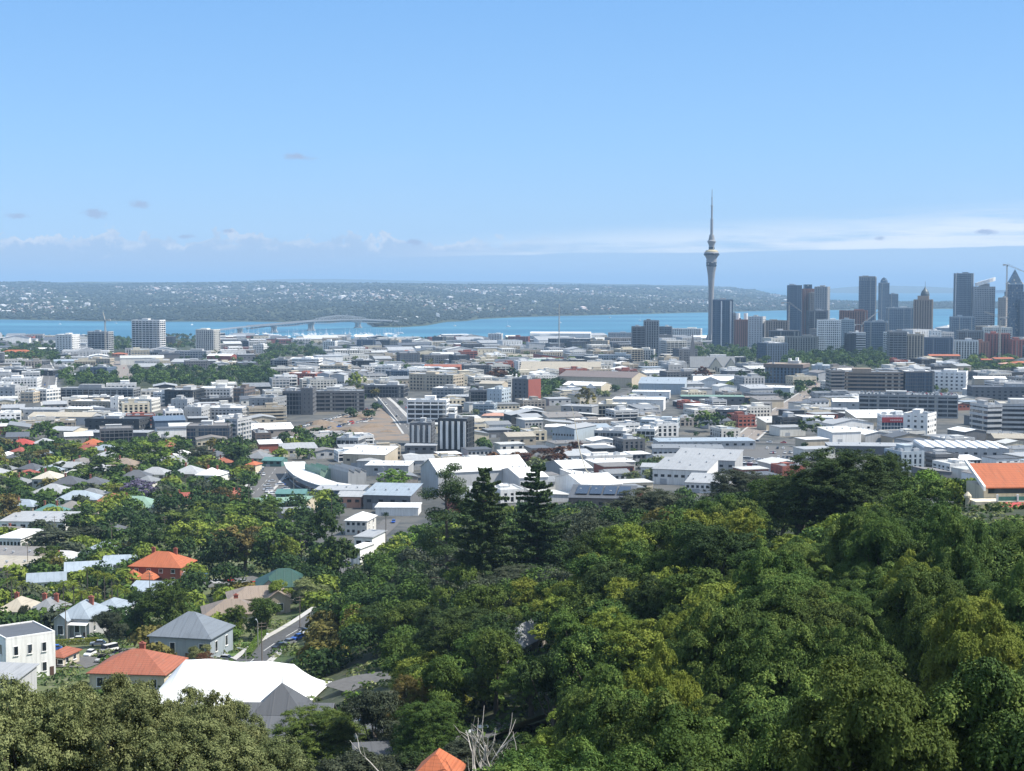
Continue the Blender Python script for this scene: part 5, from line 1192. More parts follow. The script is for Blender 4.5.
for ln in HOUSES_TXT.strip().split('\n'):
    q = ln.split('|'); f = q[0].split(); HN += 1
    x0, x1, yt, yb, D, rot = map(float, f[1:7]); rc, wc, ch = f[7], f[8], int(f[9]); ref = q[2].strip() if len(q) > 2 else None
    s_ = seat(x0, x1, yt + (yb - yt) * .48, yb + 1, None, D, rot)
    def fn(s_=s_, rc=rc, wc=wc, ch=ch, lab=q[1].strip(), ref=ref, seed=HN):
        cx, cy, z0, wd, D, h, a, d = s_; root = thing('house', lab, 'house', (cx, cy, z0), a, None, ref=ref)
        simple_house(root, wd, D, max(h, 3.2), rc, wc, random.Random(seed), ch)
    spec(s_[7], (x0, yt, x1, yb), fn)
for ln in NEAR_TXT.strip().split('\n'):
    q = ln.split('|'); f = q[0].split()
    if f[0] != 'long': continue
    x0, x1, yt, yb, D, rot = map(float, f[1:7]); s_ = seat(x0, x1, yt + 3, yb, None, D, rot); ref = q[2].strip() if len(q) > 2 else None
    def fn(s_=s_, wc=f[7], rc=f[8], lab=q[1].strip(), ref=ref):
        cx, cy, z0, wd, D, h, a, d = s_; root = thing('school_building', lab, 'school building', (cx, cy, z0), a, None, ref=ref)
        shed(root, wd, D, h, rc, wc, 'mono' if rc == 'lg' else 'flat', random.Random(int(yt)), rise=1.2, n_win=7, doors=0)
    spec(s_[7], (x0, yt, x1, yb), fn)

# --- houses close enough to see their windows
def near(x0, x1, yt, yb, D, rot, lab, ref, fn, name='house', cat='house', d=None, rect=None):
    s_ = seat(x0, x1, yt, yb, d, D, rot)
    def b(): cx, cy, z0, wd, D, h, a, dd = s_; fn(thing(name, lab, cat, (cx, cy, z0), a, None, ref=ref), wd, D, h)
    spec(s_[7], rect or (x0, yt, x1, yb), b); return s_
def villa(rc, wc, rise, wing=True, ver=False, chim=1, storeys=1, seed=1):
    return lambda r, w, D, h: house(r, w, D, h, rc, wc, random.Random(seed), wing, ver, chim, rise, storeys)
def orange_villa(r, w, D, h):
    house(r, w, D, h, 'og', 'rb', random.Random(3), False, False, 2, 4.6, 2)
    b = MB(); bx = w / 2 + 1.2
    b.box(bx, -1, h * .45, 3.4, D * .7, .3).build('balcony_floor', wallm('wh'), r)
    rl = MB().box(bx + 1.55, -1, h * .45 + .3, .12, D * .7, .95); rl.box(bx, -1 - D * .35 + .07, h * .45 + .3, 3.2, .12, .95); rl.build('balcony_rail', wallm('wh'), r)
    for y in (-D * .33, 0, D * .26): MB().box(bx + 1.4, y - 1, -2, .22, .22, h + 1.8).build('post', wallm('wh'), r)
    for i, x in enumerate((-w * .36, -w * .06)):
        p = hip_mesh(w * .28, 5.5, h * .42, 3.0, cx=x, cy=-D / 2 - 3); p.build('porch_roof', roofm('og', 'x'), r)
        MB().box(x, -D / 2 - 2.8, -3, w * .24, 5.2, h * .42 + 2.9).build('porch_wall', wallm('rb'), r)
near(130, 190, 568, 584, 15, 10, 'two-storey brick house under a bright orange tiled hip roof with white balcony', 'the orange-tiled brick house', orange_villa)
near(0, 33, 612, 626, 12, 6, 'tan-roofed villa at the left edge with a small gabled front', 'the tan-roofed villa', villa('be', 'lg', 3.4, True, False, 1, 1, 4))
near(30, 62, 613, 627, 12, 6, 'grey-roofed villa with brick chimney between tan and pale blue roofs', 'the grey-roofed villa', villa('mg', 'lg', 3.4, True, False, 2, 1, 5))
near(60, 100, 619, 638, 14, 8, 'pale blue-roofed wooden villa with a white veranda and gabled bay', 'the veranda villa', villa('sb', 'lg', 3.8, True, True, 1, 1, 8))
near(92, 128, 611, 628, 12, 8, 'pale blue roof behind the weeping grey-green tree', None, villa('sb', 'wh', 2.6, False, False, 0, 1, 9))
near(150, 226, 639, 660, 15, 12, 'blue-grey hip-roofed bungalow above the white marquee', 'the blue-grey bungalow', villa('bl', 'bl', 5.2, False, False, 0, 1, 10))
near(92, 176, 675, 692, 15, 6, 'weathered orange-tiled hip roof with one dark chimney beside the marquee', 'the weathered orange roof', villa('mx', 'cr', 4.0, False, False, 1, 1, 11))
near(48, 73, 658, 667, 8, 14, 'low orange-red tiled roof beside the white corner house', None, villa('mx', 'cr', 1.4, False, False, 0, 1, 12))
near(252, 312, 588, 606, 14, -10, 'dark green tin-roofed house with a pale ridge by the lane', 'the dark green roof', villa('dk', 'gb', 5.0, True, False, 0, 1, 13))
near(196, 262, 616, 631, 13, -14, 'long brown-grey sheet-roofed house with stepped roofs', 'the stepped brown roof', villa('tn', 'cr', 3.4, False, False, 1, 1, 14))
near(222, 290, 600, 616, 12, -14, 'upper brown-grey roof stepping up behind its twin', None, villa('tn', 'be', 3.0, True, False, 0, 1, 15))
near(505, 546, 660, 676, 11, 24, 'grey-roofed house nearly buried in the forest slope', 'the buried grey house', villa('mg', 'st', 3.2, True, False, 0, 1, 16), d=262)
def corner_house(r, w, D, h):
    MB().box(0, 0, -4, w, D, h + 4).build('wall', wallm('wh'), r)
    rf = MB().box(0, 0, h - .3, w - .6, D - .6, .45).build('roof', roofm('dg'), r)
    for (x, y, sx_, sy_) in ((0, -D/2+.15, w+.04, .3), (0, D/2-.15, w+.04, .3), (-w/2+.15, 0, .3, D-.5), (w/2-.15, 0, .3, D-.5)): MB().box(x, y, h - .05, sx_, sy_, .5).build('parapet', wallm('wh'), rf)
    for s in range(2):
        for y in (-.3, -.02, .27): win(r, w/2, y * D, h * (.14 + .47 * s), .95, h * .2, 'r')
        for x in (-.1, .28): win(r, x * w, -D/2, h * (.14 + .47 * s), .9, h * .22)
    MB().box(w/2 + .03, .42 * D, 0, .12, 1.0, 2.2).build('door', plain('door', (.10, .06, .05), .5), r)
near(-26, 51, 640, 680, 12, 52, 'white two-storey flat-roofed corner house at the left edge', 'the white corner house', corner_house)
near(-30, 28, 680, 700, 9, 10, 'pale grey low roof in front of the white corner house', None, lambda r, w, D, h: shed(r, w, D, h, 'lg', 'lg', 'mono', random.Random(2), rise=1.0, n_win=3, doors=0))
near(20, 66, 583, 595, 14, -16, 'left length of the long blue-roofed building', 'the long blue roof', lambda r, w, D, h: shed(r, w, D, h, 'sb', 'wh', 'gx', random.Random(2), rise=2.0, n_win=5, doors=0), 'long_building', 'building')
near(58, 112, 572, 586, 14, -16, 'middle length of the long blue-roofed building behind feathery palms', None, lambda r, w, D, h: shed(r, w, D, h, 'sb', 'wh', 'gx', random.Random(2), rise=2.2, n_win=5, doors=0), 'long_building', 'building')
near(100, 136, 565, 576, 10, -10, 'slatted pale end of the long blue-roofed building beside the orange-tiled house', None, lambda r, w, D, h: shed(r, w, D, h, 'sb', 'lg', 'mono', random.Random(2), rise=1.6, n_win=2, doors=0), 'long_building', 'building')
near(128, 168, 592, 600, 10, 6, 'pale tin lean-to in front of the orange-tiled brick house', None, lambda r, w, D, h: shed(r, w, D, h, 'sb', 'wh', 'mono', random.Random(2), rise=1.4, n_win=3, doors=0))
def spire_hall(r, w, D, h):
    shed(r, w, D, h, 'dg', 'lg', 'gx', random.Random(5), rise=4.6, n_win=5, doors=0)
    pz = h + 3.2; p = hip_mesh(8, 8, pz, 4.6, cx=-w * .1, cy=2)
    MB().box(-w * .1, 2, h, 7.6, 7.6, 3.2).build('turret', wallm('lg'), r); tr = p.build('turret_roof', roofm('dg', 'x'), r)
    MB().tube([(-w * .1, 2, pz + 4.4), (-w * .1, 2, pz + 8.4)], [.10, .03], 6).build('finial', METAL, tr)
near(240, 332, 744, 768, 15, 2, 'slate grey hall with a pointed turret roof in front of the marquee', 'the turreted grey hall', spire_hall, 'hall', 'hall', d=250)
near(352, 383, 744, 760, 7, -14, 'small grey roof with skylights among trees below the marquee', 'the skylight roof', lambda r, w, D, h: (shed(r, w, D, h, 'dg', 'ow', 'mono', random.Random(5), rise=1.8, n_win=2, doors=0), [MB().box(x, 0, h + 1.0, .9, 1.3, .22).build('skylight', glassm('bl'), r) for x in (-1.2, .8)]), d=232)
near(352, 392, 768, 785, 6, -10, 'grey roof corner at the bottom edge left of the small orange roof', None, lambda r, w, D, h: shed(r, w, D, h, 'dg', 'ow', 'mono', random.Random(5), rise=1.2, n_win=2, doors=0), d=205)
def orange_gable(r, w, D, h):
    wall, roof = shed(r, w, D, h, 'og', 'cr', 'hip', random.Random(5), rise=2.7, n_win=0, doors=0)
    win(r, 0, -D/2, h * .5, 1.5, 1.2)
near(414, 460, 783, 800, 6, 10, 'small bright orange roof poking through trees at the bottom edge', 'the small orange gable', orange_gable, d=165)
def hill_house(r, w, D, h):
    wl = MB().box(0, 0, -6, w, D, h + 6); wl.build('wall', wallm('cr'), r)
    rf = MB(); rs = 3.9; X = w / 2
    rf.poly([(-X, -D/2-.6, h-.3), (X, -D/2-.6, h-.3), (X, D/2, h+rs), (-X, D/2, h+rs), (-X, -D/2-.6, h-.06), (X, -D/2-.6, h-.06), (X, D/2, h+rs+.25), (-X, D/2, h+rs+.25)], [(3,2,1,0), (4,5,6,7), (0,1,5,4), (1,2,6,5), (2,3,7,6), (3,0,4,7)])
    roof = rf.build('roof', roofm('og', 'x'), r)
    for sg in (-1, 1):
        p = MB(); x = sg * (X + .2)
        p.poly([(x-.25, -D/2-.9, h-.8), (x+.25, -D/2-.9, h-.8), (x+.25, D/2+.2, h+rs+.5), (x-.25, D/2+.2, h+rs+.5), (x-.25, -D/2-.9, h+.3), (x+.25, -D/2-.9, h+.3), (x+.25, D/2+.2, h+rs+1.1), (x-.25, D/2+.2, h+rs+1.1)], [(3,2,1,0), (4,5,6,7), (0,1,5,4), (1,2,6,5), (2,3,7,6), (3,0,4,7)]); p.build('gable_parapet', wallm('wh'), roof)
    MB().box(0, -D/2 - .05, h - 1.5, w * .9, .2, 1.1).build('window_band', glassm('dk'), r)
    # terrace block to the left with green glass rail and a red awning
    tx = -X * .38; tw = w * .55; tz = h - 2.6
    MB().box(tx - w * .16, -D/2 - 2.6, -6, tw + w * .18, 5.4, tz + 6).build('terrace', wallm('cr'), r)
    for i in range(3): MB().box(tx - tw * .46 + tw * .46 * i, -D/2 - 5.2, tz, .4, .4, 1.6).build('pillar', wallm('wh'), r)
    MB().box(tx, -D/2 - 5.2, tz + .1, tw * .9, .06, 1.0).build('glass_rail', plain('green_glass', (.10, .26, .22), .15), r)
    aw = MB(); aw.poly([(tx-tw*.42, -D/2-6.6, tz-1.3), (tx+tw*.42, -D/2-6.6, tz-1.3), (tx+tw*.42, -D/2-5.3, tz-.35), (tx-tw*.42, -D/2-5.3, tz-.35), (tx-tw*.42, -D/2-6.6, tz-1.15), (tx+tw*.42, -D/2-6.6, tz-1.15), (tx+tw*.42, -D/2-5.3, tz-.2), (tx-tw*.42, -D/2-5.3, tz-.2)], [(3,2,1,0), (4,5,6,7), (0,1,5,4), (1,2,6,5), (2,3,7,6), (3,0,4,7)])
    aw.build('awning', plain('awning_red', (.42, .045, .05), .7), r)
    MB().box(tx, -D/2 - 5.36, tz - 4.0, tw * .8, .1, 2.2).build('window_band', glassm('dk'), r)
    MB().lathe([(.5, 0), (.5, h - 2.2), (.9, h - 2.1), (.9, h - 1.6), (.2, h - .8)], 10, -X - 4.6, -D/2 - 2).build('urn_pillar', wallm('cr'), r)
near(976, 1060, 487, 508, 11, -4, 'cream house with orange tiled roof, green glass rail and red awning on the hill', 'the hillside orange-roofed house', hill_house)

# --- white marquee: taut fabric over a ridge with sagging sides
def fabric():
    if 'white_fabric' in MATS: return MATS['white_fabric']
    m, t, p, o = mat_base('white_fabric'); g = t.n('ShaderNodeTexCoord').outputs['Object']; n = t.n('ShaderNodeTexNoise', i0=g, Scale=.25, Detail=3).outputs[0]
    sm = t.sstep(t.m('ABSOLUTE', t.m('SUBTRACT', t.m('FRACT', t.m('DIVIDE', t.n('ShaderNodeSeparateXYZ', i0=g).outputs[0], 4.25)), .5)), .475, .5); t.put(p.inputs['Base Color'], t.mix(t.m('MULTIPLY', sm, .6), t.mix(t.sstep(n, .4, .8), (.78, .79, .79, 1), (.66, .67, .68, 1)), (.45, .46, .47, 1))); p.inputs['Roughness'].default_value = .7; MATS['white_fabric'] = m; return m
def marquee():
    y = 312; x = xat(240, y, 74); z = H(x, y); x = xat(240, y, z)
    r = thing('marquee', 'huge bright white fabric marquee roof beside the turreted grey hall', 'marquee', (x, y, z), radians(-9), ref='the white marquee')
    n, m_ = 40, 24; L, Wd = 34.0, 23.0; V = []
    for i in range(n + 1):
        for j in range(m_ + 1):
            u, v = i / n * 2 - 1, j / m_ * 2 - 1; e = max(0, 1 - abs(v)); f = min(1, (1 - abs(u)) / .30)
            hh = 3.6 + 6.6 * (e ** .86) * (f ** .75) * (1 - .03 * cos(u * 9))
            V.append((u * L / 2, v * Wd / 2 * (1 - .10 * max(0, abs(u) - .6)), hh))
    b = MB(); b.poly(V, [(i*(m_+1)+j, (i+1)*(m_+1)+j, (i+1)*(m_+1)+j+1, i*(m_+1)+j+1) for i in range(n) for j in range(m_)])
    me = b.mesh('fabric_roof', fabric()); me.polygons.foreach_set('use_smooth', [True] * len(me.polygons)); link('fabric_roof', me, r)
    for sg in (-1, 1):
        MB().box(0, sg * Wd * .48, -3, L * .97, .06, 6.5).build('fabric_wall', fabric(), r)
        for i in range(7): MB().tube([(-L/2 * .96 + L * .96 * i / 6, sg * Wd * .485, -3), (-L/2 * .96 + L * .96 * i / 6, sg * Wd * .485, 3.7)], .12, 6).build('pole', METAL, r)
spec(302, (155, 662, 320, 705), marquee)

def curved_row():
    pts = [ground(*q) for q in ((286, 474), (289, 480), (296, 486), (306, 491), (319, 495), (336, 497))]; P = []
    for i in range(len(pts) - 1):
        for k in range(4): t = k / 4; P.append(tuple(pts[i][j] * (1 - t) + pts[i+1][j] * t for j in range(2)))
    P.append(pts[-1][:2]); c0 = P[len(P)//2]; z0 = H(*c0) - .2
    r = thing('curved_shop_row', 'curved row of shops with a white roof band over a blue wall', 'shops', (c0[0], c0[1], z0), 0, None, ref='the curved white-roofed shops')
    def band(w0, w1, za, zb):
        V = []; n = len(P)
        for i, (x, y) in enumerate(P):
            a, b = P[max(0, i-1)], P[min(n-1, i+1)]; l = sqrt((b[0]-a[0])**2 + (b[1]-a[1])**2); nx, ny = -(b[1]-a[1]) / l, (b[0]-a[0]) / l
            for (o, z) in ((w0, za), (w1, za), (w1, zb), (w0, zb)): V.append((x + nx * o - c0[0], y + ny * o - c0[1], z))
        return MB().poly(V, [(4*i+k, 4*i+4+k, 4*i+4+(k+1) % 4, 4*i+(k+1) % 4) for i in range(n-1) for k in range(4)] + [(0, 1, 2, 3), (4*n-1, 4*n-2, 4*n-3, 4*n-4)])
    band(0, 11, -3, 6.2).build('wall', wallm('bl'), r); band(-1.4, 11.6, 6.25, 6.7).build('roof', roofm('wh', 'x'), r); band(-.12, 5, 1.0, 3.4).build('shop_window', glassm('dk'), r)
for q_ in ((286, 474), (289, 480), (296, 486), (306, 491), (319, 495), (336, 497)):
    g_ = ground(*q_); FOOT.append((g_[0], g_[1] + 5, 10, 10, 0))
FOOT.append((xat(712, 1990, 50), 1988, 38, 24, 0)); FOOT.append((xat(240, 312, 74), 312, 19, 13, 0))
spec(ground(310, 493)[1], (286, 462, 336, 497), curved_row)

# ------------------------------------------------------------------ landmarks
def needle_tower():
    d = 3260; x = xat(711, d, 100); z0 = H(x, d); r = thing('observation_tower', 'tall pale concrete observation tower with a flared pod and needle mast', 'tower', (x, d, z0), 0, None, ref='the needle tower')
    c = plain('tower_concrete', (.25, .255, .265), .8); k = d / F
    def zz(py): return zat(py, d) - z0
    MB().lathe([(6.6, -3), (6.0, zz(330)), (5.9, zz(300)), (6.1, zz(288)), (7.0, zz(279)), (8.6, zz(272)), (10.2, zz(268))], 28).build('shaft', c, r)
    pod = MB().lathe([(10.2, zz(268)), (10.9, zz(264.5)), (11.1, zz(263)), (11.2, zz(258.6)), (13.2, zz(256.8)), (16.2, zz(255)), (16.4, zz(254)), (15.4, zz(252.6)), (12.6, zz(251.4)), (9.0, zz(250.6))], 32).build('pod', c, r)
    MB().lathe([(11.25, zz(266.4)), (11.45, zz(266)), (11.5, zz(262.6)), (11.3, zz(262.2))], 32).build('window_band', glassm('dk'), pod)
    MB().lathe([(16.2, zz(255.3)), (16.75, zz(255)), (16.85, zz(254)), (15.9, zz(253.2))], 32).build('window_band', glassm('dk'), pod)
    MB().lathe([(14.2, zz(252.3)), (14.0, zz(251.4)), (11.2, zz(250.3)), (8.0, zz(249.8))], 32).build('deck_roof', plain('deck_gold', (.42, .36, .22), .5), pod)
    MB().lathe([(6.2, zz(250.6)), (6.0, zz(246)), (7.4, zz(243.4)), (9.2, zz(242)), (9.2, zz(241)), (6.8, zz(240)), (5.4, zz(236)), (4.6, zz(234.6))], 24).build('upper_deck', c, r)
    MB().lathe([(6.4, zz(249.2)), (6.5, zz(247.4)), (6.2, zz(246.8))], 24).build('window_band', glassm('dk'), r)
    MB().lathe([(3.1, zz(235)), (3.0, zz(219)), (2.0, zz(218.8)), (2.0, zz(206)), (1.2, zz(205.8)), (1.2, zz(197)), (.7, zz(196.8)), (.6, zz(189.5))], 12).build('mast', plain('mast_steel', (.30, .31, .33), .5, .3), r)
    for py in (219, 206, 229): MB().lathe([(3.0, zz(py)), (3.0, zz(py - .7))], 12).build('antenna_ring', METAL, r)
    for i in range(8):
        a = i * pi / 4; MB().tube([(cos(a) * 15, sin(a) * 15, -3), (cos(a) * 6.3, sin(a) * 6.3, 22)], [1.4, 1.0], 6).build('leg', c, r)
spec(3260, (706, 190, 717, 344), needle_tower)
def bridge():
    r = thing('harbour_bridge', 'long grey steel road bridge on concrete piers crossing the blue harbour', 'bridge', (0, 0, 0), 0, None, ref='the harbour bridge')
    way = [(205, 4680, 331), (240, 4850, 326.8), (274, 5000, 324.0), (300, 5120, 321.6), (316, 5230, 320.3), (340, 5380, 319.4), (362, 5520, 319.3), (385, 5680, 320.2), (410, 5850, 322.4), (428, 5960, 324.2)]
    P = []
    for i in range(len(way) - 1):
        for k in range(8):
            t = k / 8; q = [way[i][j] * (1 - t) + way[i+1][j] * t for j in range(3)]; z = zat(q[2], q[1]); P.append(Vector((xat(q[0], q[1], z), q[1], z)))
    st = plain('bridge_steel', (.20, .22, .245), .6); V = []; n = len(P)
    for i, p in enumerate(P):
        t = (P[min(i+1, n-1)] - P[max(i-1, 0)]).normalized(); s = Vector((t.y, -t.x, 0)) * 13
        for (a, b) in ((-1, 0), (1, 0), (1, -3.4), (-1, -3.4)): V.append(tuple(p + s * a + Vector((0, 0, b))))
    b = MB(); b.poly(V, [(4*i+k, 4*i+(k+1) % 4, 4*i+4+(k+1) % 4, 4*i+4+k) for i in range(n-1) for k in range(4)]); b.build('deck', st, r)
    # steel truss: deep over the main span, shallow elsewhere
    def trussline(off, name):
        tr = MB()
        for i in range(10, n - 6):
            p, q = P[i], P[i+1]; t = (q - p).normalized(); s = Vector((t.y, -t.x, 0)) * off
            def dp(j):
                px = way[0][0] + (way[-1][0] - way[0][0]) * j / n
                f = j / (n - 1); return -6 - 5 * abs(sin(f * 16))
            def up(j):
                f = (P[j].y - 5235) / 300; return 3 + 12 * max(0, 1 - abs(f - .5) * 2) ** .6 if 0 < f < 1 else 1.2
            a0, a1 = p + s + Vector((0, 0, dp(i))), q + s + Vector((0, 0, dp(i+1))); b0, b1 = p + s + Vector((0, 0, up(i))), q + s + Vector((0, 0, up(i+1)))
            for (u, v, rr) in ((a0, a1, 1.3), (b0, b1, 1.2), (a0, b0, .8), (a0, b1, .8)): tr.tube([u, v], rr, 4)
        tr.build('truss', st, r)
    trussline(-9, 'a'); trussline(9, 'b')
    for (px, d, w_) in ((240, 4850, 9), (274, 5000, 11), (311, 5200, 13), (358, 5500, 14), (410, 5850, 10)):
        z = zat(lerp_tab([q[0] for q in way], [q[2] for q in way], px), d) - 3; x = xat(px, d, 10); p = MB()
        for sg in (-1, 1): p.box(x + sg * w_ * .42, d, -8, w_ * .62, 16, z + 4)
        p.box(x, d, -7.5, w_ * 2.0, 22, 12); p.box(x, d, z - 9, w_ * 1.9, 17, 6.5); p.build('pier', CONC, r)
spec(5000, (205, 316, 428, 331), bridge)
def church():
    d = 1990; x = xat(712, d, 50); z0 = H(x, d); r = thing('church', 'stone church with long slate roof, twin cream gables and a dark needle steeple', 'church', (x, d, z0), radians(-4), ref='the stone church')
    def G(nm, cx, cy, w, D, h, rs, kind, wc, rc):
        e = bpy.data.objects.new('x', None)
        wl = MB(); X, Y = w/2, D/2
        if kind == 'gx': pts = [(cx-X, cy-Y), (cx+X, cy-Y), (cx+X, cy+Y), (cx-X, cy+Y)]; rg = [(cx-X, cy), (cx+X, cy)]
        else: pts = [(cx-X, cy-Y), (cx+X, cy-Y), (cx+X, cy+Y), (cx-X, cy+Y)]; rg = [(cx, cy-Y), (cx, cy+Y)]
        V = [(a, b, -4) for a, b in pts] + [(a, b, h) for a, b in pts] + [(a, b, h + rs) for a, b in rg]
        f = [(0,1,5,4), (1,2,6,9,5), (2,3,7,6), (3,0,4,8,7), (4,5,9,8), (6,7,8,9)] if kind == 'gx' else [(0,1,5,8,4), (1,2,6,5), (2,3,7,9,6), (3,0,4,7), (4,8,9,7), (8,5,6,9)]
        wl.poly(V, f).build(nm, wallm(wc), r)
        o = .8; e_ = rs * o / (Y if kind == 'gx' else X); rf = MB()
        if kind == 'gx':
            for sg in (-1, 1): rf.poly([(cx-X-o, cy+sg*(Y+o), h-e_+.1), (cx+X+o, cy+sg*(Y+o), h-e_+.1), (cx+X+o, cy, h+rs+.1), (cx-X-o, cy, h+rs+.1), (cx-X-o, cy+sg*(Y+o), h-e_+.5), (cx+X+o, cy+sg*(Y+o), h-e_+.5), (cx+X+o, cy, h+rs+.5), (cx-X-o, cy, h+rs+.5)], [(4,5,6,7), (0,1,5,4), (1,2,6,5), (3,0,4,7), (3,2,1,0)])
        else:
            for sg in (-1, 1): rf.poly([(cx+sg*(X+o), cy-Y-o, h-e_+.1), (cx+sg*(X+o), cy+Y+o, h-e_+.1), (cx, cy+Y+o, h+rs+.1), (cx, cy-Y-o, h+rs+.1), (cx+sg*(X+o), cy-Y-o, h-e_+.5), (cx+sg*(X+o), cy+Y+o, h-e_+.5), (cx, cy+Y+o, h+rs+.5), (cx, cy-Y-o, h+rs+.5)], [(4,5,6,7), (0,1,5,4), (1,2,6,5), (3,0,4,7), (3,2,1,0)])
        rf.build('roof', roofm(rc, 'x'), r)
    G('nave_wall', 0, 0, 58, 20, 9, 13, 'gx', 'st', 'mg'); G('aisle_wall', -18, -12, 26, 9, 5.5, 1.4, 'gx', 'lg', 'lg')
    G('gable_wall', 4, -12, 17, 12, 9, 12, 'gy', 'cr', 'mg'); G('gable_wall', 24, -11, 15, 10, 9, 11.5, 'gy', 'cr', 'mg')
    for cx in (4, 24):
        for sx_ in (-3.2, 0, 3.2): MB().box(cx + sx_, -18.1 if cx == 4 else -16.1, 3, 1.3, .3, 7 if sx_ == 0 else 5).build('lancet_window', glassm('dk'), r)
    tx = -25.5; tz = zat(352, d) - z0
    MB().box(tx, 8, -3, 7.5, 7.5, tz + 3).build('tower', wallm('st'), r)
    MB().poly([(tx-3.9, 4.1, tz-.1), (tx+3.9, 4.1, tz-.1), (tx+3.9, 11.9, tz-.1), (tx-3.9, 11.9, tz-.1), (tx, 8, zat(332.5, d) - z0)], [(0,1,4), (1,2,4), (2,3,4), (3,0,4), (3,2,1,0)]).build('steeple', wallm('dg'), r)
spec(1990, (686, 352, 735, 374), church)
def spire_tower():
    d = 3180; x = xat(1014, d, 100); z0 = H(x, d); r = thing('spired_tower', 'tapering glass tower with stepped shoulders and a sharp pyramid spire', 'office tower', (x, d, z0), 0, None, ref='the spired tower')
    def zz(py): return zat(py, d) - z0
    k = d / F
    w0, w1, w2 = 22 * k * .96, 17 * k * .9, 13.5 * k
    def lay(w, za, zb, nm):
        b = MB(); b.box(0, 0, za, w, w * .8, zb - za); b.build(nm, glassm('bl'), r)
        nf = int((zb - za) / 5.2); sl = MB()
        for i in range(nf + 1): sl.box(0, 0, za + i * (zb - za) / max(nf, 1), w + .5, w * .8 + .5, .9)
        for i in range(6):
            for sg in (-1, 1): sl.box(-w/2 + w * i / 5, sg * (w * .4 + .2), za + .2, 1.0, .9, zb - za + .3)
        sl.build('facade_frame', wallm('lb'), r)
    lay(w0, -3, zz(308), 'lower_glass'); lay(w1, zz(308) + .01, zz(292), 'middle_glass'); lay(w2, zz(292) + .01, zz(284.5), 'upper_glass')
    h = w2 / 2 * .94; za = zz(284.3) + .9
    MB().poly([(-h, -h*.8, za), (h, -h*.8, za), (h, h*.8, za), (-h, h*.8, za), (0, 0, zz(269))], [(0,1,4), (1,2,4), (2,3,4), (3,0,4), (3,2,1,0)]).build('spire', glassm('bl'), r)
    for sg in (-1, 1): MB().poly([(sg*w2*.5-2.4, -w2*.4, za), (sg*w2*.5+2.4, -w2*.4, za), (sg*w2*.5+2.4, w2*.4, za), (sg*w2*.5-2.4, w2*.4, za), (sg*w2*.5, 0, za + 5)], [(0,1,4), (1,2,4), (2,3,4), (3,0,4), (3,2,1,0)]).build('shoulder_cap', wallm('mg'), r)
spec(3180, (1003, 270, 1024, 340), spire_tower)

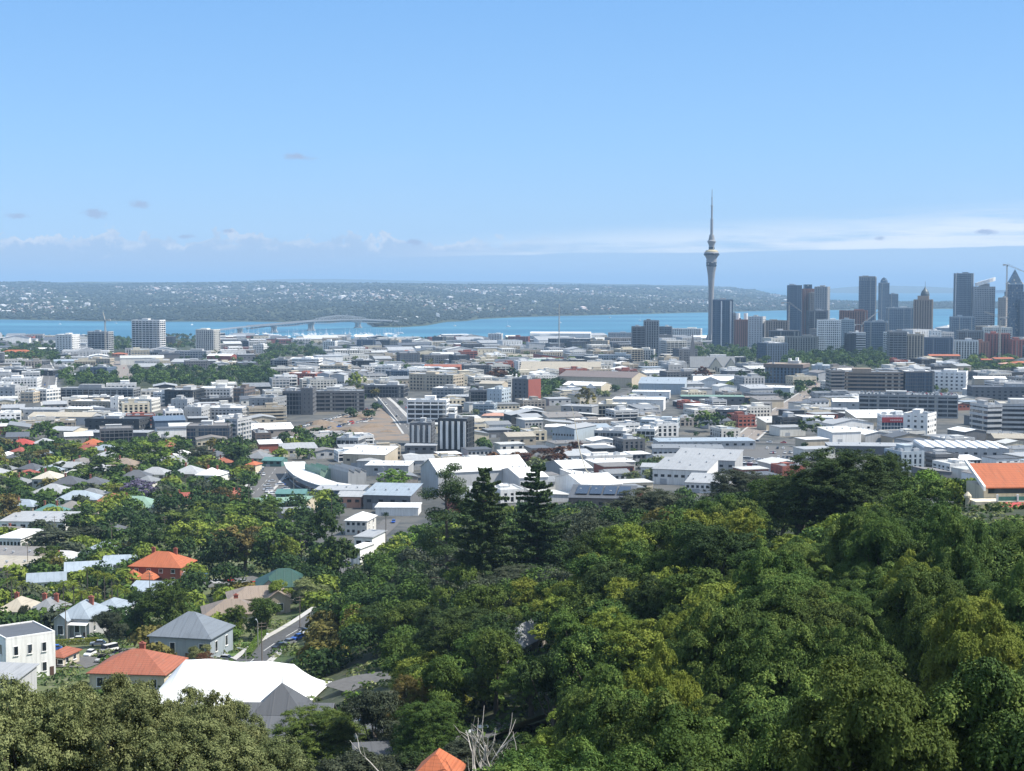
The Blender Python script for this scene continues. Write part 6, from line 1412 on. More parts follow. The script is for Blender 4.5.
# pieces that belong to buildings built from the table: found by their label and added as their parts
def find(sub):
    for o, _, _ in THINGS:
        if sub in (o.get('label') or ''): return o
def extras():
    def top(o): return max((v[2] + c.location.z) for c in o.children if c.type == 'MESH' for v in c.bound_box)
    o = find('pointed dark dome'); k = 2.0; t = top(o)
    MB().box(0, 0, t - .5, 22, 16, 8).build('setback_storey', wallm('tn'), o)
    MB().lathe([(8.5, t + 7.4), (8.4, t + 11), (6.6, t + 16), (3.4, t + 20), (1.0, t + 24), (.35, t + 26), (.2, t + 36)], 16, 3, 0).build('dome', plain('dark_copper', (.07, .09, .10), .5), o)
    o = find('dark glass hotel tower'); bb = [v for c in o.children if c.name.startswith('wall') for v in c.bound_box]; wx = max(v[0] for v in bb); wy = min(v[1] for v in bb); t = top(o)
    for x in (0, wx * .92): MB().box(x - wx * .12, wy - .4, 0, 2.6, 1.0, t - 3).build('white_strip', wallm('wh'), o)
    o = find('sleek tall blue-black'); bb = [v for c in o.children if c.name.startswith('wall') for v in c.bound_box]; wx = max(v[0] for v in bb); wy = min(v[1] for v in bb); t = top(o)
    for x in (-wx, wx): MB().box(x * .985, wy - .3, 0, 1.6, 1.2, t).build('corner_strip', wallm('wh'), o)
    o = find('tilted white wing'); t = top(o)
    V = []
    for i in range(17):
        a = 2 * pi * i / 16
        for dz_ in (0, 8): V.append((2 + 21 * cos(a), 10 * sin(a), t + 6 + 6.5 * cos(a) + dz_))
    b = MB(); b.poly(V, [(2*i, 2*i+2, 2*i+3, 2*i+1) for i in range(16)] + [tuple(2*i+1 for i in range(16)), tuple(2*i for i in reversed(range(16)))]); b.build('roof_wing', wallm('wh'), o)
    MB().box(0, 0, t - .4, 22, 12, 7).build('plant_room', wallm('mg'), o)
    # block lettering on the wing's front (too small to read in the photograph)
    o = find('pale crown'); t = top(o); s = max(abs(v[0]) for c in o.children if c.type == 'MESH' for v in c.bound_box)
    b = MB()
    for i in range(9): b.box(-s + .8 + (2*s - 1.6) * i / 8, -16, t - 9, 1.0, 1.4, 9.5)
    b.box(0, -16.2, t - .1, 2*s, 1.8, 1.2); b.box(0, -15.6, t - 9.4, 2*s, 1.2, 1.2); b.build('crown_screen', wallm('lg'), o)
    o = find('slim rounded hazy'); t = top(o); MB().lathe([(11, t - .4), (9.6, t + 6), (6, t + 12), (1, t + 15)], 16).build('dome', glassm('bl'), o)
    o = find('round-roofed arena'); t = top(o); MB().lathe([(14, t - 6), (10, t - 2.5), (4, t + 2)], 16).build('roof_cap', wallm('wh'), o)
    o = find('two white cylinders'); t = top(o)
    for x in (-8, 8): MB().lathe([(4.2, t - .5), (4.2, t + 13)], 16, x, 0).build('roof_cylinder', wallm('wh'), o)
    o = find('slim brown tower with a blue'); t = top(o); MB().box(0, 0, t - .5, 16, 20, 10).build('glass_top', glassm('bl'), o)
    for nm, n_ in (('black apartment block with white', 5), ('left wing of the black and white striped', 4)):
        o = find(nm); t = top(o); bb = [v for c in o.children if c.name.startswith('wall') for v in c.bound_box]; wx = max(v[0] for v in bb); wy = min(v[1] for v in bb)
        for i in range(n_): MB().box(-wx + wx * 2 * (i + .6) / n_, wy - .25, 2.5, wx * .42 / n_ * 2, .7, t - 4.5).build('fin', wallm('wh'), o)
    o = find('heavy brown cornice'); w = max(abs(v[0]) for c in o.children if c.type == 'MESH' for v in c.bound_box)
    b = top(o); m_ = MB(); m_.box(0, 0, b - 4.6, 2*w + 3, 38, 4.0); m_.build('cornice', wallm('bw'), o)
    MB().box(0, 0, b - .55, 2*w + 2.4, 37.4, .4).build('roof_edge', wallm('tn'), o)
    for (x, h_) in ((4, 7), (-5, 6)): MB().box(w * .35 + x, 2, b, 3.4, 4, h_).build('flue_tower', wallm('wh'), o)
    o = find('deep red right wall'); t = top(o); bb = [v for c in o.children if c.name.startswith('wall') for v in c.bound_box]; wx = max(v[0] for v in bb); wy = max(v[1] for v in bb)
    MB().box(wx + .12, 0, -3, .3, 2 * wy - .4, t + 2.4).build('red_wall', wallm('rr'), o)
    o = find('broad red fascia'); w = max(abs(v[0]) for c in o.children if c.type == 'MESH' for v in c.bound_box); t = top(o)
    s = MB().box(0, -10.35, t - 6.2, 2*w - 1, .5, 4.0).build('sign', plain('sign_red', (.50, .05, .05), .5), o)
    l = MB()
    for i in range(7): l.box(-w * .36 + w * .12 * i, -10.65, t - 4.8, w * .08, .1, 1.1)
    l.build('lettering', plain('sign_white', (.75, .6, .58), .5), s)
    o = find('yellow fascia'); w = max(abs(v[0]) for c in o.children if c.type == 'MESH' for v in c.bound_box); t = top(o)
    MB().box(0, -11.5, t - 3.2, 2*w * .8, .5, 1.3).build('sign', plain('sign_yellow', (.55, .42, .05), .5), o)
    o = find('solar panels'); t = top(o); w = max(abs(v[0]) for c in o.children if c.type == 'MESH' for v in c.bound_box)
    for i in range(4): MB().poly([(-w*.8+i*w*.42, -8, t-1.9), (-w*.8+i*w*.42+w*.36, -8, t-1.9), (-w*.8+i*w*.42+w*.36, 8, t-.1), (-w*.8+i*w*.42, 8, t-.1), (-w*.8+i*w*.42, -8, t-1.6), (-w*.8+i*w*.42+w*.36, -8, t-1.6), (-w*.8+i*w*.42+w*.36, 8, t+.2), (-w*.8+i*w*.42, 8, t+.2)], [(3,2,1,0), (4,5,6,7), (0,1,5,4), (1,2,6,5), (2,3,7,6), (3,0,4,7)]).build('solar_panel', plain('solar', (.03, .035, .05), .25), o)
    for x in (-.3, .25): MB().box(w * x, -13.2, -.3, 3.2, .2, 3.1).build('garage_door', plain('door_orange', (.5, .13, .04), .5), o)
    o = find('two bright white gables'); t = top(o); w = max(abs(v[0]) for c in o.children if c.type == 'MESH' for v in c.bound_box)
    for x in (-w * .5, w * .45):
        MB().poly([(x-7, -17.4, t-6), (x+7, -17.4, t-6), (x, -17.4, t-.4), (x-7, -2, t-6), (x+7, -2, t-6), (x, -2, t-.4)], [(0,1,2), (0,2,5,3), (1,4,5,2), (3,5,4)]).build('gable_roof', roofm('wh', 'y'), o)
    o = find('twin bright gables'); t = top(o); w = max(abs(v[0]) for c in o.children if c.type == 'MESH' for v in c.bound_box)
    for x in (-w * .45, w * .4):
        MB().poly([(x-12, -20.6, t-4), (x+12, -20.6, t-4), (x, -20.6, t+.6), (x-12, 18, t-4), (x+12, 18, t-4), (x, 18, t+.6)], [(0,1,2), (0,2,5,3), (1,4,5,2), (3,5,4)]).build('gable_roof', roofm('wh', 'y'), o)

# ------------------------------------------------------------------ small things: cranes, poles, cars, boats
def crane(px, d, yt, jib, jy, label, back=14):
    def b():
        x = xat(px, d, 100); z0 = H(x, d); h = zat(yt, d) - z0; r = thing('tower_crane', label, 'crane', (x, d, z0)); yl = plain('crane_steel', (.42, .40, .36), .5); k = d / F
        m_ = MB()
        for (a, c) in ((-1, -1), (1, -1), (1, 1), (-1, 1)): m_.tube([(a, c, 0), (a, c, h)], .32, 4)
        for i in range(int(h / 6)): m_.tube([(-1, -1, i*6), (1, -1, i*6+6)], .22, 4); m_.tube([(1, -1, i*6), (1, 1, i*6+6)], .22, 4)
        m_.build('mast', yl, r); dx_ = jib * k; dz_ = -jy * k; j = MB(); l = sqrt(dx_**2 + dz_**2)
        for o_ in (-1, 1): j.tube([(0, o_, h), (dx_, o_ * .5, h + dz_)], .38, 4)
        j.tube([(0, 0, h + 3), (dx_, 0, h + dz_ + .8)], .34, 4)
        for i in range(int(l / 7)): t0, t1 = i * 7 / l, min(1, (i + 1) * 7 / l); j.tube([(dx_*t0, -1, h+dz_*t0), (dx_*t1, 0, h+dz_*t1+3*(1-t1)+.5)], .2, 4)
        j.build('jib', yl, r); c = MB(); sg = -1 if dx_ > 0 else 1; c.tube([(0, 0, h + .5), (sg * back, 0, h + 1.5)], .8, 4); c.build('counter_jib', yl, r)
        MB().box(sg * back, 0, h - 1.5, 5, 3, 3.4).build('counterweight', CONC, r); MB().box(0, -1.8, h - 3, 2.4, 2.2, 2.6).build('cab', glassm('lt'), r)
    spec(d, (px - 2, yt, px + 2, yt + 20), b)
crane(105, 2790, 320, -2, -8, 'tower crane standing on the grey-white balconied block', 8)
crane(789, 3150, 303, 13, 9, 'crane with a pale slanting jib before the dark navy tower')
crane(862, 2900, 325, 17, -14, 'pale crane with a raised jib before the stepped brown office')
crane(1006, 3150, 265, 22, 9, 'thin crane jib reaching over the spired glass tower', 6)
crane(1000, 2300, 318, -16, -6, 'small crane between the red-brown offices', 8)
def pole(px, yb, yt, label, kind='lamp', d=None, group='street lamps and poles', rad=.12, cat='street lamp'):
    x, y, z = ground(px, yb); y = d or y; z = H(xat(px, y, z), y); h = zat(yt, y) - z
    def b():
        r = thing('utility_pole' if kind == 'util' else ('flagpole' if kind == 'mast' else 'street_lamp'), label, cat, (xat(px, y, z), y, z), random.Random(px).uniform(0, 3) if kind != 'util' else .4, group)
        MB().tube([(0, 0, -1), (0, 0, h)], [rad * 1.3, rad * .8], 7).build('post', plain('grey_post', (.30, .30, .29), .6) if kind != 'util' else plain('pole_wood', (.16, .13, .10), .9), r)
        if kind == 'util':
            for q in (.88, .96): MB().box(0, -.16, h * q, 2.2, .12, .14).build('cross_arm', plain('pole_wood', (.16, .13, .10), .9), r)
        elif kind == 'lamp':
            MB().tube([(0, 0, h - .1), (.7, 0, h + .25), (1.7, 0, h + .3)], .07, 6).build('arm', METAL, r); MB().box(1.9, 0, h + .2, .9, .34, .2).build('lamp_head', METAL, r)
    spec(y, (px, yt, px + 1, yb), b)
for (px, yb, yt) in ((55, 548, 516), (112, 556, 523), (28, 575, 543), (186, 500, 474), (165, 545, 516), (238, 512, 478), (213, 470, 446)):
    pole(px, yb, yt, '', 'util', group='wooden utility poles in the left suburb', cat='utility pole')
for (px, yb, yt) in ((330, 440, 419), (352, 412, 394), (258, 650, 622), (246, 678, 650), (294, 508, 478), (392, 480, 462), (384, 500, 468), (236, 444, 425), (752, 436, 420), (781, 412, 398), (806, 396, 383), (48, 396, 380), (130, 378, 366), (640, 398, 384), (610, 404, 390)):
    pole(px, yb, yt, '', 'lamp')
pole(559, 340, 304, 'very tall white lattice mast rising above the waterfront', 'mast', 2900, None, 1.1, 'mast')
def bent_pole():
    d = 820; x = xat(588, d, 60); z0 = H(x, d); P = [(xat(a, d, 60) - x, 0, zat(b, d) - z0) for a, b in ((592, 476), (586, 470), (580, 452), (576, 430), (573, 412), (571, 405))]; P = [(P[0][0], 0, -2)] + P
    thing('leaning_pole', 'slender pale leaning pole bending up over white roofs', 'pole', (x, d, z0), 0, None, MB().tube(P, [.34, .34, .32, .28, .22, .16, .1], 7).mesh('leaning_pole', plain('pale_pole', (.50, .46, .36), .7)))
spec(820, (571, 405, 590, 476), bent_pole)

CARC = dict(white=(.75, .75, .75), silver=(.45, .46, .48), black=(.02, .02, .024), red=(.45, .03, .03), blue=(.03, .10, .42), grey=(.16, .17, .18), navy=(.02, .03, .09))
CAR = {}
def carpaint(c): return plain_paint('car_' + c, CARC[c])
def plain_paint(n, c):
    if n in MATS: return MATS[n]
    m, t, p, o = mat_base(n); p.inputs['Base Color'].default_value = rgba(c); p.inputs['Roughness'].default_value = .3; p.inputs['Coat Weight'].default_value = .6; MATS[n] = m; return m
def loft(secs, k=None):
    b = MB(); n = len(secs[0]); V = [v for s in secs for v in s]
    f = [(i*n+j, i*n+(j+1) % n, (i+1)*n+(j+1) % n, (i+1)*n+j) for i in range(len(secs)-1) for j in range(n)] + [tuple(reversed(range(n))), tuple((len(secs)-1)*n + j for j in range(n))]
    b.poly(V, f); return b
def car_meshes(van=False):
    if van in CAR: return CAR[van]
    L = 5.2 if van else 4.3; W_ = 1.85 if van else 1.75
    prof = [(-.5, .35, .62), (-.49, .30, .78), (-.30, .28, .90), (-.12, .28, .95), (.15, .28, .95), (.38, .28, .93), (.49, .30, .84), (.5, .36, .66)]
    sec = [[(x*L, -W_/2*s_, z0), (x*L, W_/2*s_, z0), (x*L, W_/2*s_, z0+.3), (x*L, W_/2*s_*.95, z1), (x*L, -W_/2*s_*.95, z1), (x*L, -W_/2*s_, z0+.3)] for (x, z0, z1), s_ in zip(prof, (.86, .95, 1, 1, 1, 1, .96, .88))]
    body = loft(sec)
    hh = 1.95 if van else 1.46
    cab = [(-.22 if not van else -.40, .90, .93), (-.08 if not van else -.30, hh - .04, .8), (.18, hh, .8), (.30 if not van else .46, hh - .06, .8), (.45 if not van else .49, .92, .93)]
    bot = .90; c = MB()
    c.poly([v for (x, z, s_) in cab for v in ((x*L, -W_/2*s_, z), (x*L, W_/2*s_, z))], [(0, 1, 3, 2), (2, 3, 5, 4), (4, 5, 7, 6), (6, 7, 9, 8), (0, 2, 4, 6, 8), (9, 7, 5, 3, 1), (0, 8, 9, 1)])
    roof = MB().poly([(x*L, s_*W_*.395, z) for z in (hh - .02, hh + .035) for (x, s_) in ((-.07 if not van else -.29, -1), (-.07 if not van else -.29, 1), (.29 if not van else .45, 1), (.29 if not van else .45, -1))], [(3, 2, 1, 0), (4, 5, 6, 7), (0, 1, 5, 4), (1, 2, 6, 5), (2, 3, 7, 6), (3, 0, 4, 7)])
    wh = MB(); k = 12
    wh.poly([(.31 * cos(2*pi*j/k), s_, .31 + .31 * sin(2*pi*j/k)) for s_ in (-.11, .11) for j in range(k)], [(j, (j+1) % k, k+(j+1) % k, k+j) for j in range(k)] + [tuple(range(k)), tuple(reversed(range(k, 2*k)))])
    CAR[van] = (body.mesh('body', carpaint('white')), c.mesh('windows', glassm('dk')), wh.mesh('wheel', plain('tyre', (.02, .02, .02), .9)), roof.mesh('roof', carpaint('white')), L, W_); return CAR[van]
def car(x, y, z, rz, col, label=None, van=False, group='parked cars', far=False):
    b, w_, wh, rf, L, W_ = car_meshes(van); r = thing('van' if van else 'car', label, 'van' if van else 'car', (x, y, z), rz, group, desc=col + (' van' if van else ' car'))
    p = carpaint(col); o = link('body', b, r); setmat(o, p); link('windows', w_, r); o = link('roof', rf, r); setmat(o, p)
    if not far:
        for sx_ in (-.3, .31):
            for sy_ in (-1, 1): link('wheel', wh, r, (sx_ * L, sy_ * W_ * .46, 0))
def pcar(px, py, rz, col, lab, van=False, lift=.2):
    x, y, z = ground(px, py); spec(y, (px-6, py-5, px+6, py), lambda: car(x, y, H(x, y) + lift, rz, col, lab, van))
pcar(229, 582, .3, 'red', 'red car at the left end of the row under big trees by the orange-tiled house'); pcar(241, 584, .3, 'silver', 'silver car between two red cars under big trees')
pcar(253, 586, .5, 'red', 'red car beside the dark green tin roof'); pcar(215, 584, .3, 'white', 'white car in the sunny gap right of the orange-tiled house'); pcar(203, 580, 1.2, 'blue', 'pale van parked right beside the orange-tiled house', True)
pcar(222, 573, .1, 'navy', 'dark blue car in deep shade behind the red cars')
pcar(298, 640, .95, 'blue', 'bright blue car parked on the lane above the marquee'); pcar(288, 645, .95, 'grey', 'grey car behind the bright blue one on the lane'); pcar(279, 649, .95, 'black', 'black car lowest in the row on the lane')
pcar(109, 652, .9, 'white', 'white van in the yard beside the veranda villa', True); pcar(54, 651, .2, 'blue', 'pale blue car hidden by the white corner house'); pcar(77, 642, .1, 'white', 'white car parked before the veranda villa')
pcar(224, 661, -.3, 'silver', 'silver car at the corner behind the marquee'); pcar(98, 646, .1, 'silver', 'car under a tan cover in the yard')
pcar(940, 499, -.7, 'navy', 'dark blue car on the driveway left of the hillside house', lift=.6); pcar(956, 497, .1, 'black', 'large black car parked beside the hillside house wall', True, lift=.6)
pcar(360, 577, .8, 'white', 'white car at the end of the lane by the white cube'); pcar(480, 738, .2, 'white', 'white car half hidden by bare branches')
def road_cars(ri, n, seed, cols=('white', 'silver', 'black', 'grey', 'red', 'blue', 'white', 'silver'), lanes=(-.22, .22), group='cars on the streets'):
    P, wd = ROADS[ri]; g = random.Random(seed); n = int(n * .6)
    for i in range(n):
        k = g.randrange(1, len(P) - 1); a, b = P[k-1], P[k+1]; l = sqrt((b[0]-a[0])**2 + (b[1]-a[1])**2); o = g.choice(lanes) * wd
        x, y = P[k][0] + (b[1]-a[1]) / l * o, P[k][1] - (b[0]-a[0]) / l * o; c = g.choice(cols); rz = atan2(b[1]-a[1], b[0]-a[0])
        px, py = proj(x, y, H(x, y)); spec(y, (px-1, py-2, px+1, py), lambda x=x, y=y, c=c, rz=rz: car(x, y, H(x, y) + .35, rz, c, None, False, group, True))
road_cars(3, 34, 1, lanes=(-.42, -.2, .2, .42)); road_cars(4, 22, 2); road_cars(5, 8, 3); road_cars(6, 10, 4); road_cars(7, 10, 5, group='cars on the motorway ramps'); road_cars(8, 16, 6, group='cars on the motorway ramps'); road_cars(10, 16, 7, lanes=(-.45, -.25, .25, .45)); road_cars(13, 18, 8, lanes=(-.42, .42)); road_cars(9, 5, 9); road_cars(11, 4, 12)
def lot(pix, n, seed, rz, group):
    P = [ground(*q) for q in pix]; g = random.Random(seed)
    for i in range(n):
        u, v = g.random(), round(g.random() * 4) / 4
        x = (P[0][0]*(1-u) + P[1][0]*u)*(1-v) + (P[3][0]*(1-u) + P[2][0]*u)*v; y = (P[0][1]*(1-u) + P[1][1]*u)*(1-v) + (P[3][1]*(1-u) + P[2][1]*u)*v
        c = g.choice(('white', 'silver', 'black', 'grey', 'red', 'blue', 'white')); px, py = proj(x, y, H(x, y))
        spec(y, (px-1, py-2, px+1, py), lambda x=x, y=y, c=c: car(x, y, H(x, y) + .2, rz, c, None, False, group, True))
lot([(705, 469), (790, 468), (796, 449), (748, 449)], 40, 4, 1.3, 'cars in the yard below the brown road'); lot([(264, 499), (290, 501), (288, 480), (268, 483)], 22, 5, .3, 'cars in the car park by the blue shops')
lot([(838, 437), (886, 439), (885, 431), (840, 431)], 18, 6, 1.4, 'cars beside the red sign'); lot([(300, 432), (400, 434), (380, 412), (345, 414)], 14, 7, .5, 'vehicles on the earthworks')
def roof_cars():
    o = find('cars on its roof'); w = max(abs(v[0]) for c in o.children if c.type == 'MESH' for v in c.bound_box); t = max((v[2] + c.location.z) for c in o.children if c.name.startswith('roof') for v in c.bound_box); g = random.Random(3)
    ca, sa = cos(o.rotation_euler.z), sin(o.rotation_euler.z)
    for i in range(int(2 * w / 3.2) - 1):
        for yy in (-12.5, -2, 5, 13):
            if g.random() < .5: continue
            lx = -w + 2.5 + 3.2 * i; car(o.location.x + lx * ca - yy * sa, o.location.y + lx * sa + yy * ca, o.location.z + t + .04, o.rotation_euler.z + pi/2, g.choice(('white', 'white', 'silver', 'grey', 'black', 'red')), None, False, 'cars on the parking roof', True)
YACHT = {}
def yacht(px, py, seed):
    x, y, z = ground(px, py); g = random.Random(seed); s = g.uniform(.8, 1.5)
    def b():
        if not YACHT:
            h = loft([[(xx, -w_, z0), (xx, w_, z0), (xx, w_ * 1.25, 1.6), (xx, -w_ * 1.25, 1.6)] for xx, w_, z0 in ((-6, 1.2, .1), (-3, 1.7, -.3), (1, 1.7, -.4), (4.5, 1.0, -.2), (6.8, .1, .5))])
            c = MB().box(-.6, 0, 1.55, 6, 2.2, 1.1); m_ = MB().tube([(.8, 0, 1.5), (.8, 0, 16)], .16, 5); m_.tube([(.8, 0, 3), (-4.6, 0, 3.1)], .22, 5)
            wm = plain('gel_coat', (.8, .8, .8), .3); YACHT.update(h=h.mesh('hull', wm), c=c.mesh('cabin', wm), m=m_.mesh('mast', wm))
        r = thing('yacht', None, 'boat', (x, y, .05), g.uniform(0, 6), 'white yachts in the marina', None, (s, s, s), desc='white yacht')
        for k, nm in (('h', 'hull'), ('c', 'cabin'), ('m', 'mast')): link(nm, YACHT[k], r)
    spec(y, (px - 1, py - 2, px + 1, py), b)
for i in range(120):
    g_ = random.Random(i + 50); yacht(g_.uniform(222, 402), g_.uniform(333.4, 337.2), i)
for i, (px, py) in enumerate(((116, 323.5), (192, 325), (455, 326), (508, 327), (640, 321), (560, 323), (610, 318), (60, 324.5))): yacht(px, py, i + 100)

def row_line(pix, n, seed, group):
    a, b = ground(*pix[0]), ground(*pix[1]); g = random.Random(seed)
    for i in range(n):
        t = (i + g.uniform(-.2, .2)) / (n - 1); x, y = a[0] + (b[0]-a[0]) * t, a[1] + (b[1]-a[1]) * t; c = g.choice(('white', 'white', 'silver', 'white', 'red', 'grey')); px, py = proj(x, y, H(x, y)); v = g.random() < .5
        spec(y, (px-1, py-2, px+1, py), lambda x=x, y=y, c=c, v=v: car(x, y, H(x, y) + .25, atan2(b[1]-a[1], b[0]-a[0]), c, None, v, group, True))
row_line([(288, 431), (386, 405)], 30, 3, 'vehicles along the earthworks wall'); row_line([(296, 436), (372, 420)], 16, 4, 'vehicles on the earthworks')
row_line([(602, 366), (668, 366)], 26, 5, 'cars before the blue-grey flats'); row_line([(700, 458), (790, 462)], 18, 6, 'cars in the yard below the brown road'); row_line([(705, 464), (780, 468)], 16, 7, 'cars in the yard below the brown road')
def mound(px, py, r, seed):
    x, y, z = ground(px, py); g = random.Random(seed)
    def b():
        V = []; k = 14
        for i in range(5):
            f = i / 4
            for j in range(k): a = 2*pi*j/k; q = r * (1 - f) * (1 + .25 * sin(3*a+seed) + g.uniform(-.08, .08)) + .05; V.append((q * 1.5 * cos(a), q * sin(a), (f ** .8) * r * .42 - .4 * (f == 0)))
        m = MB().poly(V, [(i*k+j, i*k+(j+1) % k, (i+1)*k+(j+1) % k, (i+1)*k+j) for i in range(4) for j in range(k)] + [tuple(4*k+j for j in range(k))])
        thing('soil_heap', None, 'soil heap', (x, y, H(x, y) + .1), g.uniform(0, 3), 'soil heaps on the earthworks', m.mesh('soil_heap', EARTH), desc='heap of brown soil on bare earthworks')
    spec(y, (px - 3, py - 3, px + 3, py), b)
for i, q in enumerate(((312, 434), (330, 428), (352, 431), (345, 422), (372, 427), (388, 432), (362, 417), (320, 424))): mound(q[0], q[1], 5 + (i * 7) % 5, i)
def retaining():
    a, b = ground(404, 428), ground(378, 402)
    l = sqrt((a[0]-b[0])**2 + (a[1]-b[1])**2); cx, cy = (a[0]+b[0])/2, (a[1]+b[1])/2; z = min(H(a[0], a[1]), H(b[0], b[1]))
    thing('retaining_wall', 'long grey concrete retaining wall beside the motorway ramp on the earthworks', 'wall', (cx, cy, z), atan2(a[1]-b[1], a[0]-b[0]), None, MB().poly([(-l/2, -.5, -4), (l/2, -.5, -4), (l/2, .5, -4), (-l/2, .5, -4), (-l/2, -.5, 5.5), (l/2, -.5, 1.5), (l/2, .5, 1.5), (-l/2, .5, 5.5)], [(0,1,5,4), (1,2,6,5), (2,3,7,6), (3,0,4,7), (4,5,6,7), (3,2,1,0)]).mesh('retaining_wall', CONC))
spec(ground(392, 415)[1], (378, 400, 404, 428), retaining)

def hedge(pix, wd, hh, label, kind='br'):
    a, b = ground(*pix[0]), ground(*pix[1]); l = sqrt((a[0]-b[0])**2 + (a[1]-b[1])**2)
    def fn():
        g = np.random.default_rng(2); n = int(l * 420); P = g.uniform(-1, 1, (n, 3)); k = g.integers(0, 3, n); sg = np.where(g.random(n) < .5, -1, 1)
        P[k == 0, 2] = 1; P[k == 1, 1] = sg[k == 1]; P[k == 2, 0] = sg[k == 2]; N = np.where(np.abs(P) == 1, P, 0) + g.normal(0, .4, (n, 3)); P = P * np.array([l/2, wd/2, hh/2]) + np.array([0, 0, hh/2]) + g.normal(0, .07, (n, 3))
        me = quads('hedge', P, unit(N), g.uniform(.08, .17, n), g.normal(.5, .2, n), LEAF[kind][1], .6)
        cx, cy = (a[0]+b[0])/2, (a[1]+b[1])/2; thing('hedge', label, 'hedge', (cx, cy, H(cx, cy)), atan2(b[1]-a[1], b[0]-a[0]), None, me)
    spec(a[1], (pix[0][0], pix[1][1], pix[1][0], pix[0][1]), fn)
hedge(((246, 658), (263, 642)), 1.8, 2.0, 'clipped bright green hedge between the lawn and the lane')
hedge(((20, 600), (72, 600)), 1.6, 1.8, 'long clipped green hedge below the long blue roof', 'md')
hedge(((44, 646), (98, 644)), 1.4, 1.6, 'low hedge in front of the veranda villa', 'yg')
pcar(306, 634, .95, 'silver', 'silver car farthest up the lane past the bright blue one'); pcar(266, 640, 1.0, 'white', 'white car across the lane from the parked row')
for (px, yb, yt) in ((300, 632, 596), (262, 662, 622), (150, 606, 572), (66, 640, 602), (8, 604, 570)): pole(px, yb, yt, '', 'util', group='wooden utility poles in the left suburb', cat='utility pole')

# ------------------------------------------------------------------ trees one can tell apart
TPOS = []
def near_foot(x, y, r, gap=0.0):
    q = (x, y, r, r, 0)
    return any(sat(q, f, gap) for f in FOOT if abs(f[0]-x) < 120 and abs(f[1]-y) < 120)
def near_road(x, y, r):
    for P, wd in ROADS:
        for (a, b) in P[::2]:
            if abs(a - x) < 40 and (a-x)**2 + (b-y)**2 < (wd/2 + r)**2: return True
    return False
ORD = dict(dk='dark green', md='green', yg='yellow-green', ol='olive green', gy='grey-green', cb='copper-leaved', bn='bronze', tt='deep olive', br='bright green', pu='lilac-flowered')
REST = []
def add_tree(x, y, hgt, rad, kind, lod, rng, label=None, group=None, opt=True, ref=None, name='tree', parts=None, base=(10, 4.9), z=None, shape='rounded'):
    z = H(x, y) if z is None else z; px, pb = proj(x, y, z); _, pt = proj(x, y, z + hgt); k = F / y * rad
    TPOS.append((x, y, rad))
    def b():
        t = tree(x, y, z - .2, hgt, rad, kind, rng, lod, label=label, group=group, name=name, ref=ref, parts=parts, base=base)
        THINGS[-1] = (t, ref, f'{shape} {ORD[kind]} tree')
    b.area = (k if -k < px < 1024 + k else .01) * (pb - pt) * (1 if opt and name == 'tree' else 1e6); b.rest = (x, y, z, hgt, rad, kind)
    spec(y, (px - k, pt, px + k, pb), b, opt, True)
def lod_of(y): return 'near' if y < 480 else ('mid' if y < 1150 else 'far')
def T(px, yt, yb, rpx, kind, label=None, ref=None, name='tree', lod=None, d=None):
    if d is None: x, y, z = ground(px, yb)
    else: y = d; x = xat(px, d, H(0, d)); z = H(x, y)
    h = max(3, zat(yt, y) - H(x, y)); rad = rpx / F * y
    lo = lod or lod_of(y); parts = TALL['near' if lo == 'near' else 'mid'] if name == 'cypress' and lo != 'far' else None
    add_tree(x, y, h, rad, kind, lo, random.Random(int(px * 7 + yb)), label, None, False, ref, name, parts, (10, 2.6) if parts else (10, 4.9))
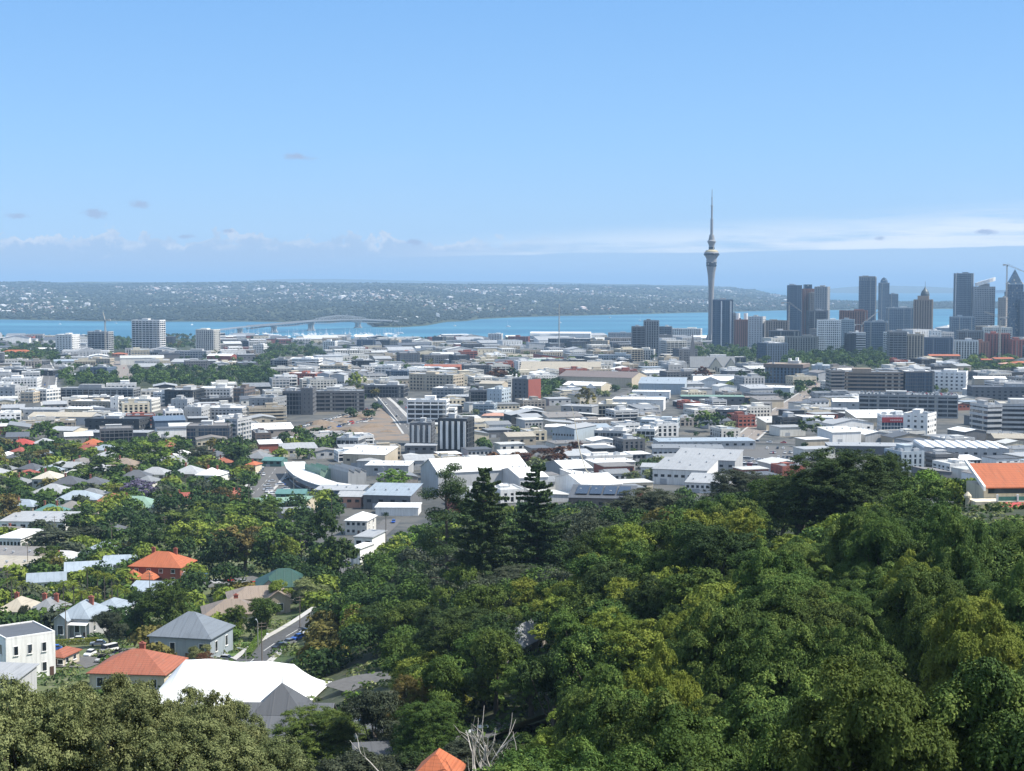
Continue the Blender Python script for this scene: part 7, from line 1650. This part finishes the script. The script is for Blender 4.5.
TREE_TXT = """
152 440 470 20 br|large bright green tree above the tin-roofed houses|the large bright green tree
118 441 468 16 md|broad green tree among the left suburb roofs
100 458 482 26 md|big dark-centred green tree beside the pale gabled house
72 443 461 14 yg|yellow-green tree left of the orange-red villa
22 452 470 13 ol|olive tree behind the white-roofed cottage
42 450 462 14 bn|bronze-tinged tree at the left edge of the suburb
16 478 500 18 md|green tree by the left edge above the brown one
118 484 500 12 yg|small yellow-green tree beside the lilac one|the small yellow-green tree
141 480 503 20 pu|lilac-flowering jacaranda among dark roofs|the lilac tree
10 494 526 18 bn|rust-brown tree above the long school roof|the rust-brown tree
78 508 545 13 dk|tall dark conical tree behind the long school roof|the dark conical tree
55 526 550 20 gy|spreading grey-green tree before the dark conical one
50 547 577 21 md|dense round green tree beside the flat brown roofs|the dense round green tree
92 522 545 14 gy|grey-green tree right of the dark conical one
124 542 562 14 bn|bushy bronze tree behind the blue roof
218 486 512 17 bn|bushy bronze-crowned tree behind the red-roofed house|the bronze bushy tree
200 446 463 15 gy|grey-green tree below the dark glass-fronted office
180 444 462 9 dk|small dark tree left of the grey-green one below the office
208 500 522 22 md|dark rounded tree between red and green roofs
238 505 528 20 br|pale green broad tree behind the big shade trees
263 500 530 22 md|green tree in front of the sage villa
245 524 570 28 bn|huge bronze-topped shade tree over the red cars|the bronze-topped shade tree
222 530 574 20 dk|very dark shade tree left of the bronze-topped one
272 528 575 26 md|large green shade tree right of the bronze-topped one
152 522 562 23 dk|very dark round tree behind the orange-tiled house|the dark round tree
190 520 562 24 yg|olive-yellow trees screening the orange-tiled house
180 510 540 24 md|green tree below the long red roof
172 535 566 17 md|green tree immediately behind the orange ridge
300 520 560 24 dk|dark shade tree above the dark green roof
330 512 588 27 dk|tall very dark tree with ragged top at the lane|the tall ragged dark tree
322 545 592 18 md|green tree under the tall ragged dark one
285 535 575 16 yg|yellow-tinged tree between dark shade trees
310 578 608 20 ol|olive tree right of the dark green roof
345 560 585 14 md|green tree beside the small white cube
170 583 640 29 md|large dense green tree between the blue roof and the bungalow|the large dense green tree
143 590 636 18 dk|dark tree in the shade left of the large dense green one
110 612 648 17 gy|weeping grey-green tree before the veranda villa|the weeping grey-green tree
26 605 630 7 gy|thin young tree in front of the tan-roofed villa
198 640 672 13 ol|thin olive tree before the blue-grey bungalow
207 652 676 13 cb|reddish shrub beside the olive tree at the bungalow
236 606 636 12 md|green tree by the brown stepped roof
265 598 640 21 md|leafy green tree between stepped roof and lane
280 580 612 12 yg|yellow-green garden tree by the lane
218 583 602 12 dk|dark tree beside the brown stepped roof
395 470 494 18 br|bright lime-green tree left of the great hall|the lime-green tree
330 468 482 7 gy|grey tree row beside the saw-tooth market
585 388 412 12 bn|golden olive tree before the white gabled hall|the golden olive tree
703 408 432 15 md|bushy roadside tree beside the white-banded office|the bushy roadside tree
718 410 432 12 md|second bushy tree close beside the white-banded office
812 415 438 14 md|round green tree by the wide brown road|the round roadside tree
690 400 412 6 cb|copper tree by the church
702 367 384 10 cb|copper beech beside the church gable|the copper beech
742 368 388 7 dk|dark tree right of the church
760 366 386 9 dk|dark tree left of the corniced office
357 372 396 11 yg|spreading green tree beside the pale gabled flats|the spreading green tree
545 448 470 14 cb|dark copper tree behind the Norfolk pines|the dark copper tree
560 446 466 13 cb|dark copper tree right of its twin above white roofs
528 452 470 12 cb|dark copper tree left of its twin above white roofs
575 441 456 9 cb|low copper tree behind the leaning pole
632 470 486 10 ol|olive tree among small pale roofs
500 366 386 12 cb|dark copper trees beside the beige store
512 368 386 9 dk|dark tree beside the beige store
235 442 468 11 dk|dark pointed cypress between orange and red roofs|the dark pointed cypress
"""
for ln in TREE_TXT.strip().split('\n'):
    q = ln.split('|'); a = q[0].split(); lab = q[1].strip(); nm = 'cypress' if 'pointed' in lab or 'conical' in lab else ('shrub' if 'shrub' in lab else 'tree')
    T(float(a[0]), float(a[1]), float(a[2]), float(a[3]), a[4], lab, q[2].strip() if len(q) > 2 else None, nm)
# hillside giants
def G_(px, d, yt, r, kind, lab, ref=None, lod='near'):
    x = xat(px, d, H(0, d) - 0); x = xat(px, d, H(x, d)); z = H(x, d); add_tree(x, d, zat(yt, d) - z, r, kind, lod, random.Random(int(px)), lab, None, False, ref, z=z)
me_, lb_ = crown('crown', 4.4, 9.4, .6, 30, 900, 110000, .075, LEAF['dk'][1], flat=.95, clr=.10, lobe=(.30, .44), up=.45); GIANT = (me_, trunk('trunk', 5, .56, lb_, k=10))
def giant(px, d, yt, r, kind, lab, ref=None):
    x = xat(px, d, H(0, d)); x = xat(px, d, H(x, d)); z = H(x, d); add_tree(x, d, zat(yt, d) - z, r, kind, 'near', random.Random(int(px)), lab, 'giant trees on the hill', False, ref, parts=GIANT, z=z)
giant(842, 300, 447, 13.5, 'dk', 'giant dark domed tree standing highest on the hill', 'the giant dark tree')
giant(800, 312, 474, 9, 'dk', 'dark lower shoulder tree left of the giant domed one')
giant(886, 322, 452, 6, 'dk', 'dark tree right behind the giant domed one')
giant(590, 372, 548, 12, 'gy', 'wide grey-green tree on the slope right of the Norfolk pines', 'the wide grey-green tree')
giant(655, 430, 488, 16, 'gy', 'broad grey-green tree at the forest edge before the white roofs', 'the broad grey-green tree')
giant(742, 440, 470, 14, 'gy', 'grey-green thinly leaved tree at the forest edge below the tilted roofs')
giant(530, 330, 565, 11, 'gy', 'silvery grey-green tree under the Norfolk pines')
giant(458, 268, 606, 9, 'dk', 'dark spreading tree above the dirt road', 'the dark spreading tree')
giant(322, 222, 706, 8.2, 'md', 'dense round green tree right of the turreted hall', 'the dense tree by the turret')
giant(432, 205, 700, 6.0, 'md', 'rounded bright tree above the small orange gable', 'the tree above the orange gable')
giant(414, 225, 676, 5.2, 'bn', 'brownish tall tree by the dirt road')
# pines, palms, dead trees
def at(px, d, fn, yt, *a):
    x = xat(px, d, H(0, d)); x = xat(px, d, H(x, d)); z = H(x, d); h = zat(yt, d) - z; TPOS.append((x, d, 4)); k = 8 * F / d
    spec(d, (px - 2, yt, px + 2, yt + h * F / d), lambda: fn(x, d, z - .2, h, *a), False, True)
at(484, 345, lambda x, y, z, h: norfolk(x, y, z, h, 'tall dark Norfolk pine, the denser left one of the pair', .36, 1), 463)
at(537, 362, lambda x, y, z, h: norfolk(x, y, z, h, 'tall Norfolk pine with open tiers, right one of the pair', .36, 2, 2.2), 459)
at(446, 372, lambda x, y, z, h: umbrella_pine(x, y, z, h, 'bare-trunked pine with open tufts left of the Norfolk pines'), 462)
at(319, 398, lambda x, y, z, h: palm(x, y, z, h, 'date', 'stout date palm with a full round head beside the lane', 'ol'), 626)
at(338, 420, lambda x, y, z, h: palm(x, y, z, h, 'date', 'second date palm standing behind the stout one', 'ol'), 606)
at(362, 470, lambda x, y, z, h: palm(x, y, z, h, 'date', 'short date palm at the end of the lane', 'yg'), 590)
for i, (px, d, yt) in enumerate(((12, 478, 578), (22, 482, 582), (64, 470, 582), (74, 468, 584), (88, 490, 568), (98, 478, 572), (105, 470, 574), (112, 478, 576), (118, 466, 586), (125, 472, 590), (82, 462, 592), (94, 464, 588))):
    at(px, d, lambda x, y, z, h: palm(x, y, z, h, 'feather', None, 'yg', 'feathery palms before the blue roof'), yt)
for i, (px, d, yt) in enumerate(((228, 1060, 421), (232, 1065, 425), (243, 1040, 424), (249, 690, 480), (332, 640, 492), (386, 620, 514))):
    at(px, d, lambda x, y, z, h: palm(x, y, z, h, 'fan', None, 'dk', 'tall fan palms'), yt)
at(492, 165, lambda x, y, z, h: dead_tree(x, y, z, h, 'bare white dead tree with several crooked limbs', 4, 'the bare white tree'), 716)
at(512, 160, lambda x, y, z, h: dead_tree(x, y, z, h, 'taller bare dead tree with forked pale branches right of its twin', 9), 706)
at(414, 150, lambda x, y, z, h: dead_tree(x, y, z, h, 'single bare white stem beside the small orange gable', 21), 742)
at(478, 158, lambda x, y, z, h: dead_tree(x, y, z, h, 'leaning bare grey branches left of the taller dead tree', 33), 735)

# --- foreground right: a dense canopy of big trees down the hill
OUT_R = ([500, 530, 556, 590, 640, 690, 740, 800, 860, 900, 945, 980, 1024, 1100], [790, 752, 720, 676, 636, 596, 566, 536, 508, 498, 508, 522, 524, 518])
g = random.Random(21); n = 0; tries = 0; BP = []
while tries < 9000:
    tries += 1; d = 78 + 215 * g.random(); px = g.uniform(520, 1185); x = xat(px, d, H(0, d)); x = xat(px, d, H(x, d)); z = H(x, d)
    if any((x-a)**2 + (d-b)**2 < (5.5 + .012 * d) ** 2 for a, b in BP): continue
    r = g.uniform(4.6, 6.6); hgt = g.uniform(7.5, 15); ylim = lerp_tab(*OUT_R, px) + g.uniform(-2, 12)
    if px - r / d * F * .6 < 560 and d < 190: ylim = max(ylim, 700)
    hmax = zat(ylim, d) - z
    if hmax < 6.5: continue
    hgt = min(hgt, hmax); r = min(r, hgt * .62)
    if near_foot(x, d, r * .6) or near_road(x, d, r * .3) or (930 < px < 965 and 290 < d < 352): continue
    BP.append((x, d)); i = g.randrange(4); kind = g.choice(('tt', 'tt', 'tt', 'tt', 'yg', 'md'))
    add_tree(x, d, hgt, r, kind, 'near', random.Random(tries), None, 'dense canopy trees on the near hillside', True, None, 'totara_tree', BIG[i], ([12.5, 14, 12, 15][i], 8.0), z, 'densely tufted')
# --- foreground left: wispy olive trees
OUT_L = ([-60, 0, 50, 75, 100, 130, 165, 200, 230, 262, 300], [686, 680, 669, 660, 656, 659, 673, 682, 700, 736, 776])
tries = 0; LP = []
while tries < 6000:
    tries += 1; d = 80 + 70 * g.random(); px = g.uniform(-150, 300); x = xat(px, d, H(0, d)); x = xat(px, d, H(x, d)); z = H(x, d)
    if any((x-a)**2 + (d-b)**2 < 4.4 ** 2 for a, b in LP): continue
    r = g.uniform(3.8, 5.4); hmax = zat(lerp_tab(*OUT_L, px) + g.uniform(-6, 1) + 40 * g.random() ** 2, d) - z
    if hmax < 5.5: continue
    hgt = min(g.uniform(10, 14.5), hmax * 1.05); r = min(r, hgt * .48); LP.append((x, d)); i = g.randrange(3)
    add_tree(x, d, hgt, r, 'ol', 'near', random.Random(tries), None, 'wispy olive trees at the bottom left', True, None, 'olive_tree', WISP[i], ([12, 13, 11][i], 6.4), z, 'wispy')
# --- the wooded slope between
OUT_F = ([330, 352, 380, 405, 430, 470, 520, 570, 620, 680, 730, 770, 830, 880, 940, 1000, 1060], [600, 560, 545, 528, 520, 506, 500, 500, 496, 482, 474, 468, 470, 468, 466, 470, 462])
tries = 0; FP = []
while tries < 26000:
    tries += 1; d = 175 + 560 * g.random() ** .9; px = g.uniform(300, 1140); x = xat(px, d, H(0, d)); x = xat(px, d, H(x, d)); z = H(x, d)
    sp_ = 4.4 + d * .0062
    if any(abs(x-a) < sp_ and (x-a)**2 + (d-b)**2 < sp_ ** 2 for a, b in FP + BP): continue
    ylim = lerp_tab(*OUT_F, px) + g.uniform(0, 10)
    if 925 < px < 985: ylim = max(ylim, 478 if d > 352 else 504)
    if px > 950 and d < 345: ylim = max(ylim, 520)
    if 455 < px < 550 and d < 215: ylim = max(ylim, 735)
    if px < 470 and d < 215: ylim = max(ylim, 748)
    if 325 < px < 402 and 200 < d < 335: ylim = max(ylim, 693)
    if 498 < px < 552 and d < 262: ylim = max(ylim, 657)
    if px < 340 and d < 330: continue
    if px < 348 and d < 475: continue
    if px < 330 and d > 470: continue
    if d < 296 and 755 < px < 925: ylim = max(ylim, lerp_tab(*OUT_R, px) - 6)
    if 425 < px < 585 and d < 352: ylim = max(ylim, 566 + 10 * fbm(px / 9, d))
    hmax = zat(ylim, d) - z
    if hmax < 3.2: continue
    hgt = min(g.uniform(7, 14), hmax); r = min(g.uniform(.72, 1.0) * sp_, hgt * .7)
    if near_foot(x, d, r * .55) or near_road(x, d, r * .45): continue
    k = fbm(x / 45, d / 60)
    kind = g.choice(('md', 'dk', 'md', 'yg', 'dk')) if k > .15 else (g.choice(('gy', 'gy', 'md', 'dk')) if k < -.2 else g.choice(('dk', 'md', 'md', 'dk', 'br', 'yg', 'gy', 'dk', 'bn')))
    if px > 900: kind = g.choice(('br', 'md', 'yg', 'md', 'dk'))
    if 470 < px < 660 and 305 < d < 470: kind = g.choice(('gy', 'gy', 'gy', 'dk', 'md'))
    if px > 560 and d < 300: kind = g.choice(('tt', 'md', 'tt', 'yg', 'dk'))
    FP.append((x, d)); add_tree(x, d, hgt, r, kind, 'near' if d < 430 else 'mid', random.Random(tries), None, 'trees on the wooded slope', True, None)
# ------------------------------------------------------------------ the many lesser buildings of the city, on a street grid
CN = dict(wh='white', ow='off-white', lg='pale grey', mg='grey', dg='dark grey', kk='black', be='beige', cr='cream', br='brown', rb='brick-red', st='stone-grey', sb='pale blue', tn='tan', mx='orange-red', gb='grey', lb='slate blue', og='orange', bl='blue-grey', rr='red', rd='red', pk='pink', na='navy', gn='green', bw='brown')
KEEP_OFF = [(855, 976, 411, 436), (120, 330, 556, 672), (-20, 130, 575, 660), (60, 274, 369, 394), (0, 60, 343, 366), (105, 135, 338, 356), (160, 200, 333, 354), (780, 892, 350, 374), (694, 772, 347, 370), (262, 330, 344, 362), (250, 280, 355, 384), (960, 1030, 352, 376), (518, 562, 383, 402), (286, 345, 458, 500), (336, 440, 500, 570), (275, 418, 402, 441), (395, 432, 393, 436), (696, 800, 446, 472)]
def filler(d0, d1, u0, u1, cw, cd, ang, hr, storey, seed, frac, pal, roofs, kinds):
    g = random.Random(seed); a = radians(ang); ca, sa = cos(a), sin(a); R = int(d1 / min(cw, cd)) + 60
    for i in range(-R, R):
        for j in range(-4, R):
            lx, ly = i * cw + (j % 3) * cw * .3, j * cd + (0 if i % 2 else cd * .25); x, y = lx * ca - ly * sa, lx * sa + ly * ca
            if not d0 <= y < d1: continue
            z = H(x, y); px, py = proj(x, y, z)
            if not u0 < px < u1 or z < 3: continue
            if g.random() > frac:
                if g.random() < .75 and not near_foot(x, y, 3) and not near_road(x, y, 2): hh_ = g.uniform(5, 9) if y < 1500 else g.uniform(8, 13); add_tree(x, y, hh_, hh_ * g.uniform(.42, .6), g.choice(('md', 'dk', 'dk', 'ol', 'bn', 'md')), lod_of(y), random.Random(i * 991 + j), None, 'street trees', True, None)
                continue
            if any(q[0] < px < q[1] and q[2] < py < q[3] for q in KEEP_OFF): continue
            w_, D_ = cw * g.uniform(.55, .9) * (g.choice((1, 1, 1.7)) if cw > 20 else 1), cd * g.uniform(.55, .88); h = g.uniform(*hr); rt = a + g.choice((0, 0, 0, pi/2)) + g.uniform(-.04, .04)
            fp = (x, y, w_/2, D_/2, rt)
            if any(sat(fp, f, 1.0) for f in FOOT if abs(f[0]-x) < 120 and abs(f[1]-y) < 120) or near_road(x, y, min(w_, D_) * .5): continue
            if any((x-p)**2 + (y-q)**2 < (min(w_, D_) * .45 + r) ** 2 for p, q, r in TPOS if abs(p-x) < 60 and abs(q-y) < 60): continue
            FOOT.append(fp); kd = g.choice(kinds); wc, rc = g.choice(pal), g.choice(roofs); sd = g.randrange(10**6)
            if kd in ('office', 'apt'): h = max(h, 6.5) * g.choice((1, 1, 1.5))
            ext = (w_ * abs(cos(rt)) + D_ * abs(sin(rt))) / 2 * F / y; _, pt = proj(x, y - D_/2, z + h)
            def fn(x=x, y=y, z=z, w_=w_, D_=D_, h=h, rt=rt, kd=kd, wc=wc, rc=rc, sd=sd):
                rg = random.Random(sd)
                if kd in ('office', 'apt'):
                    sty = rg.choice(('grid', 'band', 'lite', 'dark', 'fin', 'flat')) if kd == 'office' else rg.choice(('balc', 'grid', 'fin')); st = max(2, round(h / storey))
                    r = thing('office_building' if kd == 'office' else 'apartment_building', None, 'office building' if kd == 'office' else 'apartment building', (x, y, z), rt, 'lesser city offices and flats', desc=f"{CN[wc]} {'office' if kd == 'office' else 'flats'} with {CN[rc]} roof")
                    office(r, w_, D_, h, st, sty, wc, rc, rg, 2 if y < 1700 else 1, y < 2600)
                elif kd == 'home':
                    r = thing('house', None, 'house', (x, y, z), rt, 'lesser houses of the suburb', desc=f'{CN[rc]}-roofed {CN[wc]} house'); simple_house(r, w_, D_, h * .75, rc, wc, rg, rg.choice((0, 1)), rg.choice(('hip', 'gx', 'hip')))
                else:
                    sh = rg.choice(('gx', 'gy', 'flat', 'flat', 'mono')); nm = dict(gx='gabled', gy='gabled', flat='flat-roofed', mono='tilted-roof')[sh]
                    r = thing('warehouse' if w_ * D_ > 480 else 'shop', None, 'warehouse' if w_ * D_ > 480 else 'shop', (x, y, z), rt, 'lesser sheds and shops', desc=f"{CN[rc]} {nm} {'warehouse' if w_ * D_ > 480 else 'shop'}")
                    shed(r, w_, D_, h, rc, wc, sh, rg, n_win=rg.choice((0, 3, 4, 6)), doors=1 if y < 1300 else 0)
            spec(y - D_/2, (px - ext, pt, px + ext, py), fn, True)
WALLS = ('wh', 'ow', 'lg', 'wh', 'dg', 'be', 'cr', 'st', 'ow', 'wh', 'rb', 'lg', 'cr', 'kk'); RFS = ('wh', 'ow', 'lg', 'wh', 'lg', 'mg', 'ow', 'dg', 'lg', 'mg', 'st', 'dg', 'sb')
filler(430, 1060, -60, 262, 16, 21, -14, (3.4, 5.0), 3, 1, .52, ('wh', 'cr', 'lg', 'ow', 'be'), ('lg', 'mg', 'dg', 'dg', 'mg', 'rr', 'lg', 'tn', 'sb', 'st', 'ow', 'mg'), ('home',))
filler(650, 1080, 262, 1060, 22, 24, 17, (3.5, 6.5), 3.4, 2, .95, WALLS, RFS, ('shed', 'shed', 'shed', 'shed', 'shed', 'office'))
filler(1080, 1560, -40, 1060, 27, 28, 17, (4.5, 8.5), 3.4, 3, .92, WALLS, RFS, ('shed', 'shed', 'shed', 'shed', 'office', 'apt'))
filler(1560, 2250, -40, 1060, 36, 36, 15, (6, 11), 3.4, 4, .82, WALLS, RFS, ('shed', 'shed', 'office', 'office', 'apt'))
filler(2250, 3100, -40, 640, 46, 46, 15, (6, 13), 3.5, 5, .56, WALLS, RFS, ('shed', 'office', 'apt'))
filler(2250, 3200, 640, 1060, 46, 46, 15, (12, 30), 3.5, 6, .6, ('wh', 'ow', 'lg', 'mg', 'dg', 'be', 'st', 'rb', 'lb'), RFS, ('office', 'office', 'apt'))
filler(3100, 4420, -60, 1060, 62, 62, 12, (6, 13), 3.5, 7, .5, WALLS, RFS, ('shed', 'office', 'shed', 'apt'))

# --- suburb and city trees by district (picture polygons given as boxes): x0 x1 y0 y1 n kinds h0 h1 group
for (x0, x1, y0, y1, n, kinds, h0, h1, grp) in (
    (-10, 250, 444, 520, 260, ('md', 'dk', 'yg', 'gy', 'md', 'bn', 'md', 'dk'), 3.5, 7.5, 'garden trees of the left suburb'),
    (100, 340, 506, 600, 120, ('md', 'dk', 'yg', 'dk'), 7, 13, 'shade trees of the left suburb'),
    (-10, 150, 520, 640, 60, ('md', 'dk', 'yg', 'gy'), 3.5, 7, 'garden trees of the left suburb'),
    (120, 330, 590, 690, 34, ('md', 'dk', 'yg', 'bn'), 3, 6, 'garden trees near the marquee'),
    (0, 60, 426, 440, 12, ('md', 'dk'), 6, 10, 'street trees'),
    (284, 348, 440, 450, 16, ('dk', 'dk', 'md'), 9, 13, 'dark trees below the earthworks'),
    (215, 350, 449, 460, 14, ('md', 'yg', 'dk'), 6, 9, 'trees by the car park'),
    (62, 272, 372, 389, 190, ('dk', 'md', 'md', 'dk'), 9, 15, 'dark tree belt along the motorway'),
    (-6, 58, 346, 362, 90, ('dk', 'md', 'md'), 10, 16, 'trees around the left apartment blocks'),
    (108, 134, 340, 353, 34, ('dk', 'md'), 12, 18, 'trees around the left apartment blocks'),
    (162, 198, 335, 350, 50, ('dk', 'md', 'bn'), 11, 17, 'trees around the left apartment blocks'),
    (264, 328, 346, 358, 60, ('md', 'dk'), 9, 14, 'park trees at centre left'),
    (252, 278, 358, 381, 34, ('dk', 'md'), 9, 13, 'park trees at centre left'),
    (470, 520, 358, 364, 10, ('md', 'dk'), 8, 12, 'city trees'),
    (544, 580, 362, 368, 8, ('md', 'yg'), 6, 9, 'city trees'),
    (520, 560, 385, 399, 34, ('dk', 'md'), 7, 11, 'city trees'),
    (590, 660, 382, 392, 8, ('dk', 'md'), 5, 7, 'street trees'),
    (696, 770, 351, 364, 80, ('md', 'md', 'dk'), 12, 18, 'park trees by the church'),
    (780, 890, 352, 370, 190, ('dk', 'md', 'dk', 'md'), 12, 20, 'tree belt below the towers'),
    (962, 1030, 358, 373, 50, ('yg', 'md', 'dk'), 8, 12, 'trees among the orange roofs'),
    (795, 826, 382, 396, 10, ('dk', 'md'), 5, 8, 'street trees'),
    (716, 760, 382, 388, 8, ('md', 'yg'), 4, 6, 'city trees'),
    (480, 545, 464, 476, 6, ('cb', 'cb', 'ol'), 6, 9, 'copper trees behind the pines'),
    (640, 700, 466, 480, 10, ('dk', 'ol'), 4, 6, 'garden trees'),
    (300, 420, 340, 420, 18, ('md', 'dk'), 5, 8, 'street trees'), (420, 790, 395, 460, 26, ('md', 'dk', 'ol'), 4, 7, 'street trees')):
    gg = random.Random(int(x0 * 3 + y0)); k = 0; tr_ = 0; mine = []
    while k < n and tr_ < n * 12:
        tr_ += 1; px = gg.uniform(x0, x1); py = gg.uniform(y0, y1); x, y, z = ground(px, py); h = gg.uniform(h0, h1)
        if (228 < px < 322 and 612 < py < 672) or (196 < px < 264 and 574 < py < 596) or (122 < px < 178 and 582 < py < 608): continue; r = h * gg.uniform(.44, .66)
        if near_foot(x, y, r * .45) or near_road(x, y, r * .3) or any((x-a)**2 + (y-b)**2 < (.8 * (r + c)) ** 2 for a, b, c in mine): continue
        mine.append((x, y, r)); k += 1; add_tree(x, y, h, r, gg.choice(kinds), lod_of(y), random.Random(tr_), None, grp, True, None)

# ------------------------------------------------------------------ build what can be seen, nearest first
SPECS.sort(key=lambda s: s[0])
cov = np.zeros((771, 1024), bool); yy_, xx_ = np.mgrid[0:771, 0:1024]
built = dropped = 0; TODO = []
for (dist, rc_, opt, fn, is_tree) in SPECS:
    x0, y0, x1, y1 = rc_; a, b, c, d = max(0, int(x0)), max(0, int(y0)), min(1024, int(x1) + 1), min(771, int(y1) + 1)
    if opt:
        if c <= a or d <= b:
            if is_tree and dist < 430 and x0 < 1130 and x1 > -110 and fn.rest[3] > 6: TODO.append(fn)   # just past the frame's edge
            else: dropped += 1
            continue
        sub = cov[b:d, a:c]; vis = sub.size - sub.sum()
        if vis < max(5, .10 * sub.size if sub.size < 4000 else 300): dropped += 1; continue
    if c > a and d > b:
        if is_tree:
            mx, my = (x0 + x1) / 2, (y0 + y1 * .8 + .2 * y0) / 2; rx, ry = max(.5, (x1 - x0) / 2 * .8), max(.5, (y1 - y0) * .4)
            cov[b:d, a:c] |= ((xx_[b:d, a:c] - mx) / rx) ** 2 + ((yy_[b:d, a:c] - my) / ry) ** 2 < 1
        else: cov[b:d, a:c] = True
    TODO.append(fn)
isf = [f for f in TODO if hasattr(f, 'area')]; nfix = sum(1 for f in isf if f.area > 1e5)
soft = sorted([f for f in isf if f.area <= 1e5], key=lambda f: -f.area); small = set(map(id, soft[max(0, 296 - nfix):]))
for fn in TODO:
    if id(fn) in small: REST.append(fn.rest)
    else: fn()
    built += 1
def rest_trees():
    P = []; N = []; S_ = []; T_ = []; K = []
    for (x, y, z, hgt, rad, kind) in REST:
        n = int(min(2600, max(150, 2.2e6 * rad * hgt / (y * y)))); g = RG; nb = 6
        cs = unit(g.normal(size=(nb, 3))) * g.uniform(.2, .6, (nb, 1)) * np.array([rad, rad, hgt * .36]); i = g.integers(0, nb, n); d = unit(g.normal(size=(n, 3))); d[:, 2] = np.abs(d[:, 2]) * np.where(g.random(n) < .8, 1, -.7)
        P.append(cs[i] + d * rad * .55 * g.uniform(.75, 1.05, (n, 1)) * np.array([1, 1, .8]) + np.array([x, y, z + hgt * .56])); N.append(unit(d * .7 + [0, 0, .3] + g.normal(size=(n, 3)) * .45)); S_.append(g.uniform(.6, 1.3, n) * (rad * .9 / n ** .5 * 2.6)); T_.append(g.normal(.45, .18, n) + g.uniform(-.1, .1, nb)[i]); K.append((kind, n))
    P, N, S_, T_ = map(np.concatenate, (P, N, S_, T_)); kinds = sorted(set(k for k, _ in K)); mi = np.concatenate([np.full(n, kinds.index(k), np.int32) for k, n in K])
    me = quads('small_trees', P, N, S_, T_, LEAF[kinds[0]][1], .6)
    for k in kinds[1:]: me.materials.append(LEAF[k][1])
    me.polygons.foreach_set('material_index', mi); o = link('small_trees', me); o['kind'] = 'stuff'; o['label'] = 'smaller trees filling gaps between houses, offices and the wooded slope'
if REST: rest_trees()
undergrowth()
print('trees as things', len(isf) - len(REST), 'rest', len(REST))
extras(); roof_cars()
bpy.context.view_layer.update()

# ------------------------------------------------------------------ labels for what was not named by hand: by look, and by the nearest thing named by hand
NAT = ['', 'second', 'third', 'fourth', 'fifth', 'sixth', 'seventh', 'eighth', 'ninth', 'tenth', 'eleventh', 'twelfth', 'thirteenth', 'fourteenth', 'fifteenth', 'sixteenth', 'seventeenth', 'eighteenth', 'nineteenth', 'twentieth']
NAT += [t + '-' + u for t in ('twenty', 'thirty', 'forty', 'fifty', 'sixty', 'seventy', 'eighty') for u in ('first', 'second', 'third', 'fourth', 'fifth', 'sixth', 'seventh', 'eighth', 'ninth')]
refs = []
for o, ref, _ in THINGS:
    if ref: p = o.matrix_world.translation; q = proj(p.x, p.y, p.z + 6); refs.append((q[0], q[1], ref))
groups = {}
for o, ref, desc in THINGS:
    if o['label']: continue
    p = o.matrix_world.translation; q = proj(p.x, p.y, p.z + 3); best = None
    for (rx, ry, rn) in refs:
        dd = sqrt(((q[0] - rx)) ** 2 + (1.7 * (q[1] - ry)) ** 2)
        if best is None or dd < best[0]: best = (dd, rx, ry, rn)
    dd, rx, ry, rn = best; ex, ey = q[0] - rx, 1.7 * (q[1] - ry)
    rel = ('right of' if ex > 0 else 'left of') if abs(ex) > abs(ey) * 1.4 else ('below' if ey > 0 else 'behind')
    desc = desc or o['category']
    groups.setdefault((desc, rel, rn), []).append((dd, o))
for (desc, rel, rn), L in groups.items():
    L.sort(key=lambda t: t[0])
    for i, (dd, o) in enumerate(L):
        if len(L) == 1: o['label'] = f'{desc} {rel} {rn}'
        elif i < len(NAT): o['label'] = f"{desc}, {(NAT[i] + ' ') if i else ''}nearest {rel} {rn}"
        else: o['label'] = f'{desc} farther {rel} {rn}'
print('built', built, 'dropped', dropped, 'objects', len(bpy.data.objects))
